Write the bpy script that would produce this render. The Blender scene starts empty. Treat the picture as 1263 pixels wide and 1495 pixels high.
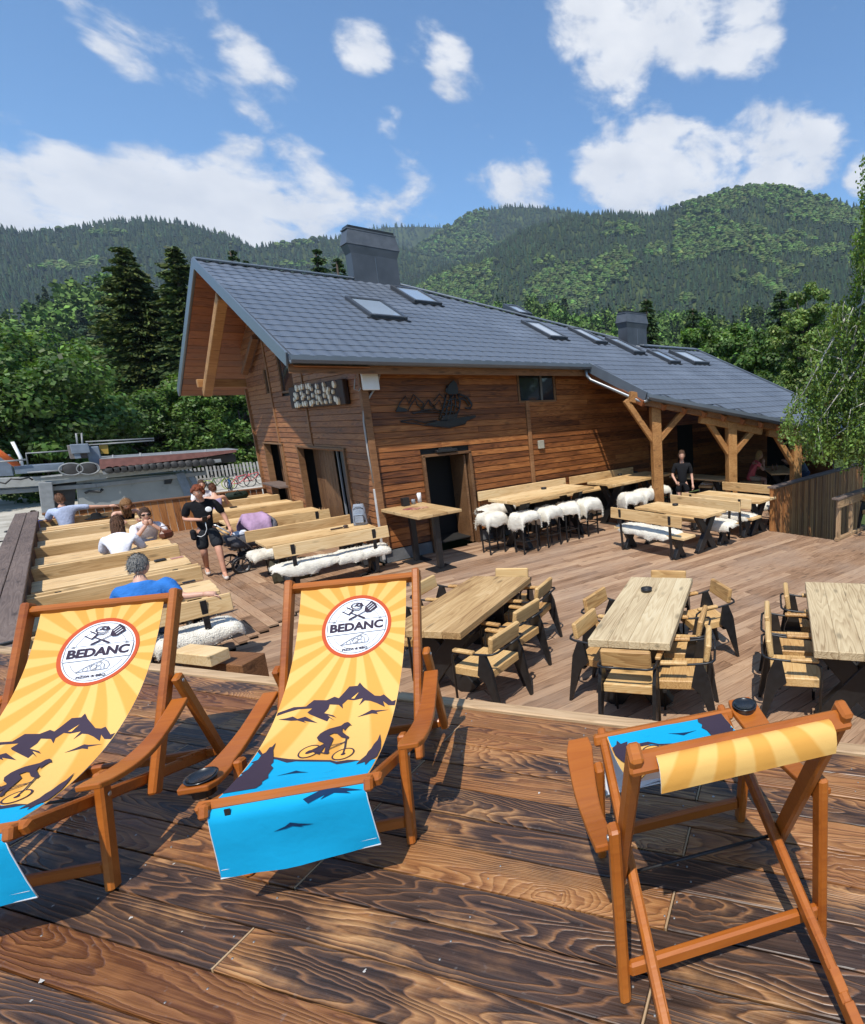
import bpy, math, random
import numpy as np
from mathutils import Vector, Matrix, Quaternion, noise as mnoise
R_ = math.radians
random.seed(7); np.random.seed(7)
scene = bpy.context.scene
COL = scene.collection
# ---------------------------------------------------------------- camera
F_, PX, PY, IW, IH = 790.1, 943.2, 752.3, 1263.0, 1495.0
PITCH, ROLL, YAW, CAMH = R_(11.65), R_(-2.46), R_(46.79), 2.9
_f0 = Vector((math.sin(YAW), math.cos(YAW), 0)); _r0 = Vector((math.cos(YAW), -math.sin(YAW), 0)); _u0 = Vector((0, 0, 1))
_fw = _f0 * math.cos(PITCH) - _u0 * math.sin(PITCH); _up = _u0 * math.cos(PITCH) + _f0 * math.sin(PITCH)
_r = _r0 * math.cos(ROLL) + _up * math.sin(ROLL); _u = _up * math.cos(ROLL) - _r0 * math.sin(ROLL)
CAM = Vector((0, 0, CAMH))
cd = bpy.data.cameras.new('camera'); cam = bpy.data.objects.new('camera', cd); COL.objects.link(cam)
cam.matrix_world = Matrix(((_r.x, _u.x, -_fw.x, CAM.x), (_r.y, _u.y, -_fw.y, CAM.y), (_r.z, _u.z, -_fw.z, CAM.z), (0, 0, 0, 1)))
cd.sensor_fit = 'VERTICAL'; cd.sensor_height = 36.0; cd.sensor_width = 36.0
cd.lens = F_ / IH * 36.0
cd.shift_x = (IW / 2 - PX) / IH; cd.shift_y = (PY - IH / 2) / IH
cd.clip_start = 0.05; cd.clip_end = 9000
scene.camera = cam
# ---------------------------------------------------------------- light
SUN_EL = R_(59)
SUN_H = Vector((-0.72, -0.69, 0)).normalized()
SUN = SUN_H * math.cos(SUN_EL) + Vector((0, 0, math.sin(SUN_EL)))      # towards the sun
ld = bpy.data.lights.new('sun', 'SUN'); ld.energy = 3.9; ld.angle = R_(0.53); ld.color = (1.0, 0.95, 0.87)
sun = bpy.data.objects.new('sun', ld); COL.objects.link(sun)
sun.rotation_euler = SUN.to_track_quat('Z', 'Y').to_euler(); sun.location = (0, 0, 60)
scene.view_settings.view_transform = 'Standard'; scene.view_settings.look = 'None'
scene.view_settings.exposure = 0.50; scene.view_settings.gamma = 1.0; scene.view_settings.use_curve_mapping = False
try:
    scene.cycles.use_denoising = True; scene.cycles.max_bounces = 8; scene.cycles.transparent_max_bounces = 16
except Exception: pass

def ray(x, y):
    d = _r * ((x - PX) / F_) - _u * ((y - PY) / F_) + _fw
    return d.normalized()
def onz(x, y, z): d = ray(x, y); return CAM + d * ((z - CAMH) / d.z)
def ony(x, y, Y): d = ray(x, y); return CAM + d * (Y / d.y)
def onx(x, y, X): d = ray(x, y); return CAM + d * (X / d.x)
def onplane(x, y, p, n): d = ray(x, y); return CAM + d * ((Vector(p) - CAM).dot(n) / d.dot(n))

# ---------------------------------------------------------------- sky
w = bpy.data.worlds.new('World'); scene.world = w; w.use_nodes = True
nt = w.node_tree; N = nt.nodes; N.clear(); L = nt.links
def nd(nt, t, **k):
    n = nt.nodes.new(t)
    for a, b in k.items(): setattr(n, a, b)
    return n
def math_(nt, op, a, b=None, clamp=False):
    n = nt.nodes.new('ShaderNodeMath'); n.operation = op; n.use_clamp = clamp
    for i, v in enumerate((a, b)):
        if v is None: continue
        if isinstance(v, (int, float)): n.inputs[i].default_value = v
        else: nt.links.new(v, n.inputs[i])
    return n.outputs[0]
out = nd(nt, 'ShaderNodeOutputWorld'); mixs = nd(nt, 'ShaderNodeMixShader')
sky = nd(nt, 'ShaderNodeTexSky', sky_type='NISHITA', sun_disc=False, sun_elevation=SUN_EL, sun_rotation=math.atan2(SUN_H.x, SUN_H.y))
sky.air_density = 1.0; sky.dust_density = 0.6; sky.ozone_density = 1.6; sky.altitude = 800
bgs = nd(nt, 'ShaderNodeBackground'); bgs.inputs[1].default_value = 0.132; tint = nd(nt, 'ShaderNodeMix', data_type='RGBA', blend_type='MULTIPLY'); tint.inputs[0].default_value = 1; tint.inputs[7].default_value = (.72, .96, 1.09, 1); L.new(sky.outputs[0], tint.inputs[6]); L.new(tint.outputs[2], bgs.inputs[0])
bgc = nd(nt, 'ShaderNodeBackground'); bgc.inputs[1].default_value = 0.74
tc = nd(nt, 'ShaderNodeTexCoord')
# cloud banks: soft patches of sky direction broken up by noise
CL = [(190, 70, 70, .55), (270, 90, 60, .62), (350, 90, 60, .7), (385, 135, 60, .62), (300, 45, 60, .4), (110, 10, 40, .45), (30, 190, 50, .3), (525, 68, 48, .72), (665, 102, 45, .8), (560, 160, 35, .5), (350, 228, 45, .6), (440, 230, 45, .55),
      (0, 290, 110, .95), (120, 300, 110, 1.0), (240, 305, 110, 1.0), (360, 315, 100, 1.0), (470, 312, 80, .95), (545, 322, 55, .7), (700, 230, 50, .5), (765, 275, 58, .8), (610, 262, 40, .45), (600, 300, 40, .35),
      (840, 20, 60, .8), (920, 30, 75, 1.0), (1000, 30, 80, 1.0), (1080, 40, 70, .95), (900, 100, 60, .9), (865, 140, 45, .72), (900, 260, 75, 1.0), (950, 250, 80, 1.1), (1010, 250, 75, 1.0), (1090, 200, 48, .85), (1060, 240, 60, .9), (1160, 225, 75, 1.05), (1120, 260, 70, 1.0), (1190, 210, 45, .8), (1262, 258, 35, .75), (960, 300, 90, 1.0)]
acc = None
for (x, y, r, wt) in CL:
    c = ray(x, y); e = ray(x + r * 1.2, y)
    dt = nd(nt, 'ShaderNodeVectorMath', operation='DOT_PRODUCT'); L.new(tc.outputs['Generated'], dt.inputs[0]); dt.inputs[1].default_value = c
    mr = nd(nt, 'ShaderNodeMapRange', interpolation_type='SMOOTHSTEP'); L.new(dt.outputs['Value'], mr.inputs[0])
    mr.inputs[1].default_value = c.dot(e); mr.inputs[2].default_value = 1.0; mr.inputs[3].default_value = 0; mr.inputs[4].default_value = wt
    acc = mr.outputs[0] if acc is None else math_(nt, 'MAXIMUM', acc, mr.outputs[0])
mp = nd(nt, 'ShaderNodeMapping'); L.new(tc.outputs['Generated'], mp.inputs[0]); mp.inputs['Scale'].default_value = (1, 1, 1.9)
nz = nd(nt, 'ShaderNodeTexNoise'); L.new(mp.outputs[0], nz.inputs['Vector']); nz.inputs['Scale'].default_value = 11; nz.inputs['Detail'].default_value = 12; nz.inputs['Roughness'].default_value = .60; nz.inputs['Distortion'].default_value = .2
nz2 = nd(nt, 'ShaderNodeTexNoise'); L.new(mp.outputs[0], nz2.inputs['Vector']); nz2.inputs['Scale'].default_value = 3.0; nz2.inputs['Detail'].default_value = 5
broad = math_(nt, 'MULTIPLY', math_(nt, 'SUBTRACT', nz2.outputs[0], 0.56, True), 1.2)     # scattered clouds go on all round
dens = math_(nt, 'ADD', math_(nt, 'MAXIMUM', acc, broad), math_(nt, 'MULTIPLY', math_(nt, 'SUBTRACT', nz.outputs[0], 0.5), 2.5))
dm = nd(nt, 'ShaderNodeMapRange', interpolation_type='SMOOTHSTEP'); L.new(dens, dm.inputs[0]); dm.inputs[1].default_value = 0.36; dm.inputs[2].default_value = 1.0; dm.inputs[3].default_value = 0; dm.inputs[4].default_value = .93
cr = nd(nt, 'ShaderNodeValToRGB'); cr.color_ramp.elements[0].position = .3; cr.color_ramp.elements[0].color = (.66, .70, .78, 1); cr.color_ramp.elements[1].position = .75; cr.color_ramp.elements[1].color = (.95, .96, .98, 1)
nz3 = nd(nt, 'ShaderNodeTexNoise'); L.new(mp.outputs[0], nz3.inputs['Vector']); nz3.inputs['Scale'].default_value = 14; nz3.inputs['Detail'].default_value = 6
L.new(math_(nt, 'ADD', math_(nt, 'MULTIPLY', nz3.outputs[0], .7), math_(nt, 'MULTIPLY', dm.outputs[0], .28)), cr.inputs[0]); L.new(cr.outputs[0], bgc.inputs[0])
L.new(dm.outputs[0], mixs.inputs[0]); L.new(bgs.outputs[0], mixs.inputs[1]); L.new(bgc.outputs[0], mixs.inputs[2]); L.new(mixs.outputs[0], out.inputs[0])

# ---------------------------------------------------------------- helpers
def smooth(me, on=True):
    me.polygons.foreach_set('use_smooth', [on] * len(me.polygons))
class MB:
    """collects shapes, builds ONE mesh"""
    def __init__(s): s.v = []; s.f = []; s.m = []; s.sm = []
    def add(s, vs, fs, mi=0, sm=False):
        o = len(s.v); s.v += [tuple(p) for p in vs]; s.f += [tuple(i + o for i in f) for f in fs]; s.m += [mi] * len(fs); s.sm += [sm] * len(fs)
    def box(s, c, size, rot=None, ch=0.0, mi=0):
        hx, hy, hz = (a / 2 for a in size); rm = rot if rot is not None else Matrix.Identity(3)
        c = Vector(c); ch = min(ch, hx * .8, hy * .8, hz * .8)
        if ch <= 0:
            vs = [(x, y, z) for x in (-hx, hx) for y in (-hy, hy) for z in (-hz, hz)]
            fs = [(0, 1, 3, 2), (4, 6, 7, 5), (0, 4, 5, 1), (2, 3, 7, 6), (0, 2, 6, 4), (1, 5, 7, 3)]
        else:
            vs = []; ix = {}
            for sx in (-1, 1):
                for sy in (-1, 1):
                    for sz in (-1, 1):
                        for a in range(3):
                            p = [sx * (hx - ch), sy * (hy - ch), sz * (hz - ch)]; p[a] = (sx * hx, sy * hy, sz * hz)[a]
                            ix[sx, sy, sz, a] = len(vs); vs.append(tuple(p))
            fs = []
            for a in range(3):
                b, d = (a + 1) % 3, (a + 2) % 3
                for sg in (-1, 1):
                    q = []
                    for (i, j) in ((-1, -1), (1, -1), (1, 1), (-1, 1)):
                        k = [0, 0, 0]; k[a] = sg; k[b] = i; k[d] = j; q.append(ix[k[0], k[1], k[2], a])
                    fs.append(tuple(q) if sg > 0 else tuple(reversed(q)))
                for i in (-1, 1):
                    for j in (-1, 1):
                        k0 = [0, 0, 0]; k1 = [0, 0, 0]; k0[a] = -1; k1[a] = 1; k0[b] = k1[b] = i; k0[d] = k1[d] = j
                        q = (ix[(*k0, b)], ix[(*k1, b)], ix[(*k1, d)], ix[(*k0, d)])
                        fs.append(q if i * j > 0 else tuple(reversed(q)))
            for sx in (-1, 1):
                for sy in (-1, 1):
                    for sz in (-1, 1):
                        q = tuple(ix[sx, sy, sz, a] for a in range(3)); fs.append(q if sx * sy * sz > 0 else tuple(reversed(q)))
        s.add([c + rm @ Vector(p) for p in vs], fs, mi)
    def bar(s, p0, p1, w, h, up=(0, 0, 1), ch=0.0, mi=0):
        p0, p1 = Vector(p0), Vector(p1); d = p1 - p0; x = d.normalized(); u = Vector(up)
        y = u.cross(x)
        if y.length < 1e-4: y = Vector((0, 1, 0)).cross(x)
        if y.length < 1e-4: y = Vector((1, 0, 0)).cross(x)
        y.normalize(); z = x.cross(y)
        s.box((p0 + p1) / 2, (d.length, w, h), Matrix((x, y, z)).transposed(), ch, mi)
    def tube(s, pts, r, n=8, mi=0, cap=True, sm=True):
        pts = [Vector(p) for p in pts]; rs = r if isinstance(r, (list, tuple)) else [r] * len(pts)
        vs = []; fs = []; ref = None
        for i, p in enumerate(pts):
            t = (pts[min(i + 1, len(pts) - 1)] - pts[max(i - 1, 0)])
            t = t.normalized() if t.length > 1e-9 else Vector((0, 0, 1))
            if ref is None: ref = Vector((0, 0, 1)) if abs(t.z) < .9 else Vector((1, 0, 0))
            a = t.cross(ref); a = a.normalized() if a.length > 1e-6 else t.orthogonal().normalized(); b = t.cross(a); ref = -b if False else a.cross(t)
            for k in range(n):
                g = 2 * math.pi * k / n; vs.append(p + (a * math.cos(g) + b * math.sin(g)) * rs[i])
        for i in range(len(pts) - 1):
            for k in range(n):
                fs.append((i * n + k, i * n + (k + 1) % n, (i + 1) * n + (k + 1) % n, (i + 1) * n + k))
        if cap: fs += [tuple(reversed(range(n))), tuple(range((len(pts) - 1) * n, len(pts) * n))]
        s.add(vs, fs, mi, sm)
    def lathe(s, prof, c=(0, 0, 0), n=20, mi=0, rot=None, sm=True):
        rm = rot or Matrix.Identity(3); c = Vector(c); vs = []; fs = []
        for (r, z) in prof:
            for k in range(n):
                g = 2 * math.pi * k / n; vs.append(c + rm @ Vector((r * math.cos(g), r * math.sin(g), z)))
        for i in range(len(prof) - 1):
            for k in range(n): fs.append((i * n + k, i * n + (k + 1) % n, (i + 1) * n + (k + 1) % n, (i + 1) * n + k))
        s.add(vs, fs, mi, sm)
    def ball(s, c, r, n=10, mi=0, rot=None):
        r = Vector(r) if not isinstance(r, (int, float)) else Vector((r, r, r)); rm = rot or Matrix.Identity(3); c = Vector(c)
        vs = []; fs = []; m = n // 2 + 1
        for i in range(m + 1):
            th = math.pi * i / m
            for k in range(n):
                g = 2 * math.pi * k / n; vs.append(c + rm @ Vector((r.x * math.sin(th) * math.cos(g), r.y * math.sin(th) * math.sin(g), -r.z * math.cos(th))))
        for i in range(m):
            for k in range(n): fs.append((i * n + k, i * n + (k + 1) % n, (i + 1) * n + (k + 1) % n, (i + 1) * n + k))
        s.add(vs, fs, mi, True)
    def prism(s, poly, d0, d1, frame=None, mi=0):
        """poly in local xy, extruded along local z from d0 to d1; frame = (origin, ex, ey, ez)"""
        o, ex, ey, ez = frame or (Vector((0, 0, 0)), Vector((1, 0, 0)), Vector((0, 1, 0)), Vector((0, 0, 1)))
        n = len(poly); vs = [o + ex * x + ey * y + ez * d for d in (d0, d1) for x, y in poly]
        fs = [tuple(reversed(range(n))), tuple(range(n, 2 * n))] + [(i, (i + 1) % n, n + (i + 1) % n, n + i) for i in range(n)]
        s.add(vs, fs, mi)
    def quad(s, a, b, c, d, mi=0): s.add([a, b, c, d], [(0, 1, 2, 3)], mi)
    def mesh(s, name, mats):
        me = bpy.data.meshes.new(name); me.from_pydata(s.v, [], s.f)
        for m in (mats if isinstance(mats, (list, tuple)) else [mats]): me.materials.append(m)
        me.polygons.foreach_set('material_index', s.m); me.polygons.foreach_set('use_smooth', s.sm); me.update()
        return me
    def build(s, name, mats, parent=None, mw=None):
        return link(name, s.mesh(name, mats), parent, mw)
def link(name, me, parent=None, mw=None):
    o = bpy.data.objects.new(name, me); COL.objects.link(o)
    if parent is not None: o.parent = parent
    if mw is not None: o.matrix_basis = mw
    return o
def tag(o, label=None, cat=None, group=None, kind=None):
    if label: o['label'] = label
    if cat: o['category'] = cat
    if group: o['group'] = group
    if kind: o['kind'] = kind
    return o
def empty(name, loc=(0, 0, 0), rz=0, label=None, cat=None, group=None):
    o = bpy.data.objects.new(name, None); COL.objects.link(o); o.location = loc; o.rotation_euler = (0, 0, rz); o.empty_display_size = .1
    return tag(o, label, cat, group)
def wm(o): return wm(o.parent) @ o.matrix_basis if o.parent is not None else o.matrix_basis.copy()
def inv(o): return wm(o).inverted() if o is not None else Matrix.Identity(4)
BOARDS = {}
def board(name, p0, p1, nrm, wd, th, mat, parent, ch=.004):
    """one board from p0 to p1 (world), face towards nrm; alike boards share mesh data"""
    p0, p1, n = Vector(p0), Vector(p1), Vector(nrm); x = (p1 - p0); Lg = x.length; x.normalize(); y = n.cross(x).normalized(); z = x.cross(y)
    key = (round(Lg, 2), round(wd, 3), round(th, 3), mat.name, ch)
    if key not in BOARDS:
        b = MB(); b.box((0, 0, 0), (round(Lg, 2) if Lg > .3 else Lg, wd, th), None, ch); BOARDS[key] = b.mesh(name, mat)
    return link(name, BOARDS[key], parent, inv(parent) @ frame_mw((p0 + p1) / 2, x, y, z))
def copy_tree(o, parent=None):
    c = o.copy(); COL.objects.link(c)
    if parent is not None:
        c.parent = parent
    for ch in [x for x in ALLCH(o)]: copy_tree(ch, c)
    return c
def ALLCH(o): return list(o.children)
def big_mesh(name, V, Fq, mats, smooth_=False, col=None, mi=None):
    """V (n,3) array, Fq (m,k) array of equal-size polygons, col (n,3) vertex colour"""
    V = np.asarray(V, np.float32); Fq = np.asarray(Fq, np.int32); k = Fq.shape[1]
    me = bpy.data.meshes.new(name); me.vertices.add(len(V)); me.vertices.foreach_set('co', V.ravel())
    me.loops.add(Fq.size); me.loops.foreach_set('vertex_index', Fq.ravel())
    me.polygons.add(len(Fq)); me.polygons.foreach_set('loop_start', np.arange(0, Fq.size, k, dtype=np.int32))
    try: me.polygons.foreach_set('loop_total', np.full(len(Fq), k, np.int32))
    except Exception: pass
    for m in (mats if isinstance(mats, (list, tuple)) else [mats]): me.materials.append(m)
    if mi is not None: me.polygons.foreach_set('material_index', np.asarray(mi, np.int32))
    me.polygons.foreach_set('use_smooth', np.full(len(Fq), smooth_))
    if col is not None:
        a = me.color_attributes.new('Col', 'FLOAT_COLOR', 'POINT'); c4 = np.ones((len(V), 4), np.float32); c4[:, :3] = col; a.data.foreach_set('color', c4.ravel())
    me.update(calc_edges=True); me.validate()
    return me
def rotz(a): return Matrix.Rotation(a, 4, 'Z')
def frame_mw(o, ex, ey, ez):
    return Matrix(((ex.x, ey.x, ez.x, o.x), (ex.y, ey.y, ez.y, o.y), (ex.z, ey.z, ez.z, o.z), (0, 0, 0, 1)))

# ---------------------------------------------------------------- materials
def new_mat(name, rough=.6, spec=.5):
    m = bpy.data.materials.new(name); m.use_nodes = True; t = m.node_tree; b = t.nodes['Principled BSDF']
    b.inputs['Roughness'].default_value = rough; b.inputs['Specular IOR Level'].default_value = spec
    return m, t, b
def ramp(t, fac, stops, interp='LINEAR'):
    r = t.nodes.new('ShaderNodeValToRGB'); r.color_ramp.interpolation = interp; e = r.color_ramp.elements
    while len(e) > len(stops): e.remove(e[-1])
    while len(e) < len(stops): e.new(1.0)
    for x, (p, c) in zip(e, stops): x.position = p; x.color = (*c, 1)
    t.links.new(fac, r.inputs[0]); return r.outputs[0]
def plain(name, c, rough=.6, spec=.5, var=.12, scale=6, bump=0.0, metal=0.0, bscale=None):
    m, t, b = new_mat(name, rough, spec); b.inputs['Metallic'].default_value = metal
    tcn = t.nodes.new('ShaderNodeTexCoord'); n = t.nodes.new('ShaderNodeTexNoise'); n.inputs['Scale'].default_value = scale; n.inputs['Detail'].default_value = 6
    t.links.new(tcn.outputs['Object'], n.inputs['Vector'])
    c0 = [max(0, x * (1 - var)) for x in c]; c1 = [min(1, x * (1 + var)) for x in c]
    t.links.new(ramp(t, n.outputs[0], [(.3, c0), (.7, c1)]), b.inputs['Base Color'])
    rr = math_(t, 'ADD', math_(t, 'MULTIPLY', n.outputs[0], .2), rough - .1); t.links.new(rr, b.inputs['Roughness'])
    if bump:
        n2 = t.nodes.new('ShaderNodeTexNoise'); n2.inputs['Scale'].default_value = bscale or scale * 8; n2.inputs['Detail'].default_value = 4; t.links.new(tcn.outputs['Object'], n2.inputs['Vector'])
        bp = t.nodes.new('ShaderNodeBump'); bp.inputs['Strength'].default_value = min(1, bump); bp.inputs['Distance'].default_value = .02; t.links.new(n2.outputs[0], bp.inputs['Height']); t.links.new(bp.outputs[0], b.inputs['Normal'])
    return m
def wood(name, cols, rough=.6, spec=.35, grain=1.0, ring=1.0, pvar=.35, burn=None, axis=0, bump=.25, knots=True, scl=1.0, weather=None):
    """cols dark->light; each object gets its own shade and its own piece of grain; long axis = local x (axis 0/1/2)"""
    m, t, b = new_mat(name, rough, spec); L_ = t.links
    tcn = t.nodes.new('ShaderNodeTexCoord'); oi = t.nodes.new('ShaderNodeObjectInfo')
    off = t.nodes.new('ShaderNodeVectorMath'); off.operation = 'MULTIPLY_ADD'
    cmb = t.nodes.new('ShaderNodeCombineXYZ')
    for i, k in enumerate((37.0, 91.0, 53.0)): L_.new(math_(t, 'MULTIPLY', oi.outputs['Random'], k), cmb.inputs[i])
    L_.new(tcn.outputs['Object'], off.inputs[0]); off.inputs[1].default_value = (1, 1, 1); L_.new(cmb.outputs[0], off.inputs[2])
    mp = t.nodes.new('ShaderNodeMapping'); L_.new(off.outputs[0], mp.inputs[0])
    sc = [9.0 * scl, 9.0 * scl, 9.0 * scl]; sc[axis] = .8 * scl; mp.inputs['Scale'].default_value = sc
    # cathedral rings: distorted bands across the board
    dn = t.nodes.new('ShaderNodeTexNoise'); dn.inputs['Scale'].default_value = .55; dn.inputs['Detail'].default_value = 2.5; L_.new(mp.outputs[0], dn.inputs['Vector'])
    ph_ = math_(t, 'MULTIPLY', dn.outputs[0], 17.0 * ring); kn = None
    if burn:
        kv = t.nodes.new('ShaderNodeTexVoronoi'); kv.voronoi_dimensions = '3D'; mk = t.nodes.new('ShaderNodeMapping'); sk_ = [3.1] * 3; sk_[axis] = 1.05; mk.inputs['Scale'].default_value = sk_
        L_.new(off.outputs[0], mk.inputs[0])
        wv = t.nodes.new('ShaderNodeTexNoise'); wv.inputs['Scale'].default_value = 6; wv.inputs['Detail'].default_value = 3; L_.new(off.outputs[0], wv.inputs['Vector'])
        wa = t.nodes.new('ShaderNodeVectorMath'); wa.operation = 'MULTIPLY_ADD'; L_.new(wv.outputs['Color'], wa.inputs[0]); wa.inputs[1].default_value = (.22, .22, .22); L_.new(mk.outputs[0], wa.inputs[2]); L_.new(wa.outputs[0], kv.inputs['Vector']); kv.inputs['Scale'].default_value = 1
        kn = kv.outputs['Distance']
        ph_ = math_(t, 'ADD', math_(t, 'MULTIPLY', dn.outputs[0], 31.0 * ring), math_(t, 'DIVIDE', 3.0, math_(t, 'ADD', kn, .15)))
    rings = math_(t, 'FRACT', ph_)
    rr = ramp(t, rings, [(0, (0, 0, 0)), (.55, (.75, .75, .75)), (.85, (1, 1, 1)), (1, (.05, .05, .05))])
    fn = t.nodes.new('ShaderNodeTexNoise'); mp2 = t.nodes.new('ShaderNodeMapping'); s2 = [140 * scl] * 3; s2[axis] = 3 * scl; mp2.inputs['Scale'].default_value = s2
    L_.new(off.outputs[0], mp2.inputs[0]); L_.new(mp2.outputs[0], fn.inputs['Vector']); fn.inputs['Scale'].default_value = 1; fn.inputs['Detail'].default_value = 5
    bn = t.nodes.new('ShaderNodeTexNoise'); mp3 = t.nodes.new('ShaderNodeMapping'); s3 = [3 * scl] * 3; s3[axis] = 1.2 * scl; mp3.inputs['Scale'].default_value = s3
    L_.new(off.outputs[0], mp3.inputs[0]); L_.new(mp3.outputs[0], bn.inputs['Vector']); bn.inputs['Scale'].default_value = 1; bn.inputs['Detail'].default_value = 4
    f = math_(t, 'ADD', math_(t, 'MULTIPLY', rr, .34 * grain), math_(t, 'MULTIPLY', math_(t, 'SUBTRACT', fn.outputs[0], .5), .7 * grain))
    f = math_(t, 'ADD', f, math_(t, 'MULTIPLY', math_(t, 'SUBTRACT', bn.outputs[0], .5), .9))
    f = math_(t, 'ADD', f, math_(t, 'MULTIPLY', math_(t, 'SUBTRACT', oi.outputs['Random'], .5), pvar * 1.6))
    f = math_(t, 'ADD', f, .34)
    n = len(cols); c = ramp(t, f, [(i / (n - 1), k) for i, k in enumerate(cols)])
    if knots:
        vo = t.nodes.new('ShaderNodeTexVoronoi'); mp4 = t.nodes.new('ShaderNodeMapping'); s4 = [7 * scl] * 3; s4[axis] = 2.3 * scl; mp4.inputs['Scale'].default_value = s4
        L_.new(off.outputs[0], mp4.inputs[0]); L_.new(mp4.outputs[0], vo.inputs['Vector']); vo.inputs['Scale'].default_value = 1
        km = t.nodes.new('ShaderNodeMapRange'); L_.new(vo.outputs['Distance'], km.inputs[0]); km.inputs[1].default_value = .09; km.inputs[2].default_value = .22; km.inputs[3].default_value = .45; km.inputs[4].default_value = 1
        mx = t.nodes.new('ShaderNodeMix'); mx.data_type = 'RGBA'; mx.blend_type = 'MULTIPLY'; mx.inputs[0].default_value = .8; L_.new(c, mx.inputs[6]); L_.new(km.outputs[0], mx.inputs[7]); c = mx.outputs[2]
    if burn:
        # scorched boards: char in soft clouds, paler rings left between
        gn = t.nodes.new('ShaderNodeTexNoise'); mp5 = t.nodes.new('ShaderNodeMapping'); s5 = [5.5] * 3; s5[axis] = 1.9; mp5.inputs['Scale'].default_value = s5
        L_.new(off.outputs[0], mp5.inputs[0]); L_.new(mp5.outputs[0], gn.inputs['Vector']); gn.inputs['Scale'].default_value = 1; gn.inputs['Detail'].default_value = 7; gn.inputs['Roughness'].default_value = .62
        g = math_(t, 'ADD', gn.outputs[0], math_(t, 'MULTIPLY', math_(t, 'SUBTRACT', oi.outputs['Random'], .5), .34))
        g = math_(t, 'ADD', g, math_(t, 'MULTIPLY', math_(t, 'SUBTRACT', rr, .5), -.08))
        kg = t.nodes.new('ShaderNodeMapRange'); kg.interpolation_type = 'SMOOTHSTEP'; L_.new(kn, kg.inputs[0]); kg.inputs[1].default_value = .05; kg.inputs[2].default_value = .42; kg.inputs[3].default_value = -.13; kg.inputs[4].default_value = .035
        g = math_(t, 'ADD', g, kg.outputs[0])
        bm = t.nodes.new('ShaderNodeMapRange'); bm.interpolation_type = 'SMOOTHSTEP'; L_.new(g, bm.inputs[0]); bm.inputs[1].default_value = .38; bm.inputs[2].default_value = .64; bm.inputs[3].default_value = 0; bm.inputs[4].default_value = 1
        bl_ = math_(t, 'ADD', math_(t, 'MULTIPLY', fn.outputs[0], .45), math_(t, 'MULTIPLY', ramp(t, rings, [(0, (0, 0, 0)), (.62, (.12, .12, .12)), (.80, (.62, .62, .62)), (.93, (.5, .5, .5)), (1, (0, 0, 0))]), .62))
        bc = ramp(t, bl_, [(.18, burn[0]), (.42, burn[1]), (.85, (.31, .135, .047))])
        mx = t.nodes.new('ShaderNodeMix'); mx.data_type = 'RGBA'; L_.new(bm.outputs[0], mx.inputs[0]); L_.new(c, mx.inputs[6]); L_.new(bc, mx.inputs[7]); c = mx.outputs[2]
        # pale scuffs
        sn = t.nodes.new('ShaderNodeTexNoise'); sn.inputs['Scale'].default_value = 38; sn.inputs['Detail'].default_value = 8; L_.new(off.outputs[0], sn.inputs['Vector'])
        sm_ = t.nodes.new('ShaderNodeMapRange'); L_.new(sn.outputs[0], sm_.inputs[0]); sm_.inputs[1].default_value = .66; sm_.inputs[2].default_value = .80; sm_.inputs[3].default_value = 0; sm_.inputs[4].default_value = .35
        mx = t.nodes.new('ShaderNodeMix'); mx.data_type = 'RGBA'; L_.new(sm_.outputs[0], mx.inputs[0]); L_.new(c, mx.inputs[6]); mx.inputs[7].default_value = (.30, .27, .25, 1); c = mx.outputs[2]
    if weather:
        wn = t.nodes.new('ShaderNodeTexNoise'); wn.inputs['Scale'].default_value = 1.1; wn.inputs['Detail'].default_value = 6; ge = t.nodes.new('ShaderNodeNewGeometry'); L_.new(ge.outputs['Position'], wn.inputs['Vector'])
        wm = t.nodes.new('ShaderNodeMapRange'); L_.new(wn.outputs[0], wm.inputs[0]); wm.inputs[1].default_value = .42; wm.inputs[2].default_value = .68; wm.inputs[3].default_value = 0; wm.inputs[4].default_value = .6
        mx = t.nodes.new('ShaderNodeMix'); mx.data_type = 'RGBA'; L_.new(wm.outputs[0], mx.inputs[0]); L_.new(c, mx.inputs[6]); mx.inputs[7].default_value = (*weather, 1); c = mx.outputs[2]
    L_.new(c, b.inputs['Base Color'])
    L_.new(math_(t, 'ADD', math_(t, 'MULTIPLY', bn.outputs[0], .25), rough - .12), b.inputs['Roughness'])
    if bump:
        bp = t.nodes.new('ShaderNodeBump'); bp.inputs['Strength'].default_value = bump; bp.inputs['Distance'].default_value = .006
        L_.new(math_(t, 'ADD', rr, fn.outputs[0]), bp.inputs['Height']); L_.new(bp.outputs[0], b.inputs['Normal'])
    return m
def leafmat(name, rough=.55, trans=.3):
    """colour from the vertex attribute: each tree and leaf its own green"""
    m, t, b = new_mat(name, rough, .3)
    a = t.nodes.new('ShaderNodeVertexColor'); a.layer_name = 'Col'
    t.links.new(a.outputs[0], b.inputs['Base Color'])
    if trans:
        tr = t.nodes.new('ShaderNodeBsdfTranslucent'); mx = t.nodes.new('ShaderNodeMixShader'); mx.inputs[0].default_value = trans
        mul = t.nodes.new('ShaderNodeMix'); mul.data_type = 'RGBA'; mul.blend_type = 'MULTIPLY'; mul.inputs[0].default_value = 1; t.links.new(a.outputs[0], mul.inputs[6]); mul.inputs[7].default_value = (1.25, 1.4, .5, 1)
        t.links.new(mul.outputs[2], tr.inputs[0]); t.links.new(b.outputs[0], mx.inputs[1]); t.links.new(tr.outputs[0], mx.inputs[2]); t.links.new(mx.outputs[0], t.nodes['Material Output'].inputs[0])
    return m
def glassmat(name, c=(.02, .025, .03), rough=.05):
    m, t, b = new_mat(name, rough, .8); b.inputs['Base Color'].default_value = (*c, 1); return m

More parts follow.
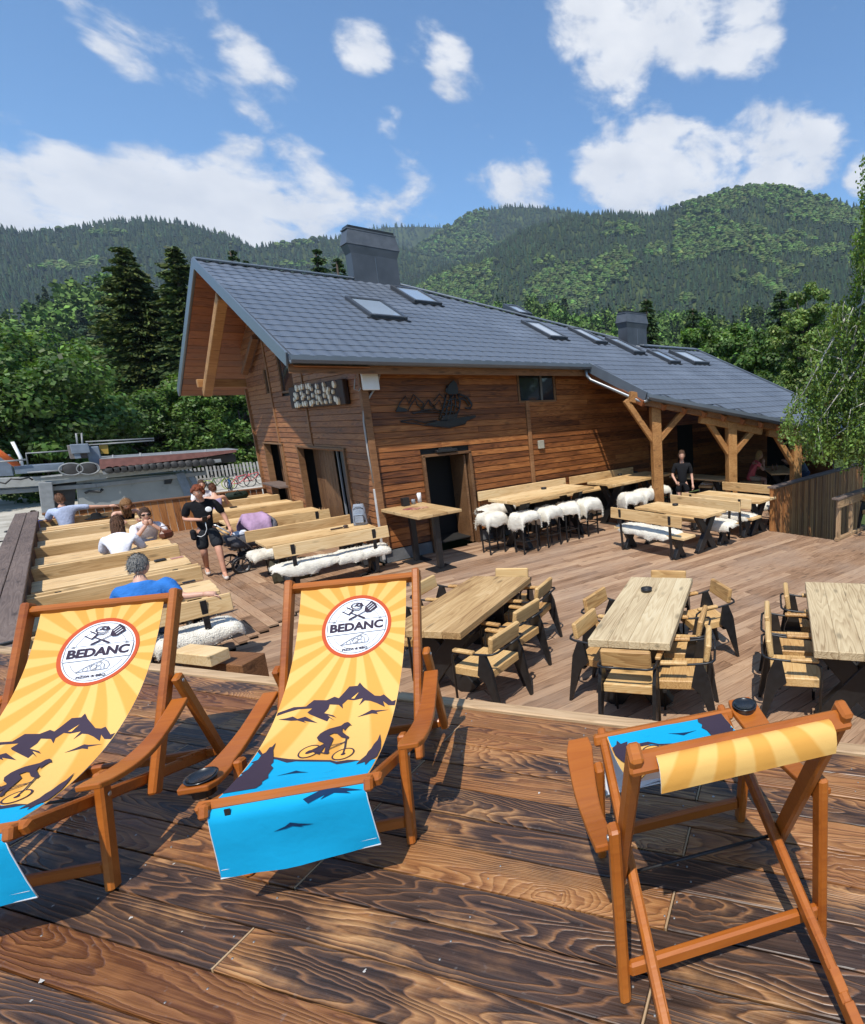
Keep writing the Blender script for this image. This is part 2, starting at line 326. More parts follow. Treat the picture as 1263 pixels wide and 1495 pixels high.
M = {}
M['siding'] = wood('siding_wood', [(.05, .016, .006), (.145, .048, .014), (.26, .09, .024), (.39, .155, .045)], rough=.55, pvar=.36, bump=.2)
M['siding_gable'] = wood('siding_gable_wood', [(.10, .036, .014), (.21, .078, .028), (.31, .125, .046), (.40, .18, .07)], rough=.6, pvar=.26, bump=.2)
M['trim'] = wood('trim_wood', [(.10, .04, .016), (.22, .10, .04), (.32, .16, .07)], rough=.6, pvar=.2)
M['soffit'] = wood('soffit_wood', [(.12, .036, .012), (.26, .085, .026), (.40, .145, .045)], rough=.6, pvar=.3)
M['timber'] = wood('timber', [(.20, .085, .025), (.36, .17, .055), (.50, .27, .10)], rough=.6, pvar=.2, ring=.6)
M['deck'] = wood('deck_wood', [(.14, .077, .043), (.265, .152, .087), (.37, .228, .137), (.46, .305, .19)], rough=.75, spec=.25, pvar=.46, bump=.35, weather=(.32, .225, .16))
M['burnt'] = wood('scorched_wood', [(.105, .036, .011), (.23, .092, .030), (.36, .165, .058), (.49, .27, .115)], rough=.42, spec=.5, pvar=.35, burn=((.028, .016, .011), (.095, .052, .034)), bump=.5, grain=1.2, knots=False)
M['edge'] = wood('edge_wood', [(.18, .10, .05), (.40, .26, .14), (.55, .38, .22)], rough=.6, pvar=.2)
M['pine'] = wood('pine_wood', [(.38, .21, .08), (.57, .36, .158), (.69, .475, .235), (.76, .565, .315)], rough=.55, pvar=.28, bump=.15)
M['oak'] = wood('table_wood', [(.18, .09, .036), (.37, .22, .092), (.51, .33, .15), (.60, .42, .22)], rough=.6, pvar=.25, bump=.3)
M['oakpale'] = wood('pale_table_wood', [(.22, .13, .06), (.47, .35, .2), (.60, .47, .28), (.66, .55, .36)], rough=.6, pvar=.2, bump=.3)
M['chairseat'] = wood('chair_wood', [(.23, .105, .033), (.44, .245, .09), (.58, .36, .145), (.65, .45, .21)], rough=.5, pvar=.3, ring=1.4, bump=.2)
M['varnish'] = wood('varnished_wood', [(.19, .043, .006), (.33, .090, .011), (.42, .130, .018), (.49, .175, .028)], rough=.36, spec=.5, pvar=.12, grain=.34, bump=.05, knots=False)
M['greywood'] = wood('weathered_wood', [(.085, .06, .048), (.15, .108, .088), (.21, .158, .13)], rough=.75, pvar=.25, bump=.4)
M['fence'] = wood('fence_wood', [(.15, .055, .018), (.33, .135, .042), (.48, .225, .078)], rough=.6, pvar=.5)
M['black'] = plain('black_steel', (.012, .012, .013), rough=.45, var=.3, scale=20)
M['roof'] = plain('roof_metal', (.105, .122, .15), rough=.42, spec=.5, var=.20, scale=1.1, bump=.08)
M['gutter'] = plain('gutter_metal', (.10, .12, .145), rough=.35, spec=.6, var=.08, scale=3)
M['dark'] = plain('dark_interior', (.010, .009, .008), rough=.8, var=.3)
M['concrete'] = plain('concrete', (.13, .135, .14), rough=.85, var=.25, scale=4, bump=.3)
M['white'] = plain('white_paint', (.78, .78, .76), rough=.5, var=.05)
M['fleece'] = plain('fleece', (.78, .73, .62), rough=.95, spec=.05, var=.16, scale=5, bump=1.0, bscale=70)
M['glass'] = glassmat('glass')
M['skylight'] = glassmat('skylight_glass', (.25, .30, .36), .06)
# ================================================================ terrain
GZ = -1.2
def groundmat(name, cols, scale, bump=.4):
    m, t, b = new_mat(name, .9, .1); g = t.nodes.new('ShaderNodeNewGeometry')
    n = t.nodes.new('ShaderNodeTexNoise'); n.inputs['Scale'].default_value = scale; n.inputs['Detail'].default_value = 10; t.links.new(g.outputs['Position'], n.inputs['Vector'])
    t.links.new(ramp(t, n.outputs[0], [(.3 + .4 * i / (len(cols) - 1), c) for i, c in enumerate(cols)]), b.inputs['Base Color'])
    n2 = t.nodes.new('ShaderNodeTexNoise'); n2.inputs['Scale'].default_value = scale * 14; n2.inputs['Detail'].default_value = 6; t.links.new(g.outputs['Position'], n2.inputs['Vector'])
    bp = t.nodes.new('ShaderNodeBump'); bp.inputs['Strength'].default_value = bump; bp.inputs['Distance'].default_value = .05; t.links.new(n2.outputs[0], bp.inputs['Height']); t.links.new(bp.outputs[0], b.inputs['Normal'])
    return m
M['meadow'] = groundmat('meadow_grass', [(.035, .055, .016), (.06, .085, .024), (.10, .115, .04)], .35)
M['gravel'] = groundmat('gravel_ground', [(.30, .27, .22), (.42, .39, .33), (.52, .48, .42)], 1.2)
M['slope'] = groundmat('forest_floor', [(.022, .034, .012), (.04, .055, .018), (.07, .09, .03)], .02)
b = MB(); b.quad((-7000, -7000, GZ), (7000, -7000, GZ), (7000, 7000, GZ), (-7000, 7000, GZ)); tag(b.build('ground', M['meadow']), kind='structure')
b = MB(); b.add([(-14, 2, GZ + .004), (-1.2, 2, GZ + .004), (-1.2, 19.6, GZ + .004), (14, 19.6, GZ + .004), (14, 52, GZ + .004), (-20, 52, GZ + .004)], [(0, 1, 2, 3, 4, 5)]); tag(b.build('gravel_yard', M['gravel']), kind='structure')
b = MB(); b.add([(10.4, -8, GZ + .006), (40, -8, GZ + .006), (40, 5.9, GZ + .006), (10.4, 5.9, GZ + .006)], [(0, 1, 2, 3)]); tag(b.build('shade_dark_yard', groundmat('shade_dark_ground', [(.05, .052, .055), (.085, .088, .092), (.12, .12, .12)], 1.5)), kind='structure')  # dark colour stands in for the shadow on the ground below the deck
# strip of rough grass beside the deck
rng = np.random.default_rng(3)
def grass_patch(x0, x1, y0, y1, n, name):
    p = np.stack([rng.uniform(x0, x1, n), rng.uniform(y0, y1, n), np.full(n, GZ)], 1); a = rng.uniform(0, 6.28, n); h = rng.uniform(.06, .22, n); wd = rng.uniform(.006, .014, n)
    dx = np.stack([np.cos(a) * wd, np.sin(a) * wd, np.zeros(n)], 1); tip = p + np.stack([rng.normal(0, .05, n), rng.normal(0, .05, n), h], 1)
    V = np.concatenate([p - dx, p + dx, tip]); F = np.stack([np.arange(n), np.arange(n) + n, np.arange(n) + 2 * n], 1)
    c = np.array([.10, .10, .035]) * rng.uniform(.6, 1.4, (n, 1)); me = big_mesh(name, V, F, [leafmat('grass_blades')], col=np.concatenate([c, c, c])); tag(link(name, me), kind='stuff')
grass_patch(-6, -1.3, 12, 28, 9000, 'grass')

# ================================================================ mountains and their woods
LEAFY = False
def quads_from(c, ax, ay, col):
    n = len(c); V = np.concatenate([c - ax - ay, c + ax - ay, c + ax + ay, c - ax + ay]); i = np.arange(n)
    F = np.stack([i, i + n, i + 2 * n, i + 3 * n], 1); return V, F, np.concatenate([col] * 4)
def rand_unit(n):
    v = rng.normal(size=(n, 3)); return v / np.linalg.norm(v, axis=1, keepdims=True)
def crest_interp(pts, x):
    return float(np.interp(x, [p[0] for p in pts], [p[1] for p in pts]))
def conifers(n):
    """unit spruce: 3 ragged cones, 6 sided"""
    V = []; F = []
    for j, (z0, z1, r) in enumerate(((.12, .62, .19), (.36, .82, .14), (.60, 1.0, .085))):
        o = len(V)
        for k in range(6):
            a = k * math.pi / 3 + j * .5; V.append((math.cos(a) * r, math.sin(a) * r, z0))
        V.append((0, 0, z1))
        for k in range(6): F.append((o + k, o + (k + 1) % 6, o + 6))
    return np.array(V), np.array(F)
def beech():
    V = [(0, 0, .08)]; F = []
    rings = ((.26, .22), (.36, .5), (.24, .82))
    for (r, z) in rings:
        for k in range(6): a = k * math.pi / 3 + z * 2; V.append((math.cos(a) * r, math.sin(a) * r, z))
    V.append((0, 0, 1.0))
    for k in range(6):
        F.append((0, 1 + (k + 1) % 6, 1 + k)); F.append((19, 13 + k, 13 + (k + 1) % 6))
        for i in (0, 1):
            a, b2, c, d = 1 + 6 * i + k, 1 + 6 * i + (k + 1) % 6, 7 + 6 * i + (k + 1) % 6, 7 + 6 * i + k
            F.append((a, b2, c)); F.append((a, c, d))
    return np.array(V, float), np.array(F)
CONI, BEE = conifers(1), beech()
M['leaf_far'] = leafmat('far_foliage', .8, .0)
def forest(name, pos, hts, decid, colmul=1.0):
    Vs = []; Fs = []; Cs = []; off = 0
    for kind, (V, F) in ((0, CONI), (1, BEE)):
        idx = np.where(decid == kind)[0]; n = len(idx)
        if not n: continue
        h = hts[idx]; sx = h * rng.uniform(.75, 1.35, n) * (1.0 if kind == 0 else 1.15); a = rng.uniform(0, 6.28, n); ca, sa = np.cos(a), np.sin(a)
        jit = rng.normal(1, .13, (n, len(V)))
        X = V[None, :, 0] * jit; Y = V[None, :, 1] * jit
        P = np.stack([(X * ca[:, None] - Y * sa[:, None]) * sx[:, None] + pos[idx, 0:1], (X * sa[:, None] + Y * ca[:, None]) * sx[:, None] + pos[idx, 1:2], V[None, :, 2] * h[:, None] * (1 if kind == 0 else .8) + pos[idx, 2:3] + rng.normal(0, .02, (n, len(V))) * h[:, None]], 2)
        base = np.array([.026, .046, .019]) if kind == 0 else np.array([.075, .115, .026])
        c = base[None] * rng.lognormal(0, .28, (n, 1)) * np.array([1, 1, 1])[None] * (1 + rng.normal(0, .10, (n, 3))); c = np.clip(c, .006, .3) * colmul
        C = np.repeat(c[:, None, :], len(V), 1)
        Vs.append(P.reshape(-1, 3)); Cs.append(C.reshape(-1, 3)); Fs.append((F[None] + (np.arange(n) * len(V))[:, None, None]).reshape(-1, 3) + off); off += n * len(V)
    me = big_mesh(name, np.concatenate(Vs), np.concatenate(Fs), [M['leaf_far']], col=np.concatenate(Cs))
    return tag(link(name, me), kind='stuff')
def mountain(name, crest, D, Df, zf, ntrees, th, decid_fn, x0, x1, seed, gully=.05, Dfun=None):
    NX, NV = 90, 26; V = []
    def pt(x, v):
        y = crest_interp(crest, x); d = ray(x, y); hh = math.hypot(d.x, d.y); ux, uy = d.x / hh, d.y / hh; sl = d.z / hh
        DD = D if Dfun is None else Dfun(x)
        zc = CAMH + sl * DD - th * .55
        if v <= 1: dist = Df + (DD - Df) * v; z = zf + (zc - zf) * (v ** 1.12)
        else: dist = DD + (DD - Df) * (v - 1) * .9; z = zc - (zc - zf) * (v - 1) * .9
        g = mnoise.noise(Vector((ux * 9 + seed, uy * 9, v * 1.2))) + .5 * mnoise.noise(Vector((ux * 24 + seed, uy * 24, v * 2.5)))
        amp = gully * (zc - zf) * min(1, max(0, (1 - v) * 5)) * min(1, v * 4) if v <= 1 else 0
        return Vector((ux * dist, uy * dist, z + g * amp))
    vv = list(np.linspace(0, 1, NV)) + [1.08, 1.25, 1.6]
    for i in range(NX + 1):
        x = x0 + (x1 - x0) * i / NX
        for v in vv: V.append(pt(x, v))
    m = len(vv); F = [(i * m + j, (i + 1) * m + j, (i + 1) * m + j + 1, i * m + j + 1) for i in range(NX) for j in range(m - 1)]
    tag(link(name, big_mesh(name, [tuple(p) for p in V], F, [M['slope']], smooth_=True)), kind='structure')
    pos = np.zeros((ntrees, 3)); h = np.zeros(ntrees); dec = np.zeros(ntrees, int)
    for k in range(ntrees):
        x = random.uniform(x0, x1); v = random.random() ** .8 * 1.02
        p = pt(x, v); pos[k] = p; h[k] = th * random.uniform(.7, 1.25); dec[k] = decid_fn(x, v, p)
    o = (leafy_wood if LEAFY else forest)(name.replace('mountain', 'forest').replace('hill', 'wood'), pos, h, dec)
    return o
def patch(p, s, seed): return mnoise.noise(Vector((p.x / s + seed, p.y / s, p.z / s))) + .5 * mnoise.noise(Vector((p.x / s * 2.6 + seed, p.y / s * 2.6, p.z / s * 2.6)))
crL = [(-400, 345), (-150, 322), (0, 330), (40, 338), (100, 331), (160, 321), (220, 317), (270, 323), (320, 337), (372, 357), (420, 352), (480, 344), (560, 352), (640, 372), (720, 400)]
crM = [(430, 372), (500, 342), (560, 328), (610, 327), (660, 329), (720, 345), (780, 372)]
crR2 = [(540, 420), (590, 372), (640, 336), (690, 306), (750, 298), (800, 301), (860, 311), (920, 330), (1000, 360)]
crR = [(560, 430), (640, 392), (700, 372), (760, 335), (830, 313), (880, 308), (950, 311), (1010, 292), (1060, 276), (1105, 268), (1150, 271), (1200, 285), (1263, 303), (1340, 330), (1480, 352), (1700, 380)]
crF = [(-500, 440), (-200, 452), (0, 470), (60, 448), (110, 416), (160, 408), (220, 440), (300, 470), (420, 490), (600, 470), (760, 440), (860, 455), (1000, 465), (1150, 455), (1300, 452), (1700, 450)]
mountain('mountain', crM, 3600, 2600, 40, 2500, 26, lambda x, v, p: 0, 430, 780, 1.7)
mountain('mountain', crR2, 2700, 1700, 20, 11000, 20, lambda x, v, p: int(patch(p, 260, 4) > .0), 540, 1000, 5.1)
mountain('mountain', crL, 2300, 1000, 0, 15000, 19, lambda x, v, p: int(patch(p, 190, 9) > .38), -400, 720, 2.3)
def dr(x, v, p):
    lit = 1 if (((x - 840) / 85) ** 2 + ((v - .62) / .16) ** 2 < 1 + .8 * patch(p, 60, 2) or ((x - 660) / 70) ** 2 + ((v - .75) / .2) ** 2 < 1 or (x > 980 and v > .62)) else 0  # sunlit patches painted in as zones of paler beech among dark conifers
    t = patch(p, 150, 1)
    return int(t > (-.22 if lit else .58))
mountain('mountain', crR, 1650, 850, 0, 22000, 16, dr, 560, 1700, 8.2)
def leafy_wood(name, pos, hts, dec):
    C = []; A = []; B = []; K = []
    for p, h, d in zip(pos, hts, dec):
        n = 120 if d else 110
        if d:
            u = rand_unit(n); r = rng.uniform(.55, 1.05, n)[:, None]; c = u * r * np.array([.33, .33, .40]) * h * (1 + .25 * np.sin(u[:, 0:1] * 5 + p[0])) + np.array([0, 0, .55 * h]); base = np.array([.085, .145, .028]); s = .055 * h
        else:
            z = rng.uniform(0, 1, n) ** 1.3; a = rng.uniform(0, 6.283, n); r = (.21 * h * (1 - z) + .015 * h) * rng.uniform(.5, 1.05, n); c = np.stack([np.cos(a) * r, np.sin(a) * r, .08 * h + z * .92 * h], 1); base = np.array([.028, .048, .02]); s = .05 * h
        nr = rand_unit(n) + (np.array([0, 0, .5]) if d else np.array([0, 0, .2])); nr /= np.linalg.norm(nr, axis=1, keepdims=True); ax = np.cross(nr, rand_unit(n)); ax /= np.linalg.norm(ax, axis=1, keepdims=True); ay = np.cross(nr, ax); q = s * rng.uniform(.6, 1.4, (n, 1))
        C.append(c + np.array(p)); A.append(ax * q); B.append(ay * q * (.75 if d else .5)); K.append(base * rng.lognormal(0, .22) * rng.lognormal(0, .3, (n, 1)) * (1 + rng.normal(0, .06, (1, 3))))
    V, F, Cc = quads_from(np.concatenate(C), np.concatenate(A), np.concatenate(B), np.clip(np.concatenate(K), .005, .3))
    return tag(link(name, big_mesh(name, V, F, [M['leaf_far']], col=Cc)), kind='stuff')
LEAFY = True
mountain('hill', crF, 460, 170, GZ, 1900, 13, lambda x, v, p: int(patch(p, 55, 3) > -.12), -500, 1700, 6.6, gully=.03)
LEAFY = False

# ================================================================ nearer trees
M['leaf'] = leafmat('foliage', .5, .32)
M['needle'] = leafmat('needles', .6, .12)
M['bark'] = plain('bark', (.07, .05, .038), rough=.9, var=.4, scale=9, bump=.6)
M['birchbark'] = plain('birch_bark', (.45, .42, .38), rough=.8, var=.5, scale=14, bump=.3)
def trunk_mesh(mb, base, h, r, lean=(0, 0)):
    pts = [(base[0] + lean[0] * t + math.sin(t * 5) * r * .4, base[1] + lean[1] * t, base[2] + h * t) for t in np.linspace(0, 1, 7)]
    mb.tube(pts, [r * (1 - .85 * t) + .02 for t in np.linspace(0, 1, 7)], 9)
    return pts
def spruce(x, y, h, r, label, group, n=7000, tone=1.0, yellow=0.0):
    root = empty('spruce_tree', (x, y, GZ), 0, label, 'tree', group)
    mb = MB(); trunk_mesh(mb, (0, 0, 0), h * .98, .016 * h + .06)
    C = []; A = []; B = []; tot = 0; zz = .06 * h
    nl = int(h * 2.1) + 6
    for i in range(nl):
        f = (i + random.random() * .6) / nl; z = h * (.05 + .94 * f); rad = r * (1 - f) ** .56 * random.uniform(.82, 1.14) + .10
        nb = max(5, int(11 * (1 - f) + 5))
        for k in range(nb):
            a = 6.283 * (k + random.random() * .8) / nb; L_ = rad * random.uniform(.68, 1.12); dz = -L_ * random.uniform(.12, .42)
            if k % 3 == 0: mb.tube([(0, 0, z), (math.cos(a) * L_ * .9, math.sin(a) * L_ * .9, z + dz * .8)], [.03, .008], 4)
            m = max(4, int(n / (nl * nb) * (.4 + L_ / r)))
            t = rng.uniform(.12, 1.0, m); cx = np.cos(a) * L_ * t; cy = np.sin(a) * L_ * t; cz = z + dz * t ** 1.6 + .10 * L_ * t ** 3
            side = rng.normal(0, .17 * L_ + .03, m) * (1 - .5 * t)
            c = np.stack([cx - np.sin(a) * side, cy + np.cos(a) * side, cz - np.abs(side) * .35 + rng.normal(0, .05, m)], 1)
            dirv = np.stack([np.full(m, math.cos(a)) - np.sin(a) * side * 1.2, np.full(m, math.sin(a)) + np.cos(a) * side * 1.2, np.full(m, -.35) + rng.normal(0, .25, m)], 1)
            dirv /= np.linalg.norm(dirv, axis=1, keepdims=True); sd = np.cross(dirv, rand_unit(m)); sd /= np.linalg.norm(sd, axis=1, keepdims=True)
            ln = rng.uniform(.10, .24, m) * (.6 + .030 * h); C.append(c); A.append(dirv * ln[:, None]); B.append(sd * (ln * .30)[:, None])
    c, a, b2 = np.concatenate(C), np.concatenate(A), np.concatenate(B); nn = len(c)
    ycol = np.array([.095, .105, .020]); col = np.array([.040, .070, .022]) * tone
    wv = np.clip(rng.normal(yellow, .35, nn), 0, 1)[:, None] * (1 if yellow else .25); col = (col[None] * (1 - wv) + ycol[None] * wv) * rng.lognormal(0, .35, (nn, 1))
    V, F, Cc = quads_from(c, a, b2, col); mb.build('trunk', M['bark'], root)
    tag(link('crown', big_mesh('crown', V, F, [M['needle']], col=Cc), root), kind='stuff'); return root
def decid(x, y, h, rx, label, group, n=9000, col=(.045, .075, .02), leaf=.16, zb=.22, clumps=75, trunk_r=.2, cat='tree', nm='broadleaf_tree'):
    root = empty(nm, (x, y, GZ), 0, label, cat, group); mb = MB(); trunk_mesh(mb, (0, 0, 0), h * .8, trunk_r)
    cz = h * (zb + 1) / 2; rz = h * (1 - zb) / 2
    # clumps through an uneven crown
    u = rand_unit(clumps); rr = rng.uniform(.35, 1.0, clumps) ** .6; lob = 1 + .22 * np.sin(u[:, 0] * 5 + x) * np.cos(u[:, 1] * 4 + y)
    n = int(n * 2.3); leaf = leaf * .56
    cc = u * (rr * lob)[:, None] * np.array([rx, rx, rz]); cc[:, 2] += cz; cr_ = rng.uniform(.16, .34, clumps) * rx
    for k in range(0, clumps, 4):
        p = cc[k]; z0 = max(h * .12, min(h * .7, p[2] - rx * .5)); mb.tube([(0, 0, z0), tuple(p * .55 + np.array([0, 0, z0 * .45])), tuple(p)], [trunk_r * .42, trunk_r * .2, .015], 5)
    w_ = cr_ ** 2; cnt = np.maximum(6, (n * w_ / w_.sum()).astype(int)); idx = np.repeat(np.arange(clumps), cnt); m = len(idx)
    d = rand_unit(m); rad = rng.uniform(.45, 1.05, m); c = cc[idx] + d * (cr_[idx] * rad)[:, None] * np.array([1, 1, .72])
    nrm = d * .8 + rand_unit(m) * .8 + np.array([0, 0, .5]); nrm /= np.linalg.norm(nrm, axis=1, keepdims=True)
    ax = np.cross(nrm, rand_unit(m)); ax /= np.linalg.norm(ax, axis=1, keepdims=True); ay = np.cross(nrm, ax); ln = leaf * rng.uniform(.6, 1.3, m)
    cl = np.array(col)[None] * rng.lognormal(0, .22, (clumps, 1))[idx] * rng.lognormal(0, .28, (m, 1)) * (1 + rng.normal(0, .08, (m, 3)))
    V, F, Cc = quads_from(c, ax * ln[:, None], ay * (ln * .62)[:, None], np.clip(cl, .004, .4)); mb.build('trunk', M['bark'], root)
    tag(link('crown', big_mesh('crown', V, F, [M['leaf']], col=Cc), root), kind='stuff'); return root
def at_dist(x, y, D):
    d = ray(x, y); h = math.hypot(d.x, d.y); return Vector((d.x / h * D, d.y / h * D, CAMH + d.z / h * D))
def tree_px(kind, x, ytop, D, wpx, label, group, **k):
    p = at_dist(x, ytop, D); h = p.z - GZ; r = wpx / 2 * (D / F_) * .93
    return (spruce if kind == 's' else decid)(p.x, p.y, h, r, label, group, **k)
GL = 'spruces left of the chalet'; GB = 'treetops behind the roof'; GR = 'trees behind the porch roof'; GD = 'broadleaf trees left of the chalet'
tree_px('s', 178, 356, 60, 128, 'tall broad spruce with yellowish needles left of the chalet', GL, n=40000, yellow=.4)
tree_px('s', 252, 354, 58, 104, 'tall slim spruce close beside the chalet gable', GL, n=34000, yellow=.25)
tree_px('s', 338, 360, 62, 44, 'spruce tip rising just behind the gable end of the ridge', GB, n=5000)
tree_px('s', 358, 374, 60, 34, 'small low spruce tip behind the ridge, beside a taller tip', GB, n=4000)
tree_px('s', 462, 360, 55, 62, 'dark spruce top left of the large chimney', GB, n=6500)
tree_px('s', 492, 372, 57, 46, 'spruce top half hidden by the large chimney', GB, n=5000)
tree_px('s', 944, 432, 48, 74, 'narrow dark spruce right of the small far chimney', GR, n=7500)
tree_px('s', 1012, 446, 52, 80, 'spruce top between the broadleaf crowns behind the porch roof', GR, n=6000)
tree_px('s', 1140, 420, 50, 88, 'dark spruce next to the birch sprays', GR, n=8000)
G1 = (.088, .150, .030); G2 = (.066, .116, .026)
tree_px('d', 14, 500, 47, 170, 'large dark broadleaf tree at the edge behind the lift station', GD, n=17000, col=G2, leaf=.2, zb=.05, clumps=110)
tree_px('d', 78, 586, 50, 110, 'low rounded tree in front of the pale house', GD, n=11000, col=G2, leaf=.17, zb=.0)
tree_px('d', 118, 512, 74, 120, 'bright green tree above the pale house', GD, n=9000, col=(.10, .17, .032), leaf=.3, zb=.05)
tree_px('d', 48, 470, 95, 140, 'mid green tree on the rising ground behind', GD, n=8000, col=(.09, .15, .032), leaf=.38, zb=.02)
tree_px('d', 205, 575, 54, 100, 'leafy tree at the foot of the two spruces', GD, n=9000, col=G2, leaf=.18, zb=.0)
tree_px('d', 285, 556, 55, 110, 'dark leafy tree under the gable overhang', GD, n=12000, col=G1, leaf=.17, zb=.0)
tree_px('d', 345, 575, 53, 90, 'glossy bush-like tree against the gable corner', GD, n=9000, col=G1, leaf=.16, zb=.0)
tree_px('d', 240, 600, 58, 130, 'shadowy tree behind the red-edged canopy', GD, n=8000, col=G2, leaf=.22, zb=.0)
tree_px('d', 1052, 462, 42, 120, 'bright round broadleaf tree behind the porch roof', GR, n=14000, col=(.095, .165, .032), leaf=.19, zb=.12, clumps=95)
tree_px('d', 1005, 478, 45, 70, 'small green tree beside the narrow dark spruce', GR, n=7000, col=G1, leaf=.19, zb=.1)
tree_px('d', 1100, 478, 38, 110, 'dense dark broadleaf tree above the porch verge', GR, n=13000, col=G2, leaf=.18, zb=.05)
tree_px('d', 1180, 500, 40, 130, 'broadleaf tree in the gap behind the birch', GR, n=10000, col=G2, leaf=.19, zb=.0)
tree_px('d', 1175, 412, 30, 92, 'pale feathery young tree rising behind the birch', GR, n=12000, col=(.14, .20, .05), leaf=.11, zb=.25, clumps=120)
# birch whose sprays hang in from the right edge
def birch():
    base = at_dist(1330, 600, 12.2); root = empty('birch_tree', (base.x, base.y, GZ), 0, 'birch with hanging sprays of small leaves at the picture edge', 'tree')
    B0 = Vector((base.x, base.y, GZ)); mb = MB(); tp = trunk_mesh(mb, (0, 0, 0), 9.5, .17, (-.5, .2))
    edge = [(300, 1262), (332, 1242), (380, 1248), (440, 1246), (470, 1212), (495, 1186), (540, 1180), (575, 1178), (590, 1160), (600, 1150), (615, 1144), (630, 1138), (645, 1150), (662, 1196), (676, 1236), (690, 1263)]
    C = []; AX = []; AY = []; K = []
    nst = 0
    while nst < 1700:
        x = random.uniform(1135, 1500); y = random.uniform(255, 672); lim = crest_interp([(a, b3) for a, b3 in edge], y)
        if x < lim + random.random() ** 2 * 14: continue
        D = 12.2 + random.uniform(-1.3, 1.3); p = at_dist(x, y, D); ln = random.uniform(.25, .75); nst += 1
        top = p + Vector((random.uniform(.0, .35), random.uniform(-.2, .2), ln * .5)); bot = p + Vector((random.uniform(-.12, .02), random.uniform(-.1, .1), -ln * .5))
        mid = (top + bot) / 2 + Vector((-.05, 0, .08))
        if nst % 2 == 0: mb.tube([top - B0, mid - B0, bot - B0], [.006, .004, .002], 4)
        if nst % 11 == 0:
            f = random.uniform(.35, .9); st = Vector(tp[int(f * 6)]); e = top - B0; md = (st + e) / 2 + Vector((0, 0, .55)); mb.tube([st, md, e], [.04, .022, .006], 5)
        m = int(26 + 62 * ln)
        t = rng.random(m); P = np.array(top)[None] * ((1 - t) ** 2)[:, None] + np.array(mid)[None] * (2 * t * (1 - t))[:, None] + np.array(bot)[None] * (t ** 2)[:, None]
        P = P + rng.normal(0, .055, (m, 3)); nrm = rand_unit(m) + np.array([0, 0, .35]); nrm /= np.linalg.norm(nrm, axis=1, keepdims=True)
        hang = rng.normal(0, .5, (m, 3)) + np.array([0, 0, -1]); ax = np.cross(nrm, hang); ax /= np.linalg.norm(ax, axis=1, keepdims=True); ay = np.cross(nrm, ax); s = rng.uniform(.024, .044, m)
        C.append(P - np.array(B0)); AX.append(ay * s[:, None]); AY.append(ax * (s * .72)[:, None]); K.append(np.array([.14, .21, .048])[None] * rng.lognormal(0, .3, (m, 1)) * (1 + rng.normal(0, .07, (m, 3))))
    c, ax, ay, col = (np.concatenate(q) for q in (C, AX, AY, K)); n = len(c); i = np.arange(n)
    V = np.concatenate([c - ax, c + ay, c + ax, c - ay]); F = np.stack([i, i + n, i + 2 * n, i + 3 * n], 1)
    mb.build('trunk', M['birchbark'], root); tag(link('crown', big_mesh('crown', V, F, [M['leaf']], col=np.concatenate([np.clip(col, .004, .4)] * 4)), root), kind='stuff')
birch()

# ================================================================ haze: the damp summer air of the valley
hz = bpy.data.materials.new('haze_air'); hz.use_nodes = True; t = hz.node_tree; t.nodes.clear(); o_ = t.nodes.new('ShaderNodeOutputMaterial'); pv = t.nodes.new('ShaderNodeVolumePrincipled')
pv.inputs['Color'].default_value = (.62, .76, .95, 1); pv.inputs['Density'].default_value = .00009; pv.inputs['Anisotropy'].default_value = .15; t.links.new(pv.outputs[0], o_.inputs['Volume'])
b = MB(); b.box((0, 0, 540), (8400, 8400, 1085)); tag(b.build('haze', hz), kind='stuff')
# ================================================================ the chalet
YW, XW = 10.95, 4.04
TS = math.tan(R_(23.93)); E0 = ony(420, 520, 10.42)
RN = Vector((0, -TS, 1)).normalized(); RU = Vector((0, 1, TS)).normalized()
def onroof(x, y): return onplane(x, y, E0, RN)
def zr(Y): return E0.z + TS * (Y - E0.y)
rA, rB, rC, rD, rE, rF_, rH, rI = (onroof(*p) for p in ((422, 521), (284, 380), (580, 416.5), (905, 497), (935, 506), (1017, 512), (945, 576), (857, 531)))
rI = Vector((rI.x, E0.y, E0.z)); rA = Vector((rA.x, E0.y, E0.z)); rH2 = onroof(1140, 613); dirH = (rH2 - rH).normalized(); rG = rH + dirH * ((rF_.x - rH.x) / dirH.x)
YR = (rB.y + rC.y) / 2; ZR = zr(YR)
house = empty('wooden_chalet', (XW, YW, 0), 0, 'large brown timber chalet with grey metal roof, skylights and covered porch', 'building')
HI = inv(house)
# ---- dark core and plinth
b = MB()
b.prism([(XW + .8, YW + .8), (11.9, YW + .8), (11.9, 19.5), (XW + .8, 19.5)], .0, zr(YW) - .12)
b.box(((XW + 11.9) / 2, YW + .45, .14), (7.7, .75, .02)); b.box((XW + .45, 15.3, .14), (.75, 7.5, .02))
gp = [(YW + .06, .3), (YW + .06, zr(YW) - .14), (YR, ZR - .2), (19.5, zr(YW) - .2), (19.5, .3)]
core = b.build('wall', M['dark'], house, HI)
b = MB(); b.box(((XW + 5.0) / 2 + .0, YW + .06, .12), (5.0 - XW, .16, .24)); b.box((9.0, YW + .06, .12), (5.84, .16, .24)); b.box((XW + .06, 15.3, .12), (.16, 8.6, .24)); b.build('plinth', M['concrete'], house, HI)
def cut(a0, a1, holes):
    segs = [(a0, a1)]
    for h0, h1 in holes:
        ns = []
        for s0, s1 in segs:
            if h1 <= s0 or h0 >= s1: ns.append((s0, s1)); continue
            if h0 > s0: ns.append((s0, h0))
            if h1 < s1: ns.append((h1, s1))
        segs = ns
    return [s for s in segs if s[1] - s[0] > .04]
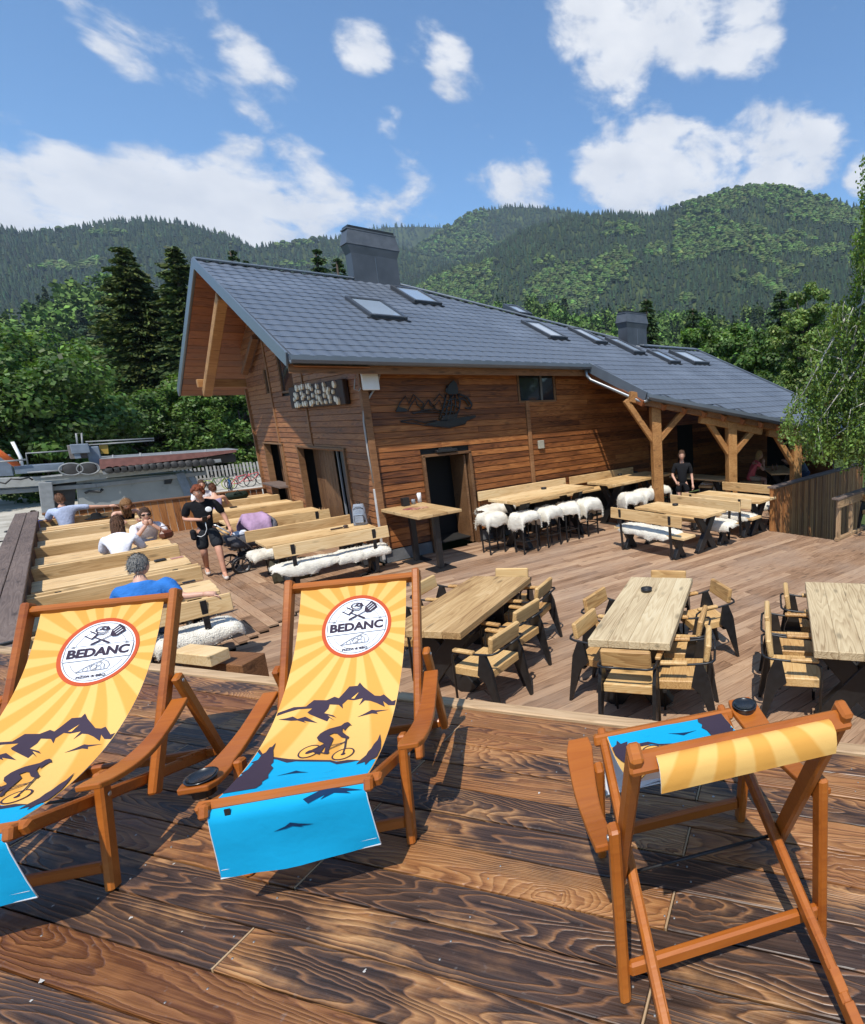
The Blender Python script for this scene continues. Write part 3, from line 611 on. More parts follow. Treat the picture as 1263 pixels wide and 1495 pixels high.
fw = MB(); fw.box(((XW + .04 + 5.0) / 2, YW + .045, 2.1), (5.0 - XW - .04, .03, 3.75)); fw.box(((6.08 + 11.8) / 2, YW + .045, 2.1), (11.8 - 6.08, .03, 3.75)); fw.box((5.54, YW + .045, 3.02), (1.08, .03, 1.9)); front = fw.build('front_wall', M['dark'], house, HI)
RH = .128
z = .26; k = 0
while z + RH < zr(YW) - .15:
    zc = z + RH / 2; holes = [(7.645, 7.755)]
    if z < 2.06: holes.append((5.0, 6.08))
    if 3.02 < zc < 3.83: holes.append((7.47, 8.60))
    for s0, s1 in cut(XW + .1, 11.9, holes):
        j = s0 + (s1 - s0) * random.uniform(.25, .75); parts_ = [(s0, j), (j, s1)] if s1 - s0 > 2.4 and k % 2 else [(s0, s1)]
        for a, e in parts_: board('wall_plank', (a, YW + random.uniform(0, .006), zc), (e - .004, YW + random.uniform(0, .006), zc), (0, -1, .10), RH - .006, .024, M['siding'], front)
    z += RH; k += 1
b = MB()
b.box((7.70, YW - .016, 1.66), (.10, .05, 2.85), None, .006); b.build('wall_trim', M['trim'], house, HI); b = MB(); b.box((XW + .02, YW - .01, 2.08), (.13, .13, 3.70), None, .008)
trim = b.build('corner_trim', M['trim'], house, HI)
gw = MB(); gp[0] = (YW + .06, 2.27); gp[4] = (19.5, 2.27)
gw.add([(XW + .045, y, zz) for y, zz in gp] + [(XW + .075, y, zz) for y, zz in gp], [(0, 1, 2, 3, 4), (9, 8, 7, 6, 5)] + [(i, (i + 1) % 5, 5 + (i + 1) % 5, 5 + i) for i in range(5)])
for y0, y1 in ((YW + .06, 12.3), (15.5, 16.85), (18.62, 19.5)): gw.box((XW + .06, (y0 + y1) / 2, 1.22), (.03, y1 - y0, 2.0))
gable = gw.build('gable_wall', M['dark'], house, HI)
z = .26
OG = [(12.30, 15.50, 0, 2.24), (16.85, 18.62, .2, 2.26), (15.02, 16.12, 3.52, 4.52), (16.98, 17.52, 3.55, 4.25), (13.3, 13.75, 4.05, 4.32)]
while z < ZR - .25:
    zc = z + RH / 2; y1 = max(YW + .08, (z + RH - E0.z) / TS + E0.y + .12); y2 = min(19.5, 2 * YR - ((z + RH - E0.z) / TS + E0.y + .12))
    holes = [(h[0], h[1]) for h in OG if h[2] < zc < h[3]] + [(14.27, 14.35), (17.0 - .18 * 0, 17.08)]
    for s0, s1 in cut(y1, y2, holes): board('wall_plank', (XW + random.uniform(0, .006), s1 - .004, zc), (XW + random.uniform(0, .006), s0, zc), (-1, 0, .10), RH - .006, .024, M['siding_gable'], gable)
    z += RH
b = MB()
for yy, z1 in ((14.31, 2.3), (17.04, .3)):
    zt = min(zr(yy), 2 * ZR - zr(yy)) - .15
    b = MB(); b.box((XW - .014, yy, (z1 + zt) / 2), (.05, .075, zt - z1), None, .006); b.build('gable_trim', M['trim'], house, HI)
b = MB(); b.box((XW - .01, 19.53, 2.0), (.12, .08, 3.6), None, .006)
b.build('gable_trim', M['trim'], house, HI)
b = MB(); b.box((XW + .50, 19.46, 2.0), (.85, .06, 3.6)); b.build('side_wall', M['dark'], house, HI)
for yy in (18.9, 16.6, 15.75, 12.05): b = MB(); b.box((XW + .50, yy, 1.2), (.9, .05, 2.2)); b.build('partition_wall', M['dark'], house, HI)
# ---- openings
M['doorwood'] = wood('door_wood', [(.07, .03, .014), (.16, .08, .035), (.26, .14, .065)], rough=.6, pvar=.3)
M['bluedoor'] = plain('blue_grey_door', (.02, .028, .045), rough=.4, var=.2)
b = MB()   # side door
for x0, x1 in ((5.0, 5.05), (6.03, 6.09)): b.box(((x0 + x1) / 2, YW + .02, 1.02), (x1 - x0, .22, 2.04), None, .005)
b.box((5.545, YW + .02, 2.035), (1.10, .22, .05), None, .005)
sd = b.build('side_door', M['doorwood'], house, HI)
b = MB(); b.box((5.97, YW + .32, 1.0), (.05, .62, 1.96), None, .01); b.build('door_leaf', M['doorwood'], sd, inv(sd))
b = MB(); b.box((5.53, YW - .06, 2.11), (.46, .12, .06), None, .01); b.box((5.53, YW - .03, 2.15), (.3, .05, .04), None, .008); b.build('door_lamp', M['black'], sd, inv(sd))
b = MB()   # wide recessed gable entrance
for y0, y1 in ((12.27, 12.33), (15.47, 15.53)): b.box((XW + .02, (y0 + y1) / 2, 1.1), (.14, y1 - y0, 2.2), None, .005)
b.box((XW + .02, 13.9, 2.235), (.16, 3.34, .05), None, .005)
gd = b.build('gable_entrance', M['doorwood'], house, HI)
for i in range(8): board('reveal_plank', (XW + .30, 15.40 - i * .19, .1), (XW + .30, 15.40 - i * .19, 2.18), (-1, 0, 0), .18, .02, M['doorwood'], gd)
b = MB(); b.box((XW + .34, 13.0, 1.12), (.05, 1.25, 2.1), None, .01); dl = b.build('blue_door', M['bluedoor'], gd, inv(gd))
b = MB()
for yy in (13.75, 13.0, 12.4): b.box((XW + .30, yy, 1.12), (.04, .05, 2.12), None, .006)
b.build('door_rail', plain('grey_rail', (.20, .21, .22), rough=.4), gd, inv(gd))
b = MB()   # open serving hatch with shelf
for y0, y1 in ((16.83, 16.88), (18.6, 18.65)): b.box((XW + .03, (y0 + y1) / 2, 1.25), (.16, y1 - y0, 2.0), None, .005)
b.box((XW + .03, 17.74, 2.265), (.18, 1.86, .045), None, .005)
hw = b.build('serving_hatch', M['doorwood'], house, HI)
b = MB(); b.box((XW - .04, 17.74, 1.12), (.42, 1.8, .05), None, .006); b.build('hatch_shelf', M['greywood'], hw, inv(hw))
for i in range(9): board('reveal_plank', (XW + .28, 18.5 - i * .19, .3), (XW + .28, 18.5 - i * .19, 2.2), (-1, 0, 0), .18, .02, M['doorwood'], hw)
def window(name, c, sx, sy, sz, ax):
    b = MB(); fr = .05
    def bx(cc, s): b.box(cc, s, None, .005)
    h = sz / 2; a = (sx if ax == 'x' else sy) / 2
    for sg in (-1, 1):
        if ax == 'x': bx((c[0] + sg * (a - fr / 2), c[1], c[2]), (fr, .08, sz)); bx((c[0], c[1], c[2] + sg * (h - fr / 2)), (2 * a - 2 * fr, .08, fr))
        else: bx((c[0], c[1] + sg * (a - fr / 2), c[2]), (.08, fr, sz)); bx((c[0], c[1], c[2] + sg * (h - fr / 2)), (.08, 2 * a - 2 * fr, fr))
    o = b.build(name, M['doorwood'], house, HI)
    b = MB(); b.box(c, (2 * a - 2 * fr, .01, sz - 2 * fr) if ax == 'x' else (.01, 2 * a - 2 * fr, sz - 2 * fr)); b.build('pane', M['glass'], o, inv(o)); return o
wd_ = window('window', (8.035, YW + .03, 3.43), 1.10, .1, .78, 'x')
b = MB(); b.box((8.15, YW - .002, 3.43), (.05, .04, .68), None, .004); b.build('mullion', plain('grey_frame', (.12, .12, .11)), wd_, inv(wd_))
window('window', (XW + .04, 15.57, 4.02), .1, 1.10, .98, 'y'); window('window', (XW + .04, 17.25, 3.90), .1, .54, .70, 'y')
# ---- roof: sheet, courses of pressed tiles, edges
poly = [rA, rI, rH, rG, rF_, rE, rD, rC, rB]
TH = .13
b = MB(); n = len(poly); low = [p - RN * TH for p in poly]
b.add(poly + low, [tuple(range(n)), tuple(reversed(range(n, 2 * n)))] + [(i, n + i, n + (i + 1) % n, (i + 1) % n) for i in range(n)])
YB = 2 * YR - rA.y; zB = rA.z    # rear slope
bk = [rB, rC, Vector((8.2, YB, zB)), Vector((rB.x, YB, zB))]
for q in (bk, [rC, rD, Vector((13.5, 17.0, 2.9)), Vector((8.2, YB, zB))], [rD, rE, rF_, Vector((rF_.x, 15.5, 2.9)), Vector((13.5, 17.0, 2.9))]):
    m = len(q); b.add(q + [p - Vector((0, 0, TH)) for p in q], [tuple(reversed(range(m))), tuple(range(m, 2 * m))] + [(i, (i + 1) % m, m + (i + 1) % m, m + i) for i in range(m)])
roof = b.build('roof', M['roof'], house, HI)
def inside(x, y, P):
    c = False; j = len(P) - 1
    for i in range(len(P)):
        if (P[i].y > y) != (P[j].y > y) and x < (P[j].x - P[i].x) * (y - P[i].y) / (P[j].y - P[i].y) + P[i].x: c = not c
        j = i
    return c
TW, TR = .245, .335
def tile_geo():
    """one pressed tile: rolled profile, stepped wavy nose; local x across, y up the slope"""
    V = []; NXt = 8
    def prof(t): return .013 * math.sin(2 * math.pi * t)
    def nose(t): return -.030 * (1 + math.cos(2 * math.pi * (t - .25)))
    for j, (yy, zz) in enumerate(((0, .006), (0, .024), (.17, .020), (TR + .03, .010))):
        for i in range(NXt + 1):
            t = i / NXt; V.append(((t - .5) * TW, yy + (nose(t) if j < 2 else (nose(t) * .5 if j == 2 else 0)), zz + prof(t) * (1 if j else .2)))
    F = [(j * (NXt + 1) + i, j * (NXt + 1) + i + 1, (j + 1) * (NXt + 1) + i + 1, (j + 1) * (NXt + 1) + i) for j in range(3) for i in range(NXt)]
    return V, F
TV, TF = tile_geo(); tb = MB(); tb.add(TV, TF, 0, False); tile_me = tb.mesh('roof_tile', M['roof'])
cells = []
sl_max = (Vector((0, YR, ZR)) - Vector((0, rG.y, zr(rG.y)))).length
s0 = (E0.y - rG.y) / math.cos(math.atan(TS))
row = -int(s0 / TR) - 1
ex, ey = Vector((1, 0, 0)), RU
while True:
    s = row * TR + .02; Yc = E0.y + (s + TR / 2) * math.cos(math.atan(TS))
    if Yc > YR - .12: break
    x = rB.x + .02 + TW / 2
    while x < rF_.x:
        ok = all(inside(x + dx, Yc + dy, poly) for dx in (-TW * .5, TW * .5) for dy in (-.05, .12))
        if ok: cells.append((x, s))
        x += TW
    row += 1
org = Vector((0, E0.y, E0.z))
def cell_o(c): return org + Vector((c[0], 0, 0)) + RU * c[1]
cells.sort(key=lambda c: (cell_o(c) - CAM).length)
for c in cells[:300]: link('roof_tile', tile_me, roof, inv(roof) @ frame_mw(cell_o(c), ex, RU, RN))
ar = np.array(TV); V = []; base = np.array([[ex.x, RU.x, RN.x], [ex.y, RU.y, RN.y], [ex.z, RU.z, RN.z]])
o_ = np.array([tuple(cell_o(c)) for c in cells[300:]]); P = (ar @ base.T)[None] + o_[:, None, :]
Fq = (np.array(TF)[None] + (np.arange(len(o_)) * len(ar))[:, None, None]).reshape(-1, 4)
tag(link('roof_tiles', big_mesh('roof_tiles', P.reshape(-1, 3), Fq, [M['roof']]), roof, inv(roof)), kind='stuff')
# ridge capping, black blocks below for its scalloped shadow gap, verges, fascia, gutters
b = MB()
def ridge(p, q, w_=.15):
    d = (q - p).normalized(); nn = int((q - p).length / .24)
    b.bar(p + Vector((0, 0, .05)), q + Vector((0, 0, .05)), .26, .05, (0, -.25, 1), .015)
    for i in range(nn):
        c = p + d * (i + .5) * (q - p).length / nn; b.box(c + Vector((0, -.135, -.022)), (.13, .03, .035), None, .008, 1)
ridge(rB, rC); ridge(rC, rD); ridge(rE + Vector((-.5, .35, .22)) * 0, rF_)
b.bar(rD, rE, .2, .04, RN, .01)
b.build('ridge_cap', [M['gutter'], M['black']], house, HI)
def verge(p, q): b = MB(); b.bar(p + RN * .025 - RN * .08, q + RN * .025 - RN * .08, .035, .24, RN, .006); b.build('verge_flashing', M['gutter'], house, HI)
verge(rA - Vector((.02, 0, 0)), rB - Vector((.02, 0, 0))); verge(rI + Vector((-.02, 0, 0)), rH + Vector((-.02, 0, 0))); verge(rG, rF_)
b = MB(); b.bar(Vector((rB.x - .02, YR, ZR - .06)), Vector((rB.x - .02, YB, zB - .06)), .035, .24, (0, TS, 1), .006)
b.build('verge_flashing', M['gutter'], house, HI)
b = MB()
def gutter(p, q):
    d = (q - p).normalized(); out = Vector((d.y, -d.x, 0)).normalized()
    if out.y > 0: out = -out
    pts = [(-.01, .035), (-.01, -.07), (.03, -.11), (.09, -.11), (.125, -.06), (.125, .012), (.112, .012), (.112, -.05), (.08, -.095), (.035, -.095), (.004, -.06), (.004, .035)]
    b.prism(pts, 0, (q - p).length, (p, out, Vector((0, 0, 1)), d))
gutter(rA, rI); gutter(rH, rG); b.build('gutter', M['gutter'], house, HI)
b = MB(); b.bar(rA + Vector((.0, .12, -.16)), rI + Vector((0, .12, -.16)), .03, .20, (0, 0, 1)); b.bar(rH + Vector((0, .12, -.16)), rG + Vector((0, .12, -.16)), .03, .16, (0, 0, 1)); b.build('fascia', M['trim'], house, HI)
b = MB(); pA = rI + Vector((-.12, .0, -.10)); b.tube([pA, pA + Vector((0, -.02, -.16)), pA + Vector((.06, -.1, -.27)), rH + Vector((-.05, .1, -.17)), rH + Vector((.1, 0, -.12))], .04, 8); b.build('downpipe', plain('zinc', (.24, .25, .26), rough=.35, metal=.6), house, HI)
# soffit boards under the gable overhang and the eave
sf = MB(); sf.box((rB.x + .05, YR, ZR - .2), (.05, .2, .1)); soffit = sf.build('soffit', M['soffit'], house, HI)
nb = 17
for i in range(nb):
    for side in (0, 1):
        y = rA.y + (YR - rA.y) * (i + .5) / nb; zz = zr(y) - TH / math.cos(math.atan(TS)) - .014
        if side: y = 2 * YR - y
        nrm = (0, TS, -1) if not side else (0, -TS, -1)
        board('soffit_board', (rB.x + .03, y, zz), (XW if not side or y < 19.3 else 7.5, y, zz), nrm, (YR - rA.y) / nb / math.cos(math.atan(TS)) - .012, .02, M['soffit'], soffit)
for i in range(9):
    x = XW + .5 + i * .56
    b = MB(); b.bar((x, rA.y + .15, zr(rA.y + .15) - .22), (x, YW + .05, zr(YW + .05) - .22), .11, .14, RN, .01); b.build('rafter_tail', M['timber'], house, HI)
# timber bracket under the far end of the gable
xo = rB.x + .22; yp = 19.75; zp = 3.98
b = MB(); b.bar((xo - .1, yp, zp), (XW + .1, yp, zp), .2, .22, (0, 0, 1), .012); brk = b.build('purlin', M['timber'], house, HI)
pt_ = onx(318, 432, xo)
b = MB(); b.bar((xo + .08, yp + .0, zp - .28), (xo + .08, pt_.y, pt_.z), .2, .2, (1, 0, 0), .012); b.build('gable_post', M['timber'], house, HI)
b = MB(); q0, q1 = onx(357, 545, XW - .14), onx(372, 492, XW - .14); b.bar(q0, q1, .12, .14, (1, 0, 0), .01); b.build('gable_brace', M['trim'], house, HI)
b = MB(); b.box((XW - .1, 13.55, 4.18), (.5, .24, .24), None, .01); b.build('beam_end', M['doorwood'], house, HI)
# ---- chimneys
def chimney(px0, px1, py, tpx, wy, name, lab):
    p0, p1 = onroof(px0, py), onroof(px1, py); c = (p0 + p1) / 2; wx = (p1.x - p0.x)
    top = onplane(tpx[0], tpx[1], c, Vector((0, -1, 0))); h = top.z - c.z
    b = MB(); lo = c.z - .5
    def ring(z0, z1, a0, a1, bx=1.0):
        vs = []
        for (zz, a) in ((z0, a0), (z1, a1)):
            for sx, sy in ((-1, -1), (1, -1), (1, 1), (-1, 1)): vs.append((c.x + sx * wx / 2 * a, c.y + sy * wy / 2 * a, zz))
        b.add(vs, [(0, 1, 5, 4), (1, 2, 6, 5), (2, 3, 7, 6), (3, 0, 4, 7), (4, 5, 6, 7), (3, 2, 1, 0)])
    ring(lo, c.z + h * .48, 1.0, 1.0); ring(c.z + h * .48, c.z + h * .64, 1.0, 1.12)
    o = b.build(name, M['chim'], house, HI)
    b2 = MB(); b = b2; ring(c.z + h * .645, c.z + h * .92, 1.16, 1.02); ring(c.z + h * .925, c.z + h * .95, 1.06, 1.06); b2.build('chimney_cap', M['chim2'], o, inv(o))
    b = MB(); ring(c.z + h * .955, c.z + h * 1.0, .98, .98); b.build('chimney_lid', M['black'], o, inv(o))
    b = MB(); b.box((c.x, c.y - wy / 2 - .006, c.z + h * .2), (.012, .014, h * .5)); b.build('sheet_seam', M['gutter'], o, inv(o))
M['chim'] = plain('chimney_sheet', (.055, .06, .07), rough=.45, var=.2, scale=3); M['chim2'] = plain('chimney_cap_sheet', (.085, .09, .10), rough=.4, var=.2)
chimney(520, 573, 412, (538, 337), .42, 'chimney', ''); chimney(912, 936, 502, (920, 456), .4, 'chimney', '')
# ---- skylights
def skylight(tl, bl, br, openlid=True):
    a, c, d = onroof(*tl), onroof(*bl), onroof(*br); wv = Vector((d.x - c.x, 0, 0)); wx = max(.5, min(.85, abs(wv.x))); ln = max(.9, min(1.45, (a - c).length))
    o = c + RN * .05; b = MB(); f = .075
    for (u0, u1, v0, v1) in ((0, f, 0, ln), (wx - f, wx, 0, ln), (f, wx - f, 0, f), (f, wx - f, ln - f * 1.5, ln)):
        b.box(o + ex * ((u0 + u1) / 2) + RU * ((v0 + v1) / 2), (u1 - u0, v1 - v0, .13), Matrix((ex, RU, RN)).transposed(), .012)
    s = b.build('skylight', M['skyframe'], house, HI)
    b = MB(); b.box(o + ex * wx / 2 + RU * ln / 2 + RN * .03, (wx - 2 * f, ln - 2.4 * f, .012), Matrix((ex, RU, RN)).transposed()); b.build('pane', M['skylight'], s, inv(s))
    b = MB(); b.bar(o + RN * -.02 + ex * (-.06), o + RN * -.02 + ex * (wx + .06), .10, .02, RN, .004); b.build('sill_flashing', M['black'], s, inv(s))
M['skyframe'] = plain('skylight_frame', (.045, .05, .058), rough=.35, var=.15)
for q in (((508, 438), (541, 466), (586, 464)), ((573, 422), (605, 444), (642, 446)), ((730, 449), (757, 461), (782, 467)), ((766, 473), (803, 496), (835, 501)), ((837, 483), (869, 503), (892, 507)), ((895, 498), (925, 518), (947, 522)), ((946, 515), (978, 532), (1000, 538)), ((990, 517), (1013, 533), (1038, 535))): skylight(*q)
# ---- porch posts, beam, back wall
def post(px, pyt, pyb, Y, nm='porch_post'):
    t, bt = ony(px, pyt, Y), ony(px, pyb, Y); return Vector((t.x, Y, 0)), t.z
P1, z1 = post(956, 594, 740, 8.77); P2, z2 = post(1067, 616, 700, 7.8)
dB = (P2 - P1).normalized()
def zbm(p): return z1 + (z2 - z1) * ((p - P1).dot(dB) / (P2 - P1).length)
Ps = [P1, P2, P1 + (P2 - P1) * 1.95]
for i, p in enumerate(Ps):
    zt = zbm(p); b = MB(); b.box((p.x, p.y, zt / 2), (.235, .235, zt), rotz(math.atan2(dB.y, dB.x)).to_3x3(), .015); po = b.build('porch_post', M['timberz'] if 'timberz' in M else M['timber'], house, HI)
    for sg in (-1, 1):
        b = MB(); b.bar(p + Vector((0, 0, zt - .78)) + dB * sg * .08, p + dB * sg * .72 + Vector((0, 0, zbm(p + dB * sg * .72) + .02)), .13, .15, dB.cross(Vector((0, 0, 1))), .01); b.build('post_brace', M['timber'], po, inv(po))
b = MB(); q0 = P1 - dB * .62; q1 = P1 + (P2 - P1) * 2.4; b.bar(q0 + Vector((0, 0, zbm(q0) + .12)), q1 + Vector((0, 0, zbm(q1) + .12)), .22, .25, (0, 0, 1), .012); b.build('porch_beam', M['timber'], house, HI)
for p in Ps[1:]: b = MB(); b.bar(p - dB * .85 + Vector((0, 0, zbm(p - dB * .85) - .09)), p + dB * .85 + Vector((0, 0, zbm(p + dB * .85) - .09)), .2, .17, (0, 0, 1), .012); b.build('bolster', M['timber'], house, HI)
for i in range(12):
    b = MB(); p = P1 - dB * .5 + dB * (i * .52); top = zr(p.y - .25) - .22
    b.bar((p.x, p.y - .3, zr(p.y - .3) - .24), (p.x, YW - .05, zr(YW - .05) - .24), .10, .14, RN, .008); b.build('porch_rafter', M['soffit'], house, HI)
b = MB(); b.box((14.05, YW + .1, 1.75), (4.3, .08, 3.5)); pw = b.build('porch_back_wall', M['dark'], house, HI)
z = .26
while z < 3.3:
    for s0, s1 in cut(11.95, 16.05, [(13.3, 14.1)] if z < 2.1 else []): board('wall_plank', (s0, YW + .05, z + RH / 2), (s1, YW + .05, z + RH / 2), (0, -1, .1), RH - .006, .02, M['siding'], pw)
    z += RH
b = MB(); b.box((16.1, 9.1, 1.45), (.08, 4.0, 2.9)); ew = b.build('porch_end_wall', M['dark'], house, HI)
z = .1
while z < 2.75:
    for s0, s1 in cut(7.1, 11.0, [(8.5, 9.4)] if z < 2.1 else []): board('wall_plank', (16.05, s1, z + RH / 2), (16.05, s0, z + RH / 2), (-1, 0, .1), RH - .006, .02, M['siding_gable'], ew)
    z += RH
# ---- things fixed on the walls
b = MB(); c = ony(523, 551, YW - .12); b.box((XW + .12, YW - .14, c.z - .02), (.30, .06, .42), None, .012); b.build('white_box', M['white'], house, HI)
b = MB(); pts = [ony(x, y, YW - .035) for x, y in ((555, 524), (556, 540), (550, 563), (536, 585), (531, 600), (531, 616), (538, 665), (546, 705))]; b.tube(pts, .017, 6); b.tube([ony(519, 548, YW - .1), ony(517, 568, YW - .06), ony(524, 571, YW - .06), ony(527, 566, YW - .08)], .010, 6); b.build('cable', plain('cable_grey', (.35, .33, .31)), house, HI)
b = MB(); b.bar(ony(547, 714, YW - .04), ony(561, 818, YW - .04), .05, .05, (0, -1, 0), .006); b.build('conduit', plain('conduit_grey', (.50, .48, .46), rough=.5), house, HI)
b = MB(); b.box(ony(790, 649, YW - .04), (.17, .06, .20), None, .012); b.build('junction_box', plain('box_beige', (.34, .32, .25)), house, HI)
# skier cut from black steel over a range of peaks, on the front wall
art = empty('wall_ornament', tuple(ony(638, 592, YW - .05)), 0, 'black cut-steel ornament of a skier and mountain outlines on the chalet wall', 'wall art'); AI = inv(art)
def wallpts(P): return [ony(520 + x / 5.2625, 500 + y / 5.2625, YW - .045) for x, y in P]
def flat(P, mb, th=.012):
    P = wallpts(P); n = len(P); mb.add(P + [p + Vector((0, -th, 0)) for p in P], [tuple(range(n)), tuple(reversed(range(n, 2 * n)))] + [(i, n + i, n + (i + 1) % n, (i + 1) % n) for i in range(n)])
def strokes(P, mb, r=.013): mb.tube(wallpts(P), r, 5)
b = MB()
for P in ([(305, 530), (340, 460), (380, 410), (405, 470), (440, 400), (520, 470), (500, 520)], [(400, 525), (420, 480), (455, 430), (470, 480), (520, 515)], [(440, 548), (520, 520), (600, 510), (660, 530)], [(510, 510), (555, 440), (600, 490)], [(560, 440), (570, 480), (610, 505)], [(595, 450), (640, 395), (680, 430), (690, 480)], [(600, 490), (640, 440), (665, 510)], [(430, 545), (520, 535), (660, 540)], [(790, 400), (860, 420), (890, 470), (880, 500), (840, 505)], [(780, 440), (830, 420), (870, 480)]): b = MB(); strokes(P, b); b.build('peak_outline', M['black'], art, AI)
b = MB(); flat([(302, 535), (320, 490), (345, 500), (375, 505), (400, 520), (385, 530)], b); b.build('peak_shade', M['black'], art, AI)
def strokes_part(nm, PS, r=.013):
    b = MB()
    for P in PS: b.tube(wallpts(P), r, 5)
    tag(b.build(nm, M['black'], art, AI), kind='stuff')
strokes_part('skier_lines', ([(745, 400), (720, 440), (700, 500), (690, 560), (650, 595)], [(780, 395), (800, 450), (790, 520), (760, 570), (720, 600)], [(690, 400), (680, 460), (665, 520), (640, 590)], [(700, 450), (760, 430), (790, 460)], [(680, 500), (740, 480), (795, 510)], [(670, 540), (730, 530), (780, 550)], [(660, 570), (720, 560), (760, 580)], [(720, 400), (735, 470), (725, 540), (700, 590)], [(760, 400), (765, 480), (745, 560)], [(790, 395), (850, 420), (890, 480), (875, 512), (838, 503)], [(795, 430), (840, 445), (865, 485)], [(700, 330), (690, 380), (715, 400)]), .017)
b = MB(); flat([(745, 290), (768, 310), (782, 350), (780, 392), (745, 400), (705, 395), (695, 365), (715, 320)], b); b.build('skier_head', M['black'], art, AI)
b = MB(); flat([(690, 560), (780, 545), (770, 590), (700, 600), (640, 605)], b); b.build('skier_legs', M['black'], art, AI)
b = MB(); flat([(520, 628), (620, 605), (700, 592), (850, 570), (915, 558), (920, 575), (850, 603), (840, 622), (720, 650), (600, 640)], b); b.build('ski', M['black'], art, AI)
strokes_part('snow_lines', ([(340, 605), (430, 592), (520, 615), (620, 600)], [(345, 610), (480, 630), (600, 645), (720, 655), (840, 625)]), .012)
# sign of log ends on the gable
sgn = empty('log_sign', tuple(onx(468, 575, XW - .1)), 0, 'dark sign with pale sawn log slices on the chalet gable', 'sign'); SI = inv(sgn)
M['signbrown'] = plain('sign_dark_wood', (.035, .015, .009), rough=.7, var=.4, scale=8); M['logend'] = wood('log_end', [(.62, .48, .32), (.82, .72, .55), (.88, .82, .70)], pvar=.2, knots=False, bump=.2)
cor = [onx(x, y, XW - .06) for x, y in ((430, 596), (509, 588), (507, 553), (427, 568))]
ys0, ys1 = cor[0].y, cor[1].y; zb0 = (cor[0].z + cor[1].z) / 2; zt0 = (cor[2].z + cor[3].z) / 2
b = MB(); b.box((XW - .07, (ys0 + ys1) / 2, (zb0 + zt0) / 2), (.10, abs(ys0 - ys1), zt0 - zb0 + .04), None, .015); b.build('sign_board', M['signbrown'], sgn, SI)
def s5(x, y): return onx(430 + x / 10.525, 560 + y / 10.525, XW - .13)
for (x, y, r) in ((40, 75, 26), (95, 65, 20), (130, 50, 20), (200, 45, 20), (235, 40, 22), (265, 80, 15), (350, 42, 19), (455, 15, 16), (470, 90, 20), (530, 80, 13), (210, 130, 13), (115, 150, 15), (150, 185, 17), (130, 225, 15), (40, 195, 26), (10, 245, 15), (15, 170, 16), (345, 125, 16), (385, 125, 13), (290, 180, 15), (225, 220, 13), (360, 205, 18), (400, 235, 22), (470, 185, 15), (520, 135, 18), (545, 205, 18), (600, 125, 14), (60, 325, 25), (35, 335, 20), (150, 315, 20), (185, 310, 20), (265, 305, 22), (295, 280, 16), (360, 295, 14), (430, 290, 12), (490, 280, 14), (560, 272, 12), (640, 235, 20), (675, 265, 26), (615, 12, 24), (95, 330, 12)):
    p = s5(x, y); bb = MB(); bb.lathe([(0.0001, .03), (r * .0026 + .006, .03), (r * .0026 + .008, .02), (r * .0026 + .008, -.02)], (0, 0, 0), 10, 0, Matrix.Rotation(-math.pi / 2, 3, 'Y'), False)
    bb.build('log_slice', M['logend'], sgn, SI @ Matrix.Translation(p))
# ================================================================ decks
# lower terrace: boards on a bearer slab, mitred where the two directions meet
def clip_board(p, d, poly):
    """interval of the line p+t*d inside a convex polygon"""
    t0, t1 = -1e9, 1e9; n = len(poly)
    for i in range(n):
        a = Vector(poly[i]); e = Vector(poly[(i + 1) % n]) - a; nr = Vector((-e.y, e.x)); k = d.dot(nr); c = (p - a).dot(nr)
        if abs(k) < 1e-9:
            if c < 0: return None
        elif k > 0: t0 = max(t0, -c / k)
        else: t1 = min(t1, -c / k)
    return (t0, t1) if t1 - t0 > .12 else None
b = MB(); b.add([(-.95, 4.5, -.06), (2.5, .4, -.06), (3.2, -1.2, -.06), (13, -1.2, -.06), (13, 4.55, -.06), (10.46, 4.58, -.06), (10.46, 6.03, -.06), (16, 6.1, -.06), (16, 10.9, -.06), (4.0, 10.9, -.06), (4.0, 19.5, -.06), (-.95, 19.5, -.06)], [tuple(range(12))])
b.add([(-.95, 4.5, -1.1), (-.95, 19.5, -1.1), (-.95, 19.5, -.07), (-.95, 4.5, -.07)], [(0, 1, 2, 3)]); b.add([(10.46, 4.58, -1.1), (10.46, 6.03, -1.1), (10.46, 6.03, -.07), (10.46, 4.58, -.07)], [(0, 1, 2, 3)])
deck = tag(b.build('terrace', M['dark']), kind='structure')
pieces = []
def lay(poly, ang, pitch, jl, stagger):
    d = Vector((math.cos(ang), math.sin(ang))); nr = Vector((-d.y, d.x)); ks = [Vector(p).dot(nr) for p in poly]; k = min(ks) + pitch / 2; i = 0
    while k < max(ks):
        iv = clip_board(nr * k, d, poly)
        if iv:
            off = stagger[i % len(stagger)]; cuts = [iv[0]] + [t for t in (off + jl * q for q in range(-8, 9)) if iv[0] + .25 < t < iv[1] - .25] + [iv[1]]
            for a, e in zip(cuts, cuts[1:]): pieces.append((nr * k + d * (a + .003), nr * k + d * (e - .003), pitch))
        k += pitch; i += 1
mit0, mit1 = Vector((-.95, 6.75)), Vector((4.02, 11.02))
A8 = R_(-8)
right = [(-.95, 6.75), (-.9, 4.4), (2.2, -1.2), (10.46, -1.2), (10.46, 6.4), (10.46, 10.9), (4.02, 10.9)]
lay(right, A8, .146, 4.2, (0.0, 1.9, 3.1, 0.9)); lay([(10.46, 6.08), (15.5, 6.12), (15.5, 10.9), (10.46, 10.9)], A8, .146, 4.2, (0.0, 1.9, 3.1, 0.9)); lay([(10.46, -1.2), (13, -1.2), (13, 4.5), (10.46, 4.58)], A8, .146, 4.2, (.5, 2.1))
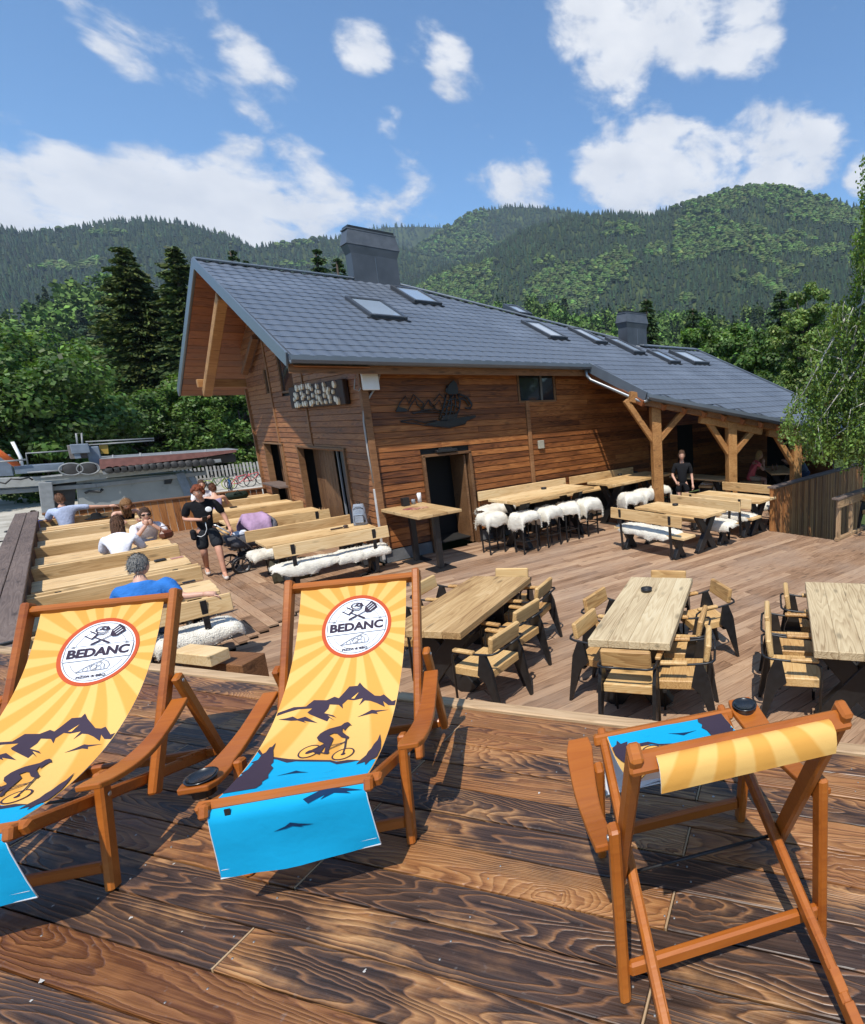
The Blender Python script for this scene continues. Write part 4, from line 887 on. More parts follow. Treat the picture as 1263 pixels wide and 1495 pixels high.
lay([(-.93, 6.82), (4.0, 11.06), (4.0, 19.45), (-.93, 19.45)], R_(-87), .146, 2.7, (0.0, 1.1, 2.0, .6))
def vis(pc):
    m = (pc[0] + pc[1]) / 2; return (Vector((m.x, m.y, 0)) - CAM).length
vism = [pc for pc in pieces if max(pc[0].dot(Vector((.885, .466))), pc[1].dot(Vector((.885, .466)))) > 2.5]
vism.sort(key=lambda p: -(p[1] - p[0]).length / vis(p) ** 1.5)
for p, q, wd in vism[:300]: board('deck_board', (p.x, p.y, -.016 + random.uniform(-.0012, .0012)), (q.x, q.y, -.016 + random.uniform(-.0012, .0012)), (0, 0, 1), wd - .007, .03, M['deck'], deck, .003)
b = MB()
for p, q, wd in vism[300:]: b.bar((p.x, p.y, -.016), (q.x, q.y, -.016), wd - .007, .03, (0, 0, 1), .003)
tag(b.build('deck_boards', M['deck'], deck), kind='stuff')
# raised platform of scorched boards
PZ = 1.3; dD = Vector((.466, -.885)).normalized(); dN = Vector((.885, .466)).normalized()
def pl(n, s, z=PZ): v = dN * n + dD * s; return Vector((v.x, v.y, z))
b = MB(); b.add([pl(2.41, -6, PZ - .05), pl(2.41, 4, PZ - .05), pl(-1.6, 4, PZ - .05), pl(-1.6, -6, PZ - .05), pl(2.41, -6, -.05), pl(2.41, 4, -.05)], [(3, 2, 1, 0), (0, 1, 5, 4)])
plat = tag(b.build('platform', M['dark']), kind='structure')
seams = [2.335 - .1425 * i for i in range(26)]
for i, (s1, s0) in enumerate(zip(seams, seams[1:])):
    off = (-.365 if i % 2 == 0 else -1.66); 
    joints = sorted([j for j in (off + 2.59 * q for q in range(-2, 3)) if -5.7 < j < 3.2]); cuts = [-5.8] + joints + [3.4]
    for a, e in zip(cuts, cuts[1:]):
        m = (s0 + s1) / 2; zz = PZ - .016 + random.uniform(-.002, .002); board('platform_board', pl(m, a + .004, zz), pl(m, e - .004, zz + random.uniform(-.001, .001)), (0, 0, 1), s1 - s0 - .006, .032, M['burnt'], plat, .003)
M['joint'] = wood('joint_strip_wood', [(.30, .19, .10), (.48, .33, .19)], pvar=.2, knots=False)
for i, (s1, s0) in enumerate(zip(seams, seams[1:])):
    off = (-.365 if i % 2 == 0 else -1.66)
    for q in range(-2, 3):
        j = off + 2.59 * q
        if -4.5 < j < 2: board('joint_strip', pl(s0 + .004, j, PZ - .010), pl(s1 - .004, j, PZ - .010), (0, 0, 1), .0065, .02, M['joint'], plat, .001)
for a, e in ((-5.8, -2.2), (-2.195, .9), (.905, 3.4)): board('edge_board', pl(2.374, a, PZ - .012), pl(2.374, e - .004, PZ - .012), (0, 0, 1), .072, .05, M['edge'], plat, .006)
for k in range(9): board('riser_board', pl(2.425, -5.8, .07 + .142 * k), pl(2.425, 3.4, .07 + .142 * k), (dN.x, dN.y, 0), .136, .022, M['fence'] if False else M['burnt'], plat)
# nail heads and paint flecks on the scorched boards
b = MB(); 
for i, (s1, s0) in enumerate(zip(seams, seams[1:])):
    for j in (-3.6, -2.31, -1.66 - .03, -1.66 + .03, -1.0, -.365 - .03, -.365 + .03, .28, .93):
        for q in (.3, .7):
            if random.random() < .5: p = pl(s0 + (s1 - s0) * q, j + random.uniform(-.02, .02), PZ + .0012); b.lathe([(.0001, .001), (.0034, .0008), (.0038, -.002)], p, 7)
tag(b.build('nail_heads', plain('nail_steel', (.26, .25, .24), rough=.4, metal=.5), plat), kind='stuff')
b = MB(); c0 = onz(66, 1428, PZ + .0005)
for k in range(46):
    p = c0 if k == 0 else pl(random.uniform(.3, 2.2), random.uniform(-2.6, 1.0), PZ + .0008); r = .016 if k == 0 else random.uniform(.002, .006); n = 9
    b.add([p] + [p + Vector((math.cos(6.283 * i / n) * r * random.uniform(.4, 1.3), math.sin(6.283 * i / n) * r * random.uniform(.4, 1.3), 0)) for i in range(n)], [(0, 1 + i, 1 + (i + 1) % n) for i in range(n)])
tag(b.build('paint_flecks', plain('fleck', (.5, .47, .43))), kind='stuff')
# ---- parapet with weathered cap planks along the left side
par = empty('parapet', (-.78, 12, 0), 0, 'low parapet with two wide weathered cap planks along the deck edge', 'parapet'); PI_ = inv(par)
for x in (-.865, -.675):
    cuts = [5.6, 9.55 if x < -.8 else 8.1, 13.9 if x < -.8 else 12.6, 19.25]
    for a, e in zip(cuts, cuts[1:]): board('cap_plank', (x, a, .985), (x, e - .006, .985), (0, 0, 1), .182, .045, M['greywood'], par, .006)
for i in range(92): board('parapet_board', (-.64, 5.7 + i * .147, 0), (-.64, 5.7 + i * .147, .96), (1, 0, 0), .14, .022, M['fence2'] if 'fence2' in M else M['greywood'], par)
b = MB(); b.bar((-1.15, 7.2, 1.06), (-.55, 7.25, 1.06), .03, .03, (0, 0, 1), .004); b.build('black_bracket', M['black'], par, PI_)
# ---- board partition at the far end of the terrace
prt = empty('partition', (1.6, 19.42, 0), 0, 'low partition of upright brown boards with cap at the far terrace end', 'partition'); 
for i in range(30):
    board('partition_board', (-.45 + i * .148, 19.42, 0), (-.45 + i * .148, 19.42, .88), (0, -1, 0), .142, .024, M['fence'], prt)
board('cap_plank', (-.55, 19.45, .905), (4.0, 19.45, .905), (0, 0, 1), .16, .04, M['trim'], prt)
# ---- solid board screen at the right, running back from the terrace edge
lw0, lw1 = Vector((10.46, 6.03, 0)), Vector((10.53, 5.17, 0)); e2 = onz(1250, 672, 1.0); lw2 = Vector((15.6, 5.0, 0))
scr = empty('board_screen', tuple(lw0), 0, 'waist-high screen of upright red-brown boards with dark cap', 'screen'); 
def screen_face(p, q, nrm):
    L_ = (q - p).length; n = int(L_ / .105); d = (q - p).normalized()
    for i in range(n):
        c = p + d * (i + .5) * L_ / n; board('screen_board', c + Vector((0, 0, -.02)), c + Vector((0, 0, .965)), nrm, L_ / n - .006, .026 + .012 * (i % 3 == 1), M['fence'], scr)
SY = 5.93
for i in range(47):
    x = 10.50 + i * .105; board('screen_board', Vector((x, SY, -1.1)), Vector((x, SY, .965)), (0, -1, 0), .099, .026 + .012 * (i % 3 == 1), M['fence'], scr)
board('end_board', Vector((10.435, SY + .06, -.0)), Vector((10.435, SY + .06, .965)), (-1, 0, 0), .10, .026, M['fence'], scr)
b = MB(); b.box((12.95, SY + .06, .45), (5.0, .05, .95)); b.build('screen_core', M['dark'], scr, inv(scr))
board('cap_plank', Vector((10.40, SY + .05, .985)), Vector((15.5, SY + .05, .985)), (0, 0, 1), .21, .04, M['greywood'], scr)
# ---- handrail by the steps at the far right
hr = empty('handrail', tuple(onz(1222, 790, 0)), 0, 'plain timber handrail with board top beside the steps at the terrace edge', 'railing'); hI = inv(hr)
q0 = onz(1222, 790, 0); dR = Vector((1, -.03, 0)).normalized()
for i, dx in enumerate((.04, .62, 2.2)):
    p = q0 + dR * dx; board('rail_post', p, p + Vector((0, 0, .84)), (0, -1, 0), .09, .07, M['timberg'] if 'timberg' in M else M['edge'], hr)
board('rail_board', q0 + dR * -.1 + Vector((0, -.05, .78)), q0 + dR * 2.6 + Vector((0, -.05, .78)), (0, -1, 0), .16, .035, M['edge'], hr); board('rail_cap', q0 + dR * -.12 + Vector((0, 0, .885)), q0 + dR * 2.6 + Vector((0, 0, .885)), (0, 0, 1), .16, .04, M['greywood'], hr)
board('rail_foot', q0 + dR * -.05 + Vector((0, 0, .04)), q0 + dR * 2.6 + Vector((0, 0, .04)), (0, 0, 1), .07, .06, M['edge'], hr)
# ================================================================ furniture
def xleg(mb, x, W, h, bw=.15, th=.09):
    """black X trestle in the plane across the table"""
    a = W * .34
    for sg in (-1, 1): mb.bar((x + sg * .003, -sg * a, 0.0), (x + sg * .003, sg * a, h), th - .004 * sg, bw, (1, 0, 0) if False else (0, 1, 0), .006)
    mb.box((x, 0, h - .02), (th + .03, W * .8, .035), None, .004); mb.box((x, 0, .015), (th + .03, W * .86, .028), None, .004)
GT = 'long plank tables set out on the terrace'; GBN = 'plank benches with backrests beside the long tables'
def long_table(L_, W, h, mat, boards=3):
    t = empty('wooden_table'); bw = W / boards
    for i in range(boards):
        e0 = random.uniform(0, .012); e1 = random.uniform(0, .012)
        board('top_board', (-L_ / 2 + e0, -W / 2 + bw * (i + .5), h - .024), (L_ / 2 - e1, -W / 2 + bw * (i + .5), h - .024 + random.uniform(-.001, .001)), (0, 0, 1), bw - .003, .05, mat, t, .006)
    for x in (-L_ / 2 + .26, L_ / 2 - .26): b = MB(); xleg(b, x, W, h - .05); b.build('trestle_leg', M['black'], t)
    return t
def bench(L_, mat, seat_d=.36, back=True):
    t = empty('wooden_bench')
    for i in (0, 1): board('seat_board', (-L_ / 2, -seat_d / 4 + i * seat_d / 2, .435), (L_ / 2, -seat_d / 4 + i * seat_d / 2, .435), (0, 0, 1), seat_d / 2 - .004, .05, mat, t, .006)
    for x in (-L_ / 2 + .27, L_ / 2 - .27):
        b = MB(); xleg(b, x, seat_d * .95, .41, .12, .08); b.build('bench_leg', M['black'], t)
        if back: b = MB(); b.bar((x, -seat_d / 2 - .03, .05), (x, -seat_d / 2 - .082, .855), .06, .014, (0, -1, 0), .002); b.bar((x, -seat_d / 2 - .03, .38), (x, .0, .40), .05, .012); b.build('back_upright', M['black'], t)
    if back: board('back_board', (-L_ / 2, -seat_d / 2 - .052, .765), (L_ / 2, -seat_d / 2 - .052, .765), (0, -1, .09), .215, .038, mat, t, .006)
    return t
def put(proto, x, y, rz, label, group=None, z=0, first=[]):
    o = copy_tree(proto); o.location = (x, y, z); o.rotation_euler = (0, 0, rz); tag(o, label, None, group); return o
def drop(o):
    for c in list(o.children): drop(c)
    bpy.data.objects.remove(o)
pT = long_table(1.70, .72, .78, M['pine']); tag(pT, None, 'table'); pB = bench(1.70, M['pine']); tag(pB, None, 'bench')
pT2 = long_table(1.84, .74, .78, M['pine']); tag(pT2, None, 'table'); pB2 = bench(1.84, M['pine']); tag(pB2, None, 'bench')
rowsN = [(8.97, 'in the row nearest the deck chairs, behind the grey-haired man'), (11.1, 'in the second row, with sunglasses case lying on it'), (13.2, 'in the third row, where the woman and man in white sit'), (15.25, 'in the fourth row, with the black hat on it'), (17.4, 'in the farthest row by the partition')]
nearL = ['in the nearest row, grey-haired man in blue on it', 'in the second row beside the parapet, empty', 'in the third row, long-haired woman in white on it', 'in the fourth row beside the parapet', 'in the farthest row by the parapet, woman with long hair on it']
farL = ['across the table from the grey-haired man', 'behind the table that carries the sunglasses', 'with the man in sunglasses on it', 'behind the table with the hat', 'against the partition, man with outstretched arm on it']
for (y, s), a, c in zip(rowsN, nearL, farL):
    put(pT, .25, y, 0, 'pine table %s' % s, GT); put(pB, .25, y - .74, 0, 'pine bench %s' % a, GBN); put(pB, .25, y + .74, math.pi, 'pine bench %s' % c, GBN)
mrows = [(11.30, 'with the grey rucksack on it, at the chalet corner', 'with long fleeces and the brown bag below', 'on the far side of the rucksack table'), (14.5, 'beyond the pram, in front of the gable entrance', 'facing the gable entrance row, back to the pram', 'behind the table beyond the pram'), (16.6, 'beside the serving hatch, small black ashtray on it', 'between the pram table and the hatch table', 'with the man in the lilac shirt on it'), (18.6, 'last by the serving hatch and partition', 'on the near side of the last hatch table', 'along the partition by the hatch')]
for (y, s, a, c) in mrows:
    put(pT2, 3.02, y, 0, 'pine table %s' % s, GT); put(pB2, 3.0, y - .74, 0, 'pine bench %s' % a, GBN)
    if y < 18: put(pB2, 3.0, y + .74, math.pi, 'pine bench %s' % c, GBN)
HP = math.pi / 2
put(pT2, 8.36, 6.92, HP, 'pine table at the right with one ashtray, fleece-covered benches on both sides', GT); put(pB2, 7.63, 7.0, -HP, 'pine bench with long white fleece, back to the open deck', GBN); put(pB2, 8.93, 6.9, HP, 'pine bench between the two right-hand tables, waitress side', GBN)
put(pT2, 10.12, 6.82, HP, 'pine table beside the board screen, empty', GT); put(pB2, 9.73, 6.85, -HP, 'pine bench backing onto the other, facing the screen table', GBN); put(pB2, 11.1, 7.0, HP, 'pine bench behind the board screen, under the second porch post', GBN)
pt3 = onz(1122, 685, .80); put(pT2, pt3.x + .22, pt3.y - .2, R_(40), 'pine table under the porch where the couple eats', GT)
put(pT2, 12.4, 9.4, HP, 'shaded table deep under the porch', GT)
pB3 = bench(.62, M['pine'], .40, False); tag(pB3, None, 'bench')
put(pB3, pt3.x - .46, pt3.y + .34, R_(-50), 'short backless bench under the woman in the coral top', GBN); put(pB3, pt3.x + .88, pt3.y - .76, R_(-50), 'short backless bench under the man in grey', GBN); drop(pB3)
for p in (pT, pB, pT2, pB2): drop(p)
# ---- front tables with thick worn tops
def thick_table(c, ang, L_, W, mat, label):
    t = empty('dining_table', (c[0], c[1], 0), ang, label, 'table', 'heavy plank tables with armchairs'); h = .79
    for i in range(4):
        bw = W / 4; board('top_board', *(Vector((s * (L_ / 2 - random.uniform(0, .006)), -W / 2 + bw * (i + .5), h - .037)) for s in (-1, 1)), (0, 0, 1), bw - .0015, .075, mat, t, .004) if False else None
    for i in range(4):
        bw = W / 4; yy = -W / 2 + bw * (i + .5)
        b = MB(); b.box((0, 0, 0), (L_ - random.uniform(0, .012), bw - .0015, .075 + random.uniform(-.002, .002)), None, .005); b.build('top_board', mat, t, Matrix.Translation((0, yy, h - .0375)))
    for x in (-L_ / 2 + .30, L_ / 2 - .30):
        b = MB(); a = W * .36
        for sg in (-1, 1): b.bar((x + sg * .004, -sg * a, 0), (x + sg * .004, sg * a, h - .075), .10 - sg * .004, .20, (0, 1, 0), .006)
        b.box((x, 0, h - .09), (.12, W * .9, .03), None, .004); b.build('trestle_leg', M['black'], t)
    b = MB(); b.box((0, 0, .34), (L_ - .62, .09, .09), None, .006); b.build('stretcher', M['black'], t)
    return t
TA, TB = R_(31.3), R_(29.0)
T1 = thick_table((2.86, 5.535), TA, 1.72, .80, M['oak'], 'heavy brown plank table nearest the middle deck chair'); T2 = thick_table((3.985, 3.78), R_(31.5), 1.84, .77, M['oakpale'], 'heavy pale plank table with round black ashtray, armchairs all round'); T3 = thick_table((5.03, 2.0), TB, 1.82, .80, M['oakpale'], 'heavy pale table with cracked edge board, cut by the picture edge')
# ---- armchair: block seat, blade rear legs, bent tube arms
def armchair():
    t = empty('armchair'); tag(t, None, 'chair', 'wooden armchairs with black blade legs')
    w_ = .45; hw_ = w_ / 2 + .022
    b = MB(); b.box((0, 0, .43), (w_, .44, .085), None, .008); b.build('seat', M['chairseat'], t)
    b = MB(); b.box((0, -.235, .735), (w_, .05, .165), Matrix.Rotation(.16, 3, 'X'), .012); b.build('backrest', M['chairseat'], t)
    for sg in (-1, 1):
        x = sg * hw_
        b = MB(); poly = [(-.13, .64), (-.19, .66), (-.255, .50), (-.33, .0), (-.305, .0), (-.17, .37), (-.09, .44)]
        n = len(poly); th = .016
        b.add([(x - th, y, z) for y, z in poly] + [(x + th, y, z) for y, z in poly], [tuple(range(n)), tuple(reversed(range(n, 2 * n)))] + [(i, n + i, n + (i + 1) % n, (i + 1) % n) for i in range(n)]); b.build('rear_leg', M['black'], t)
        b = MB(); b.tube([(x, .20, 0), (x, .205, .55), (x, .195, .605), (x, .155, .63), (x, -.1, .645), (x * 1.04, -.22, .66), (x * .98, -.275, .668), (x * .80, -.297, .67), (0, -.30, .67)], .0115, 8); b.build('arm_tube', M['black'], t)
        b = MB(); b.box((x, .06, .658), (.052, .24, .03), None, .008); b.build('arm_pad', M['chairseat'], t)
    b = MB(); b.bar((-hw_, .15, .375), (hw_, .15, .375), .03, .02); b.bar((-hw_, -.15, .375), (hw_, -.15, .375), .03, .02); b.build('seat_rail', M['black'], t)
    return t
pA = armchair()
def chair_at(c, face, label):
    o = copy_tree(pA); o.location = (c[0], c[1], 0); o.rotation_euler = (0, 0, math.atan2(face[1], face[0]) - HP); tag(o, label); return o
for c, f, l in (((2.53, 4.64), (-.36, .93), 'armchair at the brown table, nearest the platform edge'), ((3.06, 5.02), (-.34, .94), 'armchair at the brown table, middle of the three on the near side'), ((3.60, 5.47), (-.50, .86), 'armchair at the brown table, last on its near side'), ((3.64, 5.97), (-.80, -.6), 'armchair at the far head of the brown table'),
    ((2.33, 6.02), (.5, -.86), 'armchair mostly hidden behind the middle deck chair'), ((2.98, 6.42), (.5, -.86), 'armchair on the far side of the brown table, back hidden by its top'),
    ((3.23, 3.28), (.85, .50), 'armchair at the near head of the pale ashtray table, back to the viewer'), ((3.57, 2.97), (-.58, .81), 'armchair turned slightly, right front corner of the ashtray table'), ((3.98, 3.34), (-.5, .87), 'armchair tucked under the right side of the ashtray table'), ((4.72, 3.60), (-.84, .42), 'armchair pulled out at the far right of the ashtray table'), ((4.76, 4.20), (-.86, -.5), 'armchair at the far head of the ashtray table'), ((3.41, 3.82), (.36, -.93), 'armchair on the left of the ashtray table, closer to the platform'), ((3.92, 4.24), (.30, -.95), 'armchair on the left of the ashtray table, farther away'),
    ((4.25, 2.19), (.53, -.85), 'armchair at the cut-off table, first from the platform'), ((4.71, 2.47), (.50, -.86), 'armchair at the cut-off table, second from the platform'), ((5.34, 2.60), (.50, -.86), 'armchair at the cut-off table, farthest from the platform')):
    chair_at(c, f, l)
chair_at((11.62, 4.12), (.95, -.3), 'armchair beside the handrail, cut by the right picture edge')
drop(pA)
# ---- bar tables, wall benches, stools
def bar_table(c, ang, L_, W, h, label):
    t = empty('bar_table', (c[0], c[1], 0), ang, label, 'table', 'high tables along the wall')
    for i in range(3): bw = W / 3; board('top_board', (-L_ / 2, -W / 2 + bw * (i + .5), h - .03), (L_ / 2, -W / 2 + bw * (i + .5), h - .03), (0, 0, 1), bw - .003, .06, M['pine'], t) if False else MBboard(t, L_, bw, -W / 2 + bw * (i + .5), h)
    for x in (-L_ / 2 + .35, L_ / 2 - .35): b = MB(); xleg(b, x, W, h - .06, .16, .10); b.build('trestle_leg', M['black'], t)
    return t
def MBboard(t, L_, bw, y, h):
    b = MB(); b.box((0, 0, 0), (L_ - random.uniform(0, .01), bw - .003, .06), None, .006); b.build('top_board', M['pine'], t, Matrix.Translation((0, y, h - .03)))
bar_table((7.08, 9.72), R_(5), 2.25, .95, 1.08, 'high pine table by the side door, fleece stools in front'); bar_table((9.75, 9.62), R_(3), 2.2, .95, 1.08, 'high pine table further along the dark wall, near the first porch post')
def wall_bench(x0, x1, label):
    t = empty('wall_bench', ((x0 + x1) / 2, 10.65, 0), 0, label, 'bench', 'high benches fixed along the wall'); I_ = inv(t)
    board('back_board', (x0, 10.87, 1.03), (x1, 10.87, 1.03), (0, -1, 0), .21, .045, M['pine'], t, .006); board('seat_board', (x0, 10.62, .76), (x1, 10.62, .76), (0, 0, 1), .40, .05, M['pine'], t, .006)
    b = MB()
    for x in (x0 + .3, (x0 + x1) / 2, x1 - .3): b.box((x, 10.64, .37), (.08, .36, .74)); 
    b.box(((x0 + x1) / 2, 10.66, .45), (x1 - x0 - .1, .05, .5)); b.build('base', M['black'], t, I_)
wall_bench(6.14, 8.62, 'high pine wall bench nearest the side door'); wall_bench(8.76, 11.1, 'high pine wall bench further along, in the porch shade')
def stool():
    t = empty('bar_stool'); tag(t, None, 'stool', 'black bar stools at the high tables')
    b = MB(); b.box((0, 0, .765), (.36, .34, .04), None, .008); b.build('seat', M['chairseat'], t)
    for sx in (-1, 1):
        for sy in (-1, 1): b = MB(); b.bar((sx * .165, sy * .155, 0), (sx * .165, sy * .155, .745), .026, .026); b.build('leg', M['black'], t)
    b = MB()
    for sy in (-1, 1): b.bar((-.15, sy * .155, .26), (.15, sy * .155, .26), .02, .02)
    for sx in (-1, 1): b.bar((sx * .165, -.14, .27), (sx * .165, .14, .27), .02, .02); b.bar((sx * .165, -.14, .735), (sx * .165, .14, .735), .02, .02)
    b.build('footrest', M['black'], t); return t
pS = stool()
# ---- fleeces: thick shaggy hides draped over seats
def fleece(loc, rz, L_, W, sx, sy, seed, label, group, name='fleece', z=.46, droop=1.0):
    nx, ny = max(18, int(L_ / .035)), max(12, int(W / .035)); rs = np.random.default_rng(seed); V = []; F = []
    def nz_(p, f): return mnoise.noise(Vector((p[0] * f + seed * 3.1, p[1] * f - seed, p[2] * f)))
    for side in (1, 0):
        for i in range(nx + 1):
            for j in range(ny + 1):
                u, v = 2 * i / nx - 1, 2 * j / ny - 1
                # squircle to ragged hide outline
                su, sv = u * math.sqrt(1 - .30 * v * v), v * math.sqrt(1 - .30 * u * u); r = max(abs(u), abs(v)); a = math.atan2(sv, su)
                k = 1 + r * (.16 * nz_((math.cos(a), math.sin(a), 0), 1.6) + .10 * nz_((math.cos(a), math.sin(a), 4), 4))
                x, y = su * L_ / 2 * 1.08 * k, sv * W / 2 * 1.08 * k; zz = 0
                def fold(q, h):
                    e = abs(q) - h
                    if e <= 0: return q, 0
                    return math.copysign(h + .05 * (1 - math.exp(-e / .05)) + .06 * e, q), -e * .93 * droop
                x2, dz1 = fold(x, sx / 2); y2, dz2 = fold(y, sy / 2); zz = dz1 + dz2
                th = (.045 * (1 - r ** 4) + .008) * side
                fl = (.012 * nz_((x * 1.0, y, zz), 9) + .007 * nz_((x, y, zz), 30) + .005 * nz_((x, y, zz), 75)) * (1 if side else .3)
                nrm = Vector(((x2 - x) * -1, (y2 - y) * -1, .06)); nrm = Vector((math.copysign(min(1, max(0, abs(x) - sx / 2) * 12), x), math.copysign(min(1, max(0, abs(y) - sy / 2) * 12), y), 1)).normalized()
                p = Vector((x2, y2, zz)) + nrm * (th + fl) + Vector(rs.normal(0, .0022, 3)); V.append(tuple(p))
    m = (nx + 1) * (ny + 1)
    for s in (0, 1):
        for i in range(nx):
            for j in range(ny):
                q = (i * (ny + 1) + j, (i + 1) * (ny + 1) + j, (i + 1) * (ny + 1) + j + 1, i * (ny + 1) + j + 1); F.append(tuple(t + s * m for t in (q if s == 0 else tuple(reversed(q)))))
    bd = [(i, 0) for i in range(nx)] + [(nx, j) for j in range(ny)] + [(i, ny) for i in range(nx, 0, -1)] + [(0, j) for j in range(ny, 0, -1)]; ix = [i * (ny + 1) + j for i, j in bd]
    for a, b2 in zip(ix, ix[1:] + ix[:1]): F.append((b2, a, a + m, b2 + m))
    # wool locks standing off the hide
    top = np.array(V[:m]); n = int(m * 1.6); idx = rs.integers(0, m, n); P = top[idx] + rs.normal(0, .008, (n, 3)); d = rs.normal(0, 1, (n, 3)); d[:, 2] += .2; d /= np.linalg.norm(d, axis=1, keepdims=True); ln = rs.uniform(.010, .026, n)
    o = len(V); sd = np.cross(d, rs.normal(0, 1, (n, 3))); sd /= np.linalg.norm(sd, axis=1, keepdims=True); 
    V = np.concatenate([np.array(V), P - sd * .005, P + sd * .005, P + d * ln[:, None]]); tri = np.stack([o + np.arange(n), o + n + np.arange(n), o + 2 * n + np.arange(n)], 1)
    me = bpy.data.meshes.new(name); me.from_pydata([tuple(q) for q in V], [], F + [tuple(int(k) for k in t) for t in tri]); me.materials.append(M['fleece']); smooth(me); me.update()
    ob = link(name, me); ob.location = (loc[0], loc[1], z); ob.rotation_euler = (0, 0, rz); return tag(ob, label, 'sheepskin', group)
GF = 'white sheepskins laid over the seats'
STL = [((6.2, 9.24), 'first from the side door along the table front'), ((6.82, 9.27), 'second from the side door along the table front'), ((7.36, 9.30), 'third from the side door along the table front'), ((7.95, 9.32), 'last before the gap between the two high tables'), ((5.78, 9.80), 'at the door end of the first high table'), ((9.0, 8.98), 'at the near end of the second high table'), ((9.55, 9.02), 'behind the first porch post'), ((10.15, 9.06), 'just beyond the first porch post')]
for i, ((x, y), l) in enumerate(STL):
    o = copy_tree(pS); o.location = (x, y, 0); o.rotation_euler = (0, 0, random.uniform(-.12, .12)); tag(o, 'black bar stool, ' + l)
    fleece((x + random.uniform(-.03, .03), y + random.uniform(-.05, .02)), random.uniform(-.7, .7), random.uniform(.72, 1.02), random.uniform(.55, .78), .36, .34, 11 + i * 7, 'white fleece on the bar stool ' + l, GF, z=.795)
drop(pS)
fleece((6.35, 10.55), .1, .85, .62, 2, .30, 31, 'white fleece on the wall bench beside the side door', GF, z=.795)
GFl = GF
fleece((.74, 8.17), .03, .95, .62, 2.0 if False else .72, .34, 41, 'white fleece hanging over the bench end nearest the deck chairs', GF)
fleece((2.55, 10.52), .02, 1.0, .60, .98, .34, 42, 'long cream fleece on the chalet-corner bench, left half', GF); fleece((3.45, 10.52), -.03, .95, .62, .98, .34, 43, 'cream fleece on the chalet-corner bench, right half', GF); fleece((2.28, 12.06), .1, .55, .55, .40, .34, 44, 'round cream fleece over the end of the bench by the pram wheel', GF)
fleece((7.66, 7.15), HP, 1.45, .55, 1.5, .34, 45, 'long white fleece on the bench with its back to the open deck', GF); fleece((8.9, 6.35), HP + .1, .8, .6, .70, .34, 46, 'white fleece on the end of the bench in front of the waitress', GF)
fleece((9.76, 6.4), HP, .75, .55, .9, .34, 47, 'white fleece on the bench facing the screen table', GF); fleece((11.08, 6.5), HP, .7, .55, .8, .34, 48, 'white fleece half hidden by the board screen', GF)
q = onz(1037, 700, .5); 
def fleece_seat(x, y, z, seed, label): fleece((x, y), random.uniform(0, 3), .8, .6, .4, .4, seed, label, GF, z=z)
ch_ = onz(1037, 703, .62); 
# shaded wing seat under the porch with grey fleece
st = empty('porch_bench', (ch_.x, ch_.y, 0), .3, 'shaded seat under the porch covered with a grey-white fleece', 'bench')
b = MB(); b.box((0, 0, .53), (.9, .4, .06), None, .008); b.build('seat', M['pine'], st)
for x in (-.35, .35): b = MB(); b.box((x, 0, .25), (.07, .36, .5)); b.build('leg', M['black'], st)
fleece_seat(ch_.x, ch_.y, .57, 51, 'fleece in the porch shade behind the waitress')
# ---- square high table by the door: two columns on square plates
ht = empty('standing_table', (4.5, 10.15, 0), R_(2), 'square high table on two black columns beside the side door', 'table')
for i in range(3):
    b = MB(); b.box((-.43 + .287 * (i + .5), 0, 1.075), (.283, 1.5, .055), None, .005); b.build('top_board', M['oak'], ht)
for y in (-.52, .42):
    b = MB(); b.box((0, y, .01), (.42, .42, .018), None, .003); b.build('base_plate', M['black'], ht); b = MB(); b.box((0, y, .535), (.10, .10, 1.03), None, .004); b.build('column', M['black'], ht)
# ================================================================ deck chairs with printed canvas
from mathutils.geometry import tessellate_polygon
def flatmat(name, c, rough=.8):
    m, t, b = new_mat(name, rough, .15); g = t.nodes.new('ShaderNodeTexCoord'); n = t.nodes.new('ShaderNodeTexNoise'); n.inputs['Scale'].default_value = 700; t.links.new(g.outputs['Object'], n.inputs['Vector'])
    n2 = t.nodes.new('ShaderNodeTexNoise'); n2.inputs['Scale'].default_value = 4; t.links.new(g.outputs['Object'], n2.inputs['Vector'])
    t.links.new(ramp(t, n2.outputs[0], [(.3, [x * .93 for x in c]), (.7, [min(1, x * 1.05) for x in c])]), b.inputs['Base Color'])
    bp = t.nodes.new('ShaderNodeBump'); bp.inputs['Strength'].default_value = .25; bp.inputs['Distance'].default_value = .0015; t.links.new(n.outputs[0], bp.inputs['Height'])
    n3 = t.nodes.new('ShaderNodeTexNoise'); n3.inputs['Scale'].default_value = 9; n3.inputs['Detail'].default_value = 3; t.links.new(g.outputs['Object'], n3.inputs['Vector'])
    b2 = t.nodes.new('ShaderNodeBump'); b2.inputs['Strength'].default_value = .35; b2.inputs['Distance'].default_value = .012; t.links.new(n3.outputs[0], b2.inputs['Height']); t.links.new(bp.outputs[0], b2.inputs['Normal']); t.links.new(b2.outputs[0], b.inputs['Normal'])
    return m, t, b
M['p_dark'] = flatmat('print_dark_violet', (.045, .032, .050))[0]; M['p_blue'] = flatmat('print_blue', (.006, .34, .60))[0]; M['p_white'] = flatmat('print_white', (.80, .81, .84))[0]; M['p_red'] = flatmat('print_red', (.50, .085, .032))[0]
M['p_line'] = flatmat('print_line', (.22, .22, .24))[0]; M['p_bdark'] = flatmat('print_dark_blue', (.006, .030, .085))[0]; M['p_yel'] = flatmat('print_disc_yellow', (.82, .42, .09))[0]; M['canvas_back'] = flatmat('canvas_back', (.76, .77, .80))[0]
m_, t_, b_ = flatmat('canvas_rays', (.5, .5, .5)); M['canvas'] = m_
